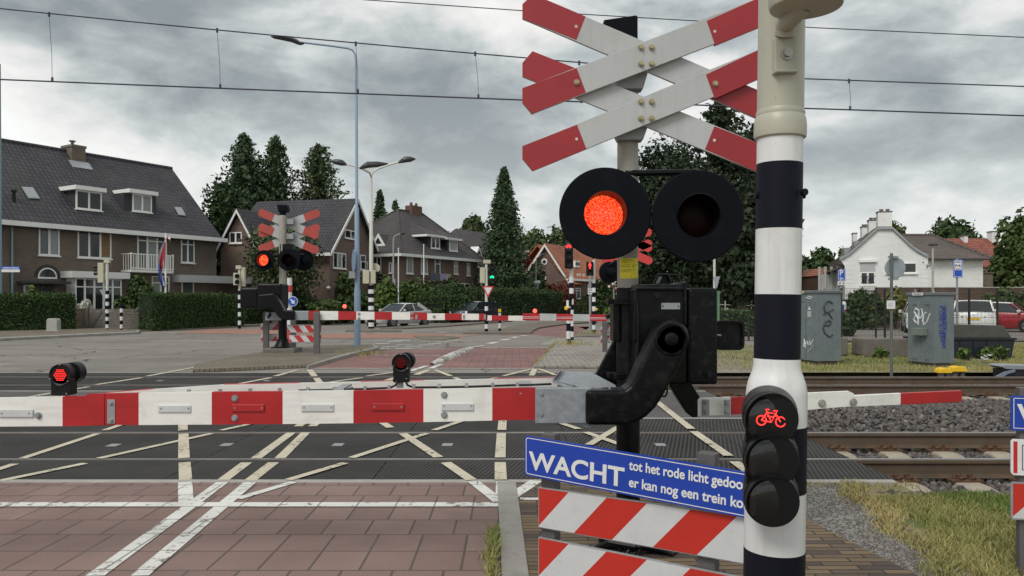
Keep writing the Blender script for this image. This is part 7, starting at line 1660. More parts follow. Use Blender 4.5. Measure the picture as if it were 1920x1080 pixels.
    # skylights, vent, chimney
    for px0, py0, px1, py1, sk in ((40, 352, 74, 374, 13), (326.5, 389.5, 347.5, 405.5, 8)):
        q = [h.roofhit(a, b_, 0, ze+.18, sl) for a, b_ in ((px0, py0), (px1-sk, py0+1), (px1, py1), (px0+sk, py1-1))]; n = Vector((0, -sl, 1)).normalized(); mb = MB(); mb.prism([Vector(p)+n*.03 for p in q], n*.05); o = h.b('skylight', mb, 'zinc'); c = sum((Vector(p) for p in q), Vector())/4; mb = MB(); mb.prism([c+(Vector(p)-c)*.84+n*.075 for p in q], n*.012); h.b('skylight_pane', mb, 'skylight', o)
    x, off, z = h.roofhit(26, 377, 0, ze+.16, sl); mb = MB(); mb.cyl((x, off, z-.1), (x, off, z+.5), .09, n=10); mb.cyl((x, off, z+.5), (x, off, z+.62), .15, n=10); h.b('vent_pipe', mb, 'black_plastic')
    x0, _ = h.hit(128, 300, D/2-.3); x1, _ = h.hit(153, 300, D/2-.3); _, zt = h.hit(140, 275, D/2-.3); mb = MB(); mb.box(x0-.0, x1, D/2-.75, D/2+.45, zr-1.2, zt); c = h.b('chimney', mb, 'brick_brown', rf); mb = MB(); mb.box(x0-.05, x1+.05, D/2-.8, D/2+.5, zt-.10, zt+.05); mb.cyl(((x0+x1)/2, D/2, zt), ((x0+x1)/2, D/2, zt+.35), .10, n=8); mb.cyl(((x0+x1)/2, D/2, zt+.35), ((x0+x1)/2, D/2, zt+.42), .2, n=8); h.b('chimney_cap', mb, 'dark_concrete', rf)
    n = Vector((0, -sl, 1)).normalized(); mb = MB(); mb.prism([(x0-.25, D/2-.75-.5, zr+.17-(1.25)*sl), (x1+.2, D/2-1.25, zr+.17-1.25*sl), (x1+.2, D/2-.74, zr+.17-.74*sl), (x0-.25, D/2-.74, zr+.17-.74*sl)], n*.03); h.b('chimney_flashing', mb, 'zinc', rf)
big_house()
# ---- H2: gabled house behind the far mast
def gable_house():
    h = House('gabled_house', (-20.9, 56.9), (-13.1, 55.0), 'brown gabled house behind the far mast, seen between it and the tall lamp'); w, D, ze, zr = h.w, 8.0, 5.35, 9.3; sl = (zr-ze)/(D/2)
    mb = MB(); mb.prism([(0, 0, -.1), (0, D, -.1), (0, D, ze), (0, D/2, zr-.15), (0, 0, ze)], (w, 0, 0)); h.b('wall', mb, 'brick_villa')
    mb = MB(); e = .45; ov = .35; slope(mb, (-ov, -e, ze-e*sl+.14), (w+ov, -e, ze-e*sl+.14), (w+ov, D/2, zr+.14), (-ov, D/2, zr+.14)); slope(mb, (w+ov, D+e, ze-e*sl+.14), (-ov, D+e, ze-e*sl+.14), (-ov, D/2+.001, zr+.135), (w+ov, D/2+.001, zr+.135)); rf = h.b('roof', mb, 'roof_dark')
    mb = MB()
    for y0, y1 in ((-e-.02, D/2), (D+e+.02, D/2)):
        z0, z1 = ze-e*sl+.15, zr+.15; a, b_ = (w+ov, y0, z0), (w+ov, y1, z1); mb.prism([a, b_, (b_[0], b_[1], b_[2]-.28), (a[0], a[1], a[2]-.28)], (.06, 0, 0))
    mb.box(w-.9, w+.4, -e-.22, -e+.05, ze-e*sl-.14, ze-e*sl+.05); h.b('barge_board', mb, 'fascia')
    mb = MB(); mb.box(-.4, w+.3, -e-.16, -e, ze-e*sl-.10, ze-e*sl+.08); h.b('gutter', mb, 'fascia')
    h.window(646, 432, 668, 448, 2, side=w, sill=True); h.window(624, 474, 648, 503.5, 3, panes=['pane', 'pane_pale', 'pane'], side=w); h.window(675, 478, 685, 506, 1, side=w, pane='pane_mid'); h.window(676, 490, 688, 520, 1, side=w)
    mb = MB(); x0, _ = h.hit(627, 560); mb.box(x0, x0+.9, -.03, .02, .0, 2.3); h.b('door', mb, 'door_dark'); mb = MB(); c = h.hit(618, 540); mb.lathe((c[0], -.2, c[1]), (0, 0, 1), [(-.14, 0), (-.1, .12), (0, .16), (.1, .12), (.14, 0)], 12); h.b('wall_lamp', mb, 'window_white', smooth=True)
    # front gable wing at the left
    a = 3.1; x0 = .25; zrr = 8.0; mb = MB(); mb.prism([(x0, -1.6, -.1), (x0+a, -1.6, -.1), (x0+a, -1.6, ze-.1), (x0+a/2, -1.6, zrr-.1), (x0, -1.6, ze-.1)], (0, 4, 0)); h.b('wing_wall', mb, 'brick_villa'); s2 = (zrr-ze)/(a/2); mb = MB(); slope(mb, (x0+a/2, -1.95, zrr+.1), (x0+a/2, 3.4, zrr+.1), (x0-.5, 3.4, ze-.5*s2+.1), (x0-.5, -1.95, ze-.5*s2+.1), -.12); slope(mb, (x0+a+.5, -1.95, ze-.5*s2+.1), (x0+a+.5, 3.4, ze-.5*s2+.1), (x0+a/2+.001, 3.4, zrr+.1), (x0+a/2+.001, -1.95, zrr+.1), -.12); h.b('wing_roof', mb, 'roof_dark')
    mb = MB()
    for xs in (x0-.5, x0+a+.5): p, q = (xs, -1.98, ze-.5*s2+.06), (x0+a/2, -1.98, zrr+.10); mb.prism([p, q, (q[0], q[1], q[2]-.25), (p[0], p[1], p[2]-.25)], (0, -.05, 0))
    mb.box(x0-.75, x0-.3, -2.05, -1.6, ze-.95, ze-.78); h.b('wing_barge_board', mb, 'fascia'); h.win(x0+.75, x0+1.75, 5.7, 6.5, 2, 0, 'pane', None, True, -1.6)
    h.window(512, 536, 523, 548, 1)
gable_house()
# ---- H3: hipped brick villa
def villa():
    h = House('brick_villa', (-9.02, 61.6), (-3.2, 71.2), 'brown brick villa with a hipped slate roof, chimney and two white dormers'); w, D, ze, zr = h.w, 9.4, 5.35, 9.75
    mb = MB(); mb.box(0, w, 0, D, -.1, ze+.1); h.b('wall', mb, 'brick_villa'); r0, r1 = 5.4, 8.9; e = .5; zb = ze+.05
    q = lambda x, y: (x, y, zb); A, B, C, Dd = q(-e, -e), q(w+e, -e), q(w+e, D+e), q(-e, D+e); R0, R1 = (r0, D/2, zr), (r1, D/2, zr); mb = MB(); slope(mb, A, B, R1, R0, .1); slope(mb, C, Dd, R0, R1, .1); tri_slope(mb, B, C, R1, .1); tri_slope(mb, Dd, A, R0, .1); rf = h.b('roof', mb, 'roof_slate')
    mb = MB()
    for a, b_ in ((A, R0), (B, R1), (R0, R1), (Dd, R0)): mb.cyl(a, b_, .10, n=6)
    h.b('hip_tiles', mb, 'roof_slate', rf, smooth=True); mb = MB(); mb.box(-e-.08, w+e+.08, -e-.10, D+e+.1, zb-.26, zb-.03); h.b('eaves', mb, 'fascia')
    s_ = (zr-zb)/(D/2+e)
    for wx0, wy0, wx1, wy1, pn, rx0, rx1 in ((808, 452, 824, 466, ['pane', 'pane'], 792, 829), (842, 457, 857.5, 471, ['curtain'], 829, 861)):
        x, off, z = h.roofhit((wx0+wx1)/2, wy1, -e, zb, s_); a, zt = h.hit(wx0, wy0, off); b_, _ = h.hit(wx1, wy0, off); zt = z+.95; mb = MB(); mb.box(a-.3, b_+.25, off+.05, off+2.6, z-.4, zt+.02); d = h.b('dormer', mb, 'slate_cheek'); h.win(a, b_, z, zt, len(pn), 0, 'pane', None, True, off, pn, parent=d); mb = MB(); c0, _ = h.hit(rx0, wy0, off); c1, _ = h.hit(rx1, wy0, off); mb.box(c0+.2, c1+.1, off-.35, off+2.6, zt+.0, zt+.18); h.b('dormer_roof', mb, 'fascia', d); mb = MB(); m = (c0+c1)/2+.15; tri_slope(mb, (c0+.2, off-.35, zt+.18), (c1+.1, off-.35, zt+.18), (m, off+2.4, zt+1.35), .05); tri_slope(mb, (c1+.1, off-.35, zt+.18), (c1+.1, off+3.0, zt+.3), (m, off+2.4, zt+1.35), .05); tri_slope(mb, (c0+.2, off+3.0, zt+.3), (c0+.2, off-.35, zt+.18), (m, off+2.4, zt+1.35), .05); h.b('dormer_tiles', mb, 'roof_slate', d)
    x0, _ = h.hit(766, 395, D/2); x1, _ = h.hit(785, 395, D/2); mb = MB(); mb.box(x0, x1, D/2-.4, D/2+.4, zr-1, zr+.55); h.b('chimney', mb, 'brick_red', rf); mb = MB(); [mb.cyl((x0+(x1-x0)*f, D/2, zr+.5), (x0+(x1-x0)*f, D/2, zr+.85), .13, n=8) for f in (.25, .75)]; h.b('chimney_pot', mb, 'brick_red', rf, split=True)
    for a, b_, c, d, n, tr, pn in ((762, 481, 774, 513, 1, 0, 'pane_pale'), (789, 482, 801, 514, 2, 0, 'pane_pale'), (815, 485, 825, 525, 1, .25, 'pane_mid'), (851, 490, 858, 514, 2, .4, 'pane'), (875, 493, 881, 517, 2, .4, 'pane'), (762, 530, 774, 562, 1, 0, 'pane'), (791, 531, 801, 562, 1, 0, 'pane'), (852, 531, 880, 560, 3, .3, 'pane')):
        o = h.window(a, b_, c, d, n, tr, pn); x0, zt = h.hit(a-1, b_-2); x1, _ = h.hit(c+1, b_-2)
        if b_ < 487: mb = MB(); mb.box(x0-.05, x1+.05, -.16, 0, zt-.02, zt+.22); h.b('blind_box', mb, 'fascia')
    mb = MB(); x0, z1 = h.hit(809, 512, -.9); x1, _ = h.hit(845, 512, -.9); _, z0 = h.hit(827, 526, -.9); mb.box(x0, x1, -.9, 0, z0-.1, z0); bal = h.b('balcony', mb, 'brick_villa')
    for i in range(9): xa, xb = x0+(x1-x0)*i/9, x0+(x1-x0)*(i+.92)/9; mb = MB(); mb.box(xa, xb, -.92, -.9, z0, z1); h.b('balcony_panel', mb, ['van_blue', 'post_grey', 'post_grey', 'post_grey', 'lilac', 'lilac', 'lilac', 'sage', 'sage'][i], bal)
    h.window(700, 482, 715, 520, 2, .0, 'pane', side=0.0); h.window(730, 492, 736, 512, 1, 0, 'pane_mid', side=0.0)
    xs = -e
    for _ in range(60): y, z = h.hit(711, 459, 0, xs); xs = xs*.5+.5*max(-e, min(4, -e+(z-zb)*(r0+e)/(zr-zb)))
    mb = MB(); sW = .8; mb.prism([(xs-.15, y-sW, z-.15), (xs-.15, y+sW, z-.15), (xs-.15, y, z+.95)], (.05, 0, 0)); g = h.b('gablet', mb, 'fascia'); mb = MB(); mb.prism([(xs-.09, y-sW, z-.12), (xs-.09, y+sW, z-.12), (xs-.09, y, z+.93)], (1.3, 0, 0)); h.b('gablet_roof', mb, 'roof_slate', g); mb = MB(); mb.prism([(xs-.17, y-sW*.5, z+.08), (xs-.17, y+sW*.5, z+.08), (xs-.17, y, z+.60)], (.03, 0, 0)); h.b('gablet_pane', mb, 'pane', g)
villa()
# ---- H4 behind the tall conifer, H5 orange roof, H6 white gable beyond
def house_behind_conifer():
    Y0 = 80; h = House('brick_house', (xat(886, 78), 78), (xat(1012, 92), 92), 'brown house half hidden behind the tall conifer, its slate roof showing left of it'); w, D, ze, zr = h.w, 8, 5.2, 9.4
    mb = MB(); mb.box(0, w, 0, D, -.1, ze); h.b('wall', mb, 'brick_villa'); e = .4; A, B, C, Dd = (-e, -e, ze), (w+e, -e, ze), (w+e, D+e, ze), (-e, D+e, ze); R0, R1 = (3.2, D/2, zr), (w-3.2, D/2, zr); mb = MB(); slope(mb, A, B, R1, R0, .1); slope(mb, C, Dd, R0, R1, .1); tri_slope(mb, B, C, R1, .1); tri_slope(mb, Dd, A, R0, .1); h.b('roof', mb, 'roof_slate'); mb = MB(); mb.box(-e-.1, w+e+.1, -e-.1, D+e+.1, ze-.22, ze-.11); h.b('eaves', mb, 'fascia')
    for a, b_, c, d, n in ((888, 503, 893, 534, 2), (900, 505, 908, 535, 2), (972, 508, 979, 522, 1), (984, 507, 996, 522, 2)): h.window(a, b_, c, d, n, .2, 'pane')
    x, off, z = h.roofhit(897, 480, -e, ze, (zr-ze)/(D/2+e)); mb = MB(); mb.prism([(x-.7, off-.1, z), (x+.7, off-.1, z), (x, off-.1, z+1.0)], (0, 1, 0)); g = h.b('gablet', mb, 'fascia'); mb = MB(); mb.prism([(x-.35, off-.12, z+.2), (x+.35, off-.12, z+.2), (x, off-.12, z+.7)], (0, .03, 0)); h.b('gablet_pane', mb, 'pane', g)
    x, off, z = h.roofhit(982, 486, -e, ze, (zr-ze)/(D/2+e)); mb = MB(); mb.box(x-.5, x+.5, off, off+2, z-.3, z+.85); d = h.b('dormer', mb, 'window_white'); mb = MB(); mb.box(x-.9, x+.9, off-.3, off+2, z+.85, z+1.05); h.b('dormer_roof', mb, 'fascia', d); h.win(x-.4, x+.4, z, z+.8, 2, 0, 'pane', None, False, off, None, parent=d)
house_behind_conifer()
def orange_house():
    Y = 86; h = House('orange_roofed_house', (xat(992, Y), Y), (xat(1066, 84), 84), 'brown gable house with a steep orange tiled roof and white barge boards'); w, D, ze = h.w, 13, 5.0; xm, zr = h.hit(1018, 459); xm = w*.44; mb = MB(); zl = ze; mb.prism([(0, 0, -.1), (w, 0, -.1), (w, 0, 4.0), (xm, 0, zr-.1), (0, 0, ze+.0)], (0, D, 0)); h.b('wall', mb, 'brick_villa')
    s1, s2 = (zr-ze)/xm, (zr-4.0)/(w-xm); e = .5; mb = MB(); slope(mb, (xm, -.4, zr+.08), (xm, D+.3, zr+.08), (-e, D+.3, ze-e*s1+.08), (-e, -.4, ze-e*s1+.08), -.12); slope(mb, (w+e, -.4, 4-e*s2+.08), (w+e, D+.3, 4-e*s2+.08), (xm+.001, D+.3, zr+.08), (xm+.001, -.4, zr+.08), -.12); h.b('roof', mb, 'roof_orange')
    mb = MB()
    for p, q in (((-e, -.42, ze-e*s1+.04), (xm, -.42, zr+.08)), ((w+e, -.42, 4-e*s2+.04), (xm, -.42, zr+.08))): mb.prism([p, q, (q[0], q[1], q[2]-.35), (p[0], p[1], p[2]-.35)], (0, -.06, 0))
    h.b('barge_board', mb, 'fascia'); xc, zc = h.hit(1021, 491); mb = MB(); mb.lathe((xc, -.06, zc), (0, -1, 0), [(-.05, .36), (0, .36), (.03, .30), (.03, .22), (0, .22)], 20); r = h.b('round_window', mb, 'window_white'); mb = MB(); mb.lathe((xc, -.05, zc), (0, -1, 0), [(0, .23), (.02, .22), (.02, 0)], 20); h.b('pane', mb, 'pane', r)
    h.window(1017, 518, 1024, 528, 2)
    # lower wing to the right
    g = House('orange_roofed_wing', (xat(1060, 84), 84.0), (xat(1140, 92), 92), 'long low wing with an orange roof right of the steep gable'); w, D, ze, zr = g.w, 7, 4.35, 7.9; mb = MB(); mb.box(0, w, 0, D, -.1, ze); g.b('wall', mb, 'brick_villa'); sl = (zr-ze)/(D/2); mb = MB(); slope(mb, (-.3, -.4, ze-.4*sl+.1), (w+.3, -.4, ze-.4*sl+.1), (w+.3, D/2, zr), (-.3, D/2, zr)); slope(mb, (w+.3, D+.4, ze-.4*sl+.1), (-.3, D+.4, ze-.4*sl+.1), (-.3, D/2+.001, zr-.003), (w+.3, D/2+.001, zr-.003)); g.b('roof', mb, 'roof_orange'); mb = MB(); mb.box(-.2, w+.3, -.6, -.38, ze-.55, ze-.32); g.b('gutter', mb, 'fascia')
    for a, b_, c, d, n in ((1068, 512, 1074, 528, 1), (1082, 513, 1089, 526, 2), (1093, 514, 1096, 527, 1), (1066, 540, 1088, 560, 3)): g.window(a, b_, c, d, n, .25, 'pane_mid')
    x, off, z = g.roofhit(1083, 498, -.4, ze, sl); mb = MB(); mb.box(x-.5, x+.5, off, off+1.6, z-.2, z+.55); d = g.b('dormer', mb, 'window_white'); mb = MB(); mb.box(x-.45, x+.45, off-.02, off, z+.0, z+.4); g.b('dormer_pane', mb, 'pane', d)
    Y = 108; q = House('white_house', (xat(1087, Y), Y), (xat(1103, Y), Y), 'narrow white gable wall rising behind the orange-roofed wing'); w = q.w; mb = MB(); _, z1 = q.hit(1088, 476); _, z2 = q.hit(1102, 481); mb.prism([(0, 0, -.1), (w, 0, -.1), (w, 0, z2), (0, 0, z1)], (0, 9, 0)); q.b('wall', mb, 'brick_white'); mb = MB(); mb.prism([(w, -.1, z2-.4), (w+4.2, -.1, 3), (w+4.2, 9, 3), (w, 9, z2-.4)], (0, 0, -.2)); q.b('roof', mb, 'roof_orange')
    Y = 112; q = House('white_house', (xat(1119, Y), Y), (xat(1170, Y), Y), 'pale house with a steep orange roof far down the street'); w = q.w; mb = MB(); mb.box(0, w, 0, 8, -.1, 6.2); q.b('wall', mb, 'brick_white'); mb = MB(); slope(mb, (-.3, -.3, 6.0), (w, -.3, 6.0), (w, 4, 10.5), (-.3, 4, 10.5)); q.b('roof', mb, 'roof_orange'); q.window(1124, 510, 1130, 522, 2); q.window(1136, 510, 1142, 522, 2)
orange_house()
# ---- white house at the right with its chimneys, brown-roofed wing, red-roofed house
def white_house():
    Y = 50; h = House('white_brick_house', (xat(1573, 50.8), 50.8), (xat(1738, 49.2), 49.2), 'white painted brick house with a curved gable and stepped row of chimneys'); w, D = h.w, 8.5
    pts = [h.hit(a, b_) for a, b_ in ((1573.5, 485), (1592, 475), (1610, 459), (1645, 427.5), (1673, 427.5), (1692, 445), (1705, 458), (1720, 469), (1740, 480))]; gx = [(x, 0, z) for x, z in pts]; mb = MB(); mb.prism([(gx[0][0]+.35, 0, -.1), (gx[-1][0], 0, -.1), gx[-1], *gx[-2::-1], (gx[0][0]+.35, 0, gx[0][2]-.5)], (0, D, 0)); h.b('wall', mb, 'brick_white')
    mb = MB()
    for p, q in zip(gx[:-1], gx[1:]):
        if abs(p[2]-q[2]) < .01: continue
        mb.prism([Vector(p)+Vector((0, -.14, -.02)), Vector(q)+Vector((0, -.14, -.02)), Vector(q)+Vector((0, -.14, .09)), Vector(p)+Vector((0, -.14, .09))], (0, D+.2, 0))
    rf = h.b('roof', mb, 'roof_brown'); mb = MB()
    for p, q in zip(gx[:-1], gx[1:]):
        if abs(p[2]-q[2]) < .01: continue
        mb.prism([Vector(p)+Vector((0, -.17, -.10)), Vector(q)+Vector((0, -.17, -.10)), Vector(q)+Vector((0, -.17, .06)), Vector(p)+Vector((0, -.17, .06))], (0, .06, 0))
    h.b('verge_strip', mb, 'zinc', rf)
    for a, b_, top, bot, y in ((1646, 1672.5, 398, 428, 0.0), (1629, 1647, 413.5, 440, 2.6), (1615.5, 1631, 426, 452, 5.0), (1599, 1607, 438, 460, 8.0)):
        x0, zt = h.hit(a, top, y); x1, _ = h.hit(b_, top, y); _, zb = h.hit(a, bot, y); mb = MB(); mb.box(x0, x1, y-.003 if y == 0 else y, y+.75, zb-1.2, zt); c = h.b('chimney', mb, 'brick_white', rf); mb = MB(); mb.box(x0-.04, x1+.04, y-.04, y+.8, zt, zt+.06); [mb.cyl((x0+(x1-x0)*f, y+.35, zt), (x0+(x1-x0)*f, y+.35, zt+.22), .10, .13, n=8) for f in ((.3, .75) if a != 1599 else ())]; h.b('chimney_cap', mb, 'dark_concrete', rf)
    for a, b_, t, bo, y in ((1602, 1618, 452, 468, 1.2), (1583, 1595, 464.5, 478, 1.2)): x0, zt = h.hit(a, t, y); x1, _ = h.hit(b_, t, y); _, zb = h.hit(a, bo, y); mb = MB(); mb.box(x0, x1, y, y+1.4, zb-.3, zt); h.b('roof_box', mb, 'zinc', rf)
    # balcony door with roller shutter, window
    x0, z1 = h.hit(1613, 492); x1, _ = h.hit(1641, 492); _, zs = h.hit(1613, 510); _, zb = h.hit(1613, 534); h.win(x0, x1, zb, zs, 2, 0, 'pane', None, True); mb = MB(); mb.box(x0, x1, -.05, 0, zs+.002, z1); h.b('roller_shutter', mb, 'cabinet_top2'); mb = MB(); mb.box(x0-.08, x1+.10, -.16, 0, z1, z1+.17); h.b('shutter_box', mb, 'fascia')
    mb = MB(); n = 6
    for i in range(n): xa = x0+.1+(x1-x0-.2)*(i+.5)/n; mb.tube([(xa-.10, -.09, zb+.05), (xa-.02, -.09, zb+.35), (xa+.0, -.09, zb+.55), (xa+.1, -.09, zb+.05)], .011, 5)
    mb.box(x0, x1, -.10, -.08, zb+.56, zb+.58); h.b('grille', mb, 'wire')
    h.window(1661, 492.5, 1719, 512.5, 1, 0, 'pane'); mb = MB(); a, z = h.hit(1609, 542); b_, _ = h.hit(1645, 542); mb.box(a, b_, -.25, 0, z-.08, z+.08); h.b('ledge', mb, 'brick_white'); h.window(1616, 549, 1639, 585, 2, .0, 'pane'); mb = MB(); a, z = h.hit(1731, 492); mb.cyl((a, -.02, z), (a, .0, z), .05, n=8); h.b('vent', mb, 'post_grey')
    a, z = h.hit(1740, 498); mb = MB(); mb.lathe((a, -.1, z), (0, 0, 1), [(-.08, .0), (-.05, .1), (0, .12), (.08, .05), (.1, 0)], 10); h.b('wall_lamp', mb, 'galv')
    mb = MB(); zz = 1.2
    while zz < 4.3: [mb.box(xx, xx+.55, -.012, 0, zz, zz+.24) for xx in (gx[0][0]+.36, gx[-1][0]-.56)]; zz += .30
    h.b('corner_quoins', mb, 'brick_white', split=True)
    # left side canopy and timber lean-to
    mb = MB(); a, z = h.hit(1552, 500, 1); mb.prism([(a, .4, z-.4), (gx[0][0]+.34, .4, gx[0][2]-.5), (gx[0][0]+.34, 8, gx[0][2]-.5), (a, 8, z-.4)], (0, 0, .12)); h.b('side_roof', mb, 'roof_brown'); mb = MB(); [mb.box(gx[0][0]-1.2+i*.38, gx[0][0]-1.05+i*.38, 1.4, 1.5, 0, 3.9-.0) for i in range(4)]; mb.box(gx[0][0]-1.1, gx[0][0]+.34, 1.55, 1.65, 0, 3.4); h.b('side_porch', mb, 'lamp_pale2')
    # rear wing
    Y = 54; g = House('white_house_wing', (xat(1738, Y), Y), (xat(1843, Y), Y), 'white wing under a brown hipped roof, behind the P+R sign'); w, D = g.w, 8.0; ze = g.hit(1800, 484)[1]; zr = g.hit(1745, 441, 4)[1]; mb = MB(); mb.box(0, w, 0, D, -.1, ze); g.b('wall', mb, 'brick_white'); x0 = g.hit(1697, 442, 4)[0]; e = .45; A, B, C, Dd = (x0-.6, -e, ze-.05), (w+e, -e, ze-.05), (w+e, D+e, ze-.05), (x0-.6, D+e, ze-.05); R1 = (g.hit(1748, 441, 4)[0], D/2, zr); R0 = (x0-.6, D/2, zr); mb = MB(); slope(mb, A, B, R1, R0, .12); tri_slope(mb, B, C, R1, .12); slope(mb, C, Dd, R0, R1, .12); r = g.b('roof', mb, 'roof_brown'); mb = MB(); mb.cyl(B, R1, .11, n=6); mb.cyl(R0, R1, .11, n=6); g.b('hip_tiles', mb, 'roof_brown', r, smooth=True); mb = MB(); mb.box(0, w+e, -e-.08, -e+.02, ze-.17, ze-.06); g.b('gutter', mb, 'slate_cheek')
    mb = MB(); zz = 1.6
    while zz < ze-.5: mb.box(w-.75, w, -.012, 0, zz, zz+.22); zz += .30
    g.b('corner_quoins', mb, 'brick_white')
    Y = 62; q = House('red_roofed_house', (xat(1775, Y), Y), (xat(1874, Y), Y), 'white house with a shiny red pantile roof and a white chimney'); w, D = q.w, 8.0; ze = q.hit(1860, 497)[1]; zr = q.hit(1860, 447, 4)[1]; mb = MB(); mb.box(0, w, 0, D, -.1, ze); q.b('wall', mb, 'brick_white'); sl = (zr-ze)/(D/2); xr = q.hit(1869, 447, 4)[0]; mb = MB(); slope(mb, (-.2, -.4, ze-.4*sl+.1), (w+.3, -.4, ze-.4*sl+.1), (xr, D/2, zr), (-.2, D/2, zr), .12); slope(mb, (w+.3, D+.4, ze-.4*sl+.1), (-.2, D+.4, ze-.4*sl+.1), (-.2, D/2+.001, zr), (xr, D/2+.001, zr), .12); tri_slope(mb, (w+.3, -.4, ze-.4*sl+.1), (w+.3, D+.4, ze-.4*sl+.1), (xr, D/2, zr), .1); r = q.b('roof', mb, 'roof_red')
    for a, b_, t in ((1804.5, 1811, 443), (1856, 1868.5, 435)): x0, zt = q.hit(a, t, 3.6); x1, _ = q.hit(b_, t, 3.6); mb = MB(); mb.box(x0, x1, 3.3, 4.0, zr-2.4 if a < 1850 else zr-.9, zt); q.b('chimney', mb, 'brick_white', r); mb = MB(); mb.box(x0-.06, x1+.06, 3.25, 4.05, zt, zt+.06); q.b('chimney_cap', mb, 'dark_concrete', r)
    for px0, px1, pt, Yb, lab in ((1842, 1862, 512, 56, 'small dark brick chimney shed with a cowl beside the white wing'), (1867, 1880, 512, 57, 'dark brick pillar building with a flat cowl left of the trees')): t = thing('brick_shed', (xat(px0, Yb), Yb, 0), lab, 'shed'); MB().box(xat(px0, Yb), xat(px1, Yb), Yb, Yb+1.5, 0, zat(pt, Yb)).build('wall', 'brick_brown', t); MB().box(xat(px0-1, Yb), xat(px1+1, Yb), Yb-.1, Yb+1.6, zat(pt, Yb), zat(pt-1.5, Yb)).box(xat((px0+px1)/2-4, Yb), xat((px0+px1)/2+4, Yb), Yb+.3, Yb+.9, zat(pt-6, Yb), zat(pt-4.5, Yb)).box(xat((px0+px1)/2-2.5, Yb), xat((px0+px1)/2+2.5, Yb), Yb+.4, Yb+.8, zat(pt-4.5, Yb), zat(pt-1.5, Yb)).build('cowl', 'dark_concrete', t)
    Yw = 44; t = thing('garden_wall', (xat(1640, Yw), Yw, 0), 'long red-brown brick wall at the back of the car park', 'wall'); MB().box(xat(1645, Yw), xat(2080, Yw), Yw, Yw+.25, -.05, zat(540, Yw)).build('brickwork', 'brick_red', t); MB().box(xat(1644, Yw), xat(2080, Yw), Yw-.04, Yw+.29, zat(540, Yw), zat(538, Yw)).build('coping', 'concrete', t)
    Ys = 55; t = thing('brick_shed', (xat(1542, Ys), Ys, 0), 'small orange-brick shed with a red tiled roof left of the white house', 'shed'); MB().box(xat(1543, Ys), xat(1563, Ys), Ys, Ys+4, 0, zat(515, Ys)).build('wall', 'brick_red', t); mb = MB(); mb.prism([(xat(1541, Ys), Ys-.2, zat(516, Ys)), (xat(1566, Ys), Ys-.2, zat(516, Ys)), (xat(1566, Ys), Ys+2, zat(500, Ys))], (0, 4, 0)); mb.build('roof', 'roof_orange', t)
white_house()
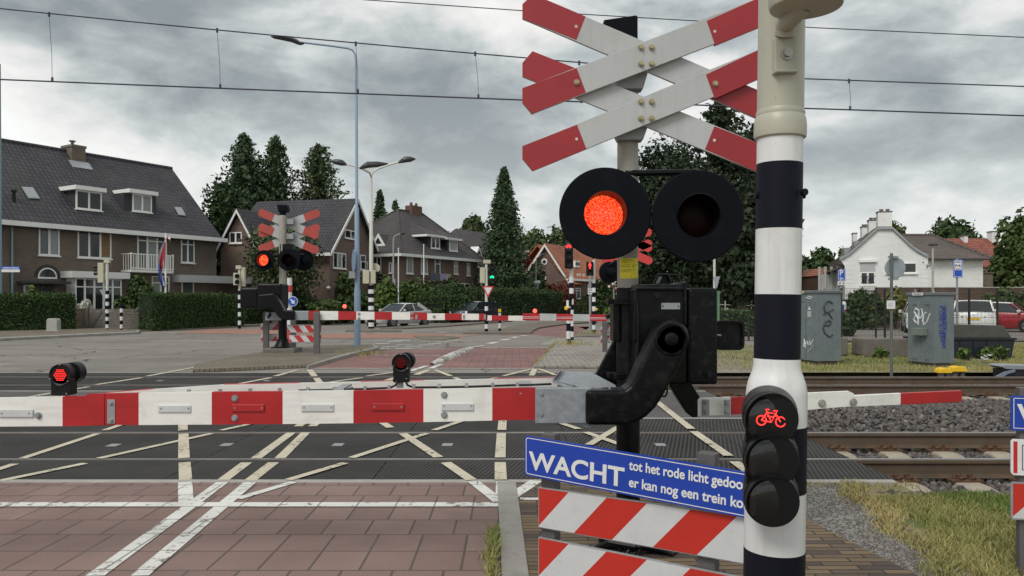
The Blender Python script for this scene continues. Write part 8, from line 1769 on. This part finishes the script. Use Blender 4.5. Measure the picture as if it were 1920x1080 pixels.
# ================================================================= CARS
def car(name, loc, heading, label, paint, spec, roof_paint=None, cat='car', plate_front='plate_yellow', lights=False):
    """spec: L, W, hood/belt/roof heights and the x of windscreen base, roof front, roof rear, tail base (front is +x)"""
    L, W, zh, zb, zr, xw, xf, xr, xt, ztail, rw = spec; rz = math.atan2(heading[1], heading[0])
    t = thing(name, loc, label, cat, None, rz=rz); B = lambda nm, mb, mat, par=None, **kw: mb.build(nm, mat, par or t, local=True, **kw)
    hw = W/2; roof_paint = roof_paint or paint
    # lower body: rings along the length
    st = [(L/2, .50, .30, .52, .70), (L/2-.07, .70, .24, .60, .80), (L/2-.28, .86, .20, zh-.10, .90), (L/2-.75, .97, .19, zh-.02, .93), (xw+.15, 1.0, .19, zh+.02, .94), (xw, 1.0, .19, zb-.03, .93), (0, 1.0, .19, zb, .93), (xt+.6, 1.0, .19, zb+.02, .93), (xt, .99, .20, ztail, .92), (-L/2+.22, .95, .22, ztail-.02, .90), (-L/2+.06, .82, .28, ztail-.06, .84), (-L/2, .70, .36, ztail-.16, .76)]
    mb = MB(); n = 9
    for x, wf, z0, z1, tf in st:
        w = hw*wf; pts = [(-w*.90, z0), (-w*.99, z0+.12), (-w, (z0+z1)*.52), (-w*.985, z1-.10), (-w*tf, z1-.01), (0, z1+.035), (w*tf, z1-.01), (w*.985, z1-.10), (w, (z0+z1)*.52), (w*.99, z0+.12), (w*.90, z0)]
        n = len(pts); mb.v += [Vector((x, y, z)) for y, z in pts]
    for i in range(len(st)-1):
        for j in range(n-1): mb.f.append([i*n+j, (i+1)*n+j, (i+1)*n+j+1, i*n+j+1]); mb.mi.append(0)
        mb.f.append([i*n+n-1, (i+1)*n+n-1, (i+1)*n, i*n]); mb.mi.append(0)
    mb.f += [list(range(n))[::-1] if False else list(range(n)), [(len(st)-1)*n+j for j in range(n)][::-1]]; mb.mi += [0, 0]
    bm_body = B('body', mb, paint, smooth=True, auto=38)
    # glasshouse
    k = lambda x, y, z: Vector((x, y, z)); wb = hw*.93; wr = hw*rw; z1 = zr-.045
    WB, RFt, RRr, TB = (xw, zb-.03), (xf, z1), (xr, z1), (xt, ztail)
    mb = MB(); rp = [(xf+.06, wr*.93, z1-.02), (xf-.1, wr, z1+.02), ((xf+xr)/2, wr*1.01, zr), (xr+.1, wr, z1+.02), (xr-.06, wr*.92, z1-.02)]
    for x, w, z in rp: mb.v += [k(x, -w, z-.045), k(x, -w*.80, z), k(x, 0, z+.012), k(x, w*.80, z), k(x, w, z-.045)]
    for i in range(4):
        for j in range(4): a = i*5+j; mb.f.append([a, a+1, a+6, a+5]); mb.mi.append(0)
    B('roof', mb, roof_paint, smooth=True)
    def glassq(nm, q): B(nm, MB().quad(*q), 'car_glass')
    zt = z1-.055
    glassq('windscreen', [k(xw, -wb*.93, zb-.02), k(xw, wb*.93, zb-.02), k(xf+.03, wr*.92, zt+.03), k(xf+.03, -wr*.92, zt+.03)]); glassq('rear_window', [k(xt, wb*.90, ztail-.005), k(xt, -wb*.90, ztail-.005), k(xr-.03, -wr*.92, zt+.03), k(xr-.03, wr*.92, zt+.03)])
    xm = (xf+xr)/2-.05
    for s in (-1, 1):
        o = lambda x, w, z: k(x, s*w, z); xq = xt+.30
        q1 = [o(xw-.14, wb*1.0, zb+.0), o(xm+.04, wb*1.0, zb+.005), o(xm+.04, wr*1.0, zt), o(xf-.06, wr*1.0, zt)]; q2 = [o(xm-.04, wb*1.0, zb+.005), o(xq, wb*.99, zb+.03), o(xr+.16, wr*1.0, zt), o(xm-.04, wr*1.0, zt)]
        for q in (q1, q2): B('side_window', MB().quad(*(q if s < 0 else q[::-1])), 'car_glass')
        # pillars and sills
        mb = MB(); mb.bar(o(xw, wb*.97, zb-.04), o(xf, wr*.98, zt+.03), .07, .06); mb.bar(o(xt+.05, wb*.95, ztail-.02), o(xr, wr*.98, zt+.03), .22, .07, up=(0, 1, 0)); mb.bar(o(xm, wb*1.0, zb), o(xm, wr*1.0, zt+.02), .08, .025, up=(0, 1, 0)); B('pillar', mb, roof_paint if roof_paint != 'car_white' else paint, split=True)
        mb = MB(); mb.lathe(o(xw-.22, hw+.10, zb+.05), (1, 0, 0), [(-.07, 0), (-.06, .075), (.02, .085), (.08, .05), (.10, 0)], 10); mb.bar(o(xw-.2, hw*.95, zb-.02), o(xw-.2, hw+.06, zb+.03), .05, .04); B('mirror', mb, roof_paint, smooth=True)
        mb = MB(); mb.prism([k(L/2-.10, s*hw*.42, .60), k(L/2-.12, s*hw*.66, .60), k(L/2-.42, s*hw*.935, .66), k(L/2-.50, s*hw*.94, zh-.08), k(L/2-.2, s*hw*.62, zh-.10), k(L/2-.13, s*hw*.44, .66)], (.03, s*.012, .01)); B('headlight', mb, 'headlamp_on' if lights else 'headlight')
        mb = MB(); mb.prism([k(-L/2+.02, s*hw*.45, ztail-.26), k(-L/2+.06, s*hw*.80, ztail-.26), k(-L/2+.40, s*hw*.965, ztail-.22), k(-L/2+.36, s*hw*.95, ztail-.10), k(-L/2+.06, s*hw*.80, ztail-.14), k(-L/2+.03, s*hw*.45, ztail-.18)], (-.03, s*.012, .0)); B('tail_light', mb, 'tail_red')
        for x in (L/2-.86, -L/2+.92):
            c = k(x, s*hw*1.0, .325); mb = MB(); mb.lathe(c+k(0, s*.012, 0), (0, -s, 0), [(0, .39), (.02, .395), (.20, .39), (.2, 0)], 26); B('wheel_arch', mb, 'car_trim')
            mb = MB(); mb.lathe(c+k(0, s*.03, 0), (0, -s, 0), [(0, .22), (0, .30), (.03, .325), (.18, .325), (.2, .3), (.2, 0)], 26); wheel = B('wheel', mb, 'tyre', smooth=True)
            mb = MB(); 
            for i in range(7): a = 2*math.pi*i/7; d = k(math.cos(a), 0, math.sin(a)); mb.bar(c+k(0, s*.025, 0)+d*.03, c+k(0, s*.028, 0)+d*.215, .05, .03, up=(0, 1, 0))
            mb.lathe(c+k(0, s*.03, 0), (0, -s, 0), [(0, .20), (-.004, .225), (.02, .235), (.03, .20)], 24, open_=True); B('rim', mb, 'rim', wheel)
    mb = MB(); mb.box(L/2-.03, L/2+.012, -hw*.40, hw*.40, .28, .56); B('grille', mb, 'car_trim', bevel=.02); mb = MB(); mb.box(L/2+.01, L/2+.024, -.26, .26, .40, .51); B('number_plate', mb, plate_front); mb = MB(); mb.box(-L/2-.016, -L/2+.06, -.26, .26, .66, .77); B('number_plate', mb, 'plate_yellow'); mb = MB(); mb.box(-L/2-.006, -L/2+.1, -hw*.62, hw*.62, .25, .42); B('rear_bumper', mb, 'car_trim', bevel=.02)
    return t
#        L    W    zh   zb   zr    xw   xf    xr    xt   ztail rw
SEDAN = (4.68, 1.81, .88, .93, 1.43, .80, .05, -1.05, -1.75, 1.02, .72); HATCH = (4.30, 1.78, .92, .97, 1.54, 1.05, .25, -1.55, -1.95, 1.02, .76); SUV = (4.40, 1.82, .95, 1.02, 1.60, .95, .2, -1.65, -2.02, 1.05, .76); MINI = (3.70, 1.72, .92, .98, 1.50, .85, .25, -1.2, -1.62, 1.04, .75)
c = G(746, 612); car('parked_car', (c.x, c.y+.3, 0), (-.55, -.83), 'silver grey saloon car waiting behind the far boom, facing the crossing', 'car_silver', SEDAN)
c = G(888, 605.5); car('parked_car', (c.x, c.y+.9, 0), (-.62, -.78), 'black hatchback car right of the silver saloon, behind the far boom', 'car_black', HATCH)
car('parked_car', (xat(1822, 37.2), 37.2, 0), (.49, .87), 'white car seen from behind, parked beyond the mesh fence', 'car_white', SUV)
car('parked_car', (xat(1893, 38.6), 38.8, 0), (.74, -.67), 'red car with a white roof parked beyond the mesh fence', 'car_red', MINI, 'car_white')
car('parked_car', (xat(1731, 38.2), 38.2, 0), (.40, .91), 'white car almost hidden behind the tagged cabinet', 'car_white', HATCH)
def van():
    Y = 38; t = thing('parked_van', (xat(1574, Y), Y, 0), 'blue and white van half hidden behind the left cabinet', 'van'); MB().box(xat(1540, Y), xat(1588.5, Y), Y, Y+4, .35, zat(565, Y)).build('body', 'car_white', t, bevel=.12); MB().box(xat(1541, Y), xat(1583, Y), Y-.015, Y, zat(592, Y), zat(571, Y)).build('rear_panel', 'van_blue', t); MB().box(xat(1583.5, Y), xat(1587, Y), Y-.02, Y, zat(588, Y), zat(580, Y)).build('tail_light', 'tail_red', t)
    for px in (1548, 1582): MB().cyl((xat(px, Y)-.1, Y+.5, .33), (xat(px, Y)+.1, Y+.5, .33), .33, n=20).build('wheel', 'tyre', t)
van()

# ================================================================= TREES, HEDGES, SHRUBS
def at(px, Y): return xat(px, Y), Y
def BL(px, Y, top, bot, wpx, label, mat='leaf_dark', n=6000, size=.3, seed=1, lobes=24, bark='bark', cat='tree', **kw):
    h = zat(top, Y); zb = max(.3, zat(bot, Y)); rz = (h-zb)/2; rx = wpx*Y/F/2
    return broadleaf('broadleaf_tree', xat(px, Y), Y, h, rx, rz, label, mat, n, size, lobes, seed, bark=bark, cat=cat, **kw)
def CN(px, Y, top, wpx, label, mat='leaf_conifer', seed=2, **kw): return conifer('conifer_tree', xat(px, Y), Y, zat(top, Y), wpx*Y/F/2, label, mat, seed=seed, **kw)
CN(458, 68, 252, 150, 'tall dark ragged spruce, left of the twin spruces behind the houses', seed=3, n_br=760, per=34, size=.19, droop=.36, rag=.62, power=.58)
CN(517, 70, 256, 128, 'tall dark spruce, right of the twin spruces above the far mast', seed=4, n_br=640, per=32, size=.19, droop=.36, rag=.62, power=.58)
CN(597, 72, 272, 112, 'lighter airy conifer above the gabled house roof', 'leaf_conifer_soft', seed=5, n_br=420, per=30, size=.20, droop=.12, rag=.8, power=.5, base=.2)
CN(712, 78, 358, 66, 'dark pointed conifer behind the villa, left of its roof', seed=6, n_br=700, size=.22, rag=.6); CN(741, 80, 377, 44, 'small pointed conifer beside the villa roof', seed=7, n_br=420, size=.22, rag=.6)
CN(945, 71, 315, 112, 'tall narrow cypress-like conifer standing alone in the middle of the street', seed=8, n_br=2000, per=18, size=.16, droop=.62, rag=.42, power=.72, base=.02)
BL(426, 60, 335, 560, 92, 'dark bushy tree filling the gap between the long house and the gabled house', n=9500, size=.26, seed=9)
BL(487, 71, 282, 560, 92, 'dark foliage mass joining the twin spruces low down', 'leaf_conifer', 7500, .22, seed=18)
BL(398, 63, 402, 520, 46, 'mid green tree crown peeping over the carport of the long house', 'leaf_mid', 3000, .3, seed=10)
BL(535, 50.5, 408, 575, 150, 'spreading dark garden tree in front of the gabled house, behind the far mast', 'leaf_conifer_soft', 5200, .22, seed=11, lobes=34, lobe_r=None) if False else broadleaf('broadleaf_tree', xat(530, 50.5), 50.5, zat(408, 50.5), 2.9, 2.9, 'spreading dark garden tree in front of the gabled house, behind the far mast', 'leaf_conifer_soft', 9000, .17, 52, 11)
BL(880, 108, 403, 480, 78, 'round airy tree on the skyline right of the villa', 'leaf_far', 4200, .42, seed=12, lobes=22); BL(848, 102, 452, 520, 76, 'yellowish green tree crown behind the villa roof', 'leaf_yellow', 2600, .4, seed=13); BL(925, 118, 436, 540, 90, 'dark tree on the skyline left of the tall conifer', 'leaf_dark', 3500, .5, seed=14); BL(826, 118, 430, 540, 70, 'dark tree crown just right of the villa ridge', 'leaf_dark', 2600, .5, seed=15)
for i, (px, Y, top, wd, m, lab) in enumerate(((985, 125, 427, 100, 'leaf_far', 'left one of the far woodland trees above the orange roof'), (1022, 130, 418, 92, 'leaf_mid', 'middle one of the far woodland trees above the orange roof'), (1062, 128, 416, 100, 'leaf_far', 'far woodland tree left of the lit round red lamp'), (1104, 135, 424, 110, 'leaf_mid', 'far woodland tree behind the white gable wall down the street'), (1002, 112, 450, 80, 'leaf_mid', 'bushy tree directly behind the ridge of the orange roof'))): BL(px, Y, top, 570, wd, lab, m, 4200, .55, seed=20+i, group='far woodland trees')
# dark trees right of the mast
CN(1350, 56, 188, 170, 'tall dark pine rising behind the crosses, its top beside the striped post', 'leaf_darkest', seed=30, n_br=420, per=40, size=.22, droop=.10, rag=.75, power=.55, base=.12, bark='bark_pale')
CN(1415, 60, 235, 150, 'dark conifer behind the unlit round lamp and striped post', 'leaf_darkest', seed=31, n_br=420, per=38, size=.24, droop=.2, rag=.5, power=.6, base=.05, bark='bark_pale')
BL(1248, 52, 244, 575, 165, 'tall leafy dark tree directly right of the near mast', 'leaf_darkest', n=19000, size=.21, seed=32, lobes=52); BL(1318, 50, 300, 590, 140, 'dense dark tree low behind the unlit round lamp', 'leaf_darkest', n=14000, size=.22, seed=33, lobes=36); BL(1200, 62, 330, 580, 120, 'dark tree behind the mast, left of the tall leafy tree', 'leaf_darkest', n=5000, size=.36, seed=34)
BL(1390, 42, 395, 585, 110, 'dark bushy tree low behind the striped post', 'leaf_darkest', 6500, .26, seed=35, lobes=30); BL(1440, 58, 330, 580, 120, 'dark tree mostly hidden by the striped post', 'leaf_darkest', n=5000, size=.34, seed=36)
t_ = thing('tree_trunk', (xat(1393, 45), 45, 0), 'pale bare tree trunk among the dark trees', 'tree trunk'); MB().tube([(xat(1396, 45), 45, 0), (xat(1394, 45), 45, zat(500, 45)), (xat(1390, 45), 45, zat(430, 45)), (xat(1386, 45), 45, zat(380, 45))], [.30, .22, .17, .08], 10).build('stem', 'bark', t_, smooth=True)
BL(1534, 74, 463, 575, 88, 'round dark tree between the striped post and the white house', n=6500, size=.36, seed=40, lobes=30); BL(1592, 78, 452, 575, 50, 'lighter tree top just left of the white house chimneys', 'leaf_mid', 2400, .34, seed=41); BL(1679, 74, 405, 520, 44, 'small tree top behind the tallest white chimney', 'leaf_mid', 2200, .32, seed=42)
BL(1784, 88, 414, 540, 124, 'broad dark tree crown behind the brown and red roofs', n=7000, size=.42, seed=43, lobes=34); BL(1915, 56, 398, 590, 96, 'tall green tree at the right edge behind the red-roofed house', 'leaf_mid', 8500, .28, seed=44, lobes=34); BL(1965, 60, 430, 590, 100, 'leafy tree beyond the right edge, only its left side in view', 'leaf_mid', 4500, .3, seed=45)
BL(1866, 75, 452, 560, 40, 'small dark tree beside the chimney of the red-roofed house', n=1800, size=.34, seed=46)
# hedges
g = lambda px, py: G(px, py)[:2]
def off(p, q, d): v = Vector((q[0]-p[0], q[1]-p[1], 0)).normalized(); n = Vector((-v.y, v.x, 0))*d; return (p[0]+n.x, p[1]+n.y), (q[0]+n.x, q[1]+n.y)
hedge('clipped_hedge', off(g(-160, 628), g(142, 620.5), .5), 1.86, 1.0, 'clipped dark green hedge at the left, ending at the wooden gate', size=.065, dens=480, seed=51)
hedge('clipped_hedge', off(g(289, 621), g(458, 612.5), .5), 1.90, 1.0, 'long clipped dark green hedge in front of the carport', size=.065, dens=480, seed=52)
hedge('clipped_hedge', (at(452, 49.5), at(500, 51.5)), 1.2, .9, 'lower hedge behind the far barrier machine', seed=53)
hedge('clipped_hedge', (at(712, 57.5), at(800, 59), at(886, 61)), 2.55, 1.2, 'tall dark hedge along the garden of the villa', mat='leaf_dark', size=.10, dens=190, seed=54, wob=.16); hedge('clipped_hedge', (at(782, 54.5), at(832, 55), at(880, 56)), 1.95, 1.2, 'rounded hedge bulging out in front of the villa garden', size=.10, dens=190, seed=55, wob=.16)
hedge('clipped_hedge', (at(886, 60), at(960, 63), at(1042, 70)), 2.35, 1.4, 'long dark hedge under the tall conifer, right of the give-way triangle', mat='leaf_dark', size=.10, dens=190, seed=56, wob=.14)
hedge('clipped_hedge', (at(1010, 75), at(1060, 79), at(1140, 92)), 1.25, 1.0, 'low lighter hedge along the garden of the orange-roofed house', mat='leaf_mid', size=.14, dens=80, seed=57, wob=.08)
hedge('clipped_hedge', (at(1345, 34), at(1500, 33.5)), 1.1, 1.0, 'low hedge with a yellowish top behind the low mesh fence', mat='leaf_hedge', size=.10, dens=140, seed=58); hedge('clipped_hedge', (at(1100, 84), at(1180, 98)), 2.2, 1.2, 'dark hedge far down the street beside the pedestrian light', mat='leaf_dark', size=.2, dens=45, seed=59)
# shrubs
SH = ((268, 42.5, 515, 585, 48, 'leaf_mid', 'loose green garden bush behind the gate, under the balcony'), (238, 42.6, 556, 590, 40, 'leaf_mid', 'low leafy bush in front of the bay window'), (60, 40.5, 543, 565, 34, 'leaf_light', 'bright green bush beneath the door canopy of the long house'), (160, 42.2, 563, 585, 26, 'leaf_flower', 'pale flowering bush left of the bay window'),
    (608, 50, 563, 612, 76, 'leaf_mid', 'rounded green bush just above the long boom'), (560, 52, 540, 604, 90, 'leaf_dark', 'dark bush below the gabled house, behind the blue arrow disc'), (648, 53, 517, 570, 66, 'leaf_mid', 'ball-shaped green tree left of the white lamp post'), (722, 54, 507, 566, 50, 'leaf_light', 'light green ball-shaped shrub right of the white lamp post'), (706, 55, 548, 604, 36, 'leaf_flower', 'white-flowering shrub behind the silver car'), (676, 54, 555, 604, 70, 'leaf_dark', 'dark shrub between the tall lamp and the striped lamp foot'), (770, 58, 528, 570, 90, 'leaf_mid', 'leafy shrubs rising above the hedge below the villa windows'), (845, 61, 524, 570, 60, 'leaf_dark', 'dark shrub above the hedge beneath the villa balcony'),
    (1048, 78, 527, 572, 74, 'leaf_red', 'red-leaved shrub before the orange-roofed house'), (1004, 77, 500, 575, 60, 'leaf_dark', 'dark garden tree between the conifer and the orange-roofed house'), (1130, 70, 520, 585, 46, 'leaf_dark', 'dark shrub behind the pedestrian light'), (1145, 36, 577, 604, 30, 'leaf_light', 'bright weed bush by the far right barrier machine'),
    (1607, 41.5, 543, 603, 50, 'leaf_dark', 'dark round bush below the balcony door of the white house'), (1642, 41, 556, 606, 44, 'leaf_mid', 'green bush left of the steel signpost, beyond the fence'), (1680, 42, 548, 606, 56, 'leaf_yellow', 'yellowish tall bush between the two cabinets, beyond the fence'), (1560, 42, 560, 610, 50, 'leaf_dark', 'dark bush behind the left cabinet'), (1588, 33.5, 592, 632, 24, 'leaf_dark', 'small dark bush at the right side of the left cabinet'), (1880, 42.5, 535, 603, 70, 'leaf_mid', 'green bush spilling over the brick wall behind the red car'), (1930, 42.5, 528, 603, 60, 'leaf_mid', 'green bush at the right edge behind the red car'), (1512, 46, 545, 600, 40, 'leaf_light', 'light green bush right behind the striped post'))
for i, (px, Y, top, bot, wd, m, lab) in enumerate(SH):
    z0 = max(0, zat(bot, Y)); shrub('garden_shrub', xat(px, Y), Y, zat(top, Y)-0, wd*Y/F/2, lab, m, n=int(900+wd*28), size=.17 if Y < 50 else .24, seed=60+i, lobes=14)
for i, (px, py, s_) in enumerate(((1650, 672, .22), (1812, 675, .25), (1850, 672, .2), (1875, 676, .3), (1760, 682, .2))):
    q = G(px, py); shrub('weed_plant', q.x, q.y, s_*1.3, s_, ['bright green weed below the long concrete block', 'leafy weed at the left foot of the skip', 'leafy weed at the middle foot of the skip', 'leafy weed at the right foot of the skip', 'small weed at the corner of the tagged cabinet'][i], 'leaf_light', 90, .10, 90+i, 6)
# far wood closing the horizon
def far_wood():
    Rg = np.random.default_rng(77); pts = []; tn = []
    for a in np.linspace(-1.15, 1.15, 150):
        d = 210+40*Rg.random(); x, y = d*math.sin(a), d*math.cos(a); hgt = 9+6*Rg.random(); n = 130; p = Rg.normal(size=(n, 3)); p /= np.linalg.norm(p, axis=1)[:, None]; p *= np.array([5.0, 4, hgt*.5]); pts.append(p+np.array([x, y, hgt*.5])); tn.append(np.full(n, Rg.random()*.5)+.5*Rg.random(n))
    o = leaf_object('far_wood', np.concatenate(pts), 1.9, 'leaf_far', tone=np.concatenate(tn)); tag(o, kind='stuff')
far_wood()
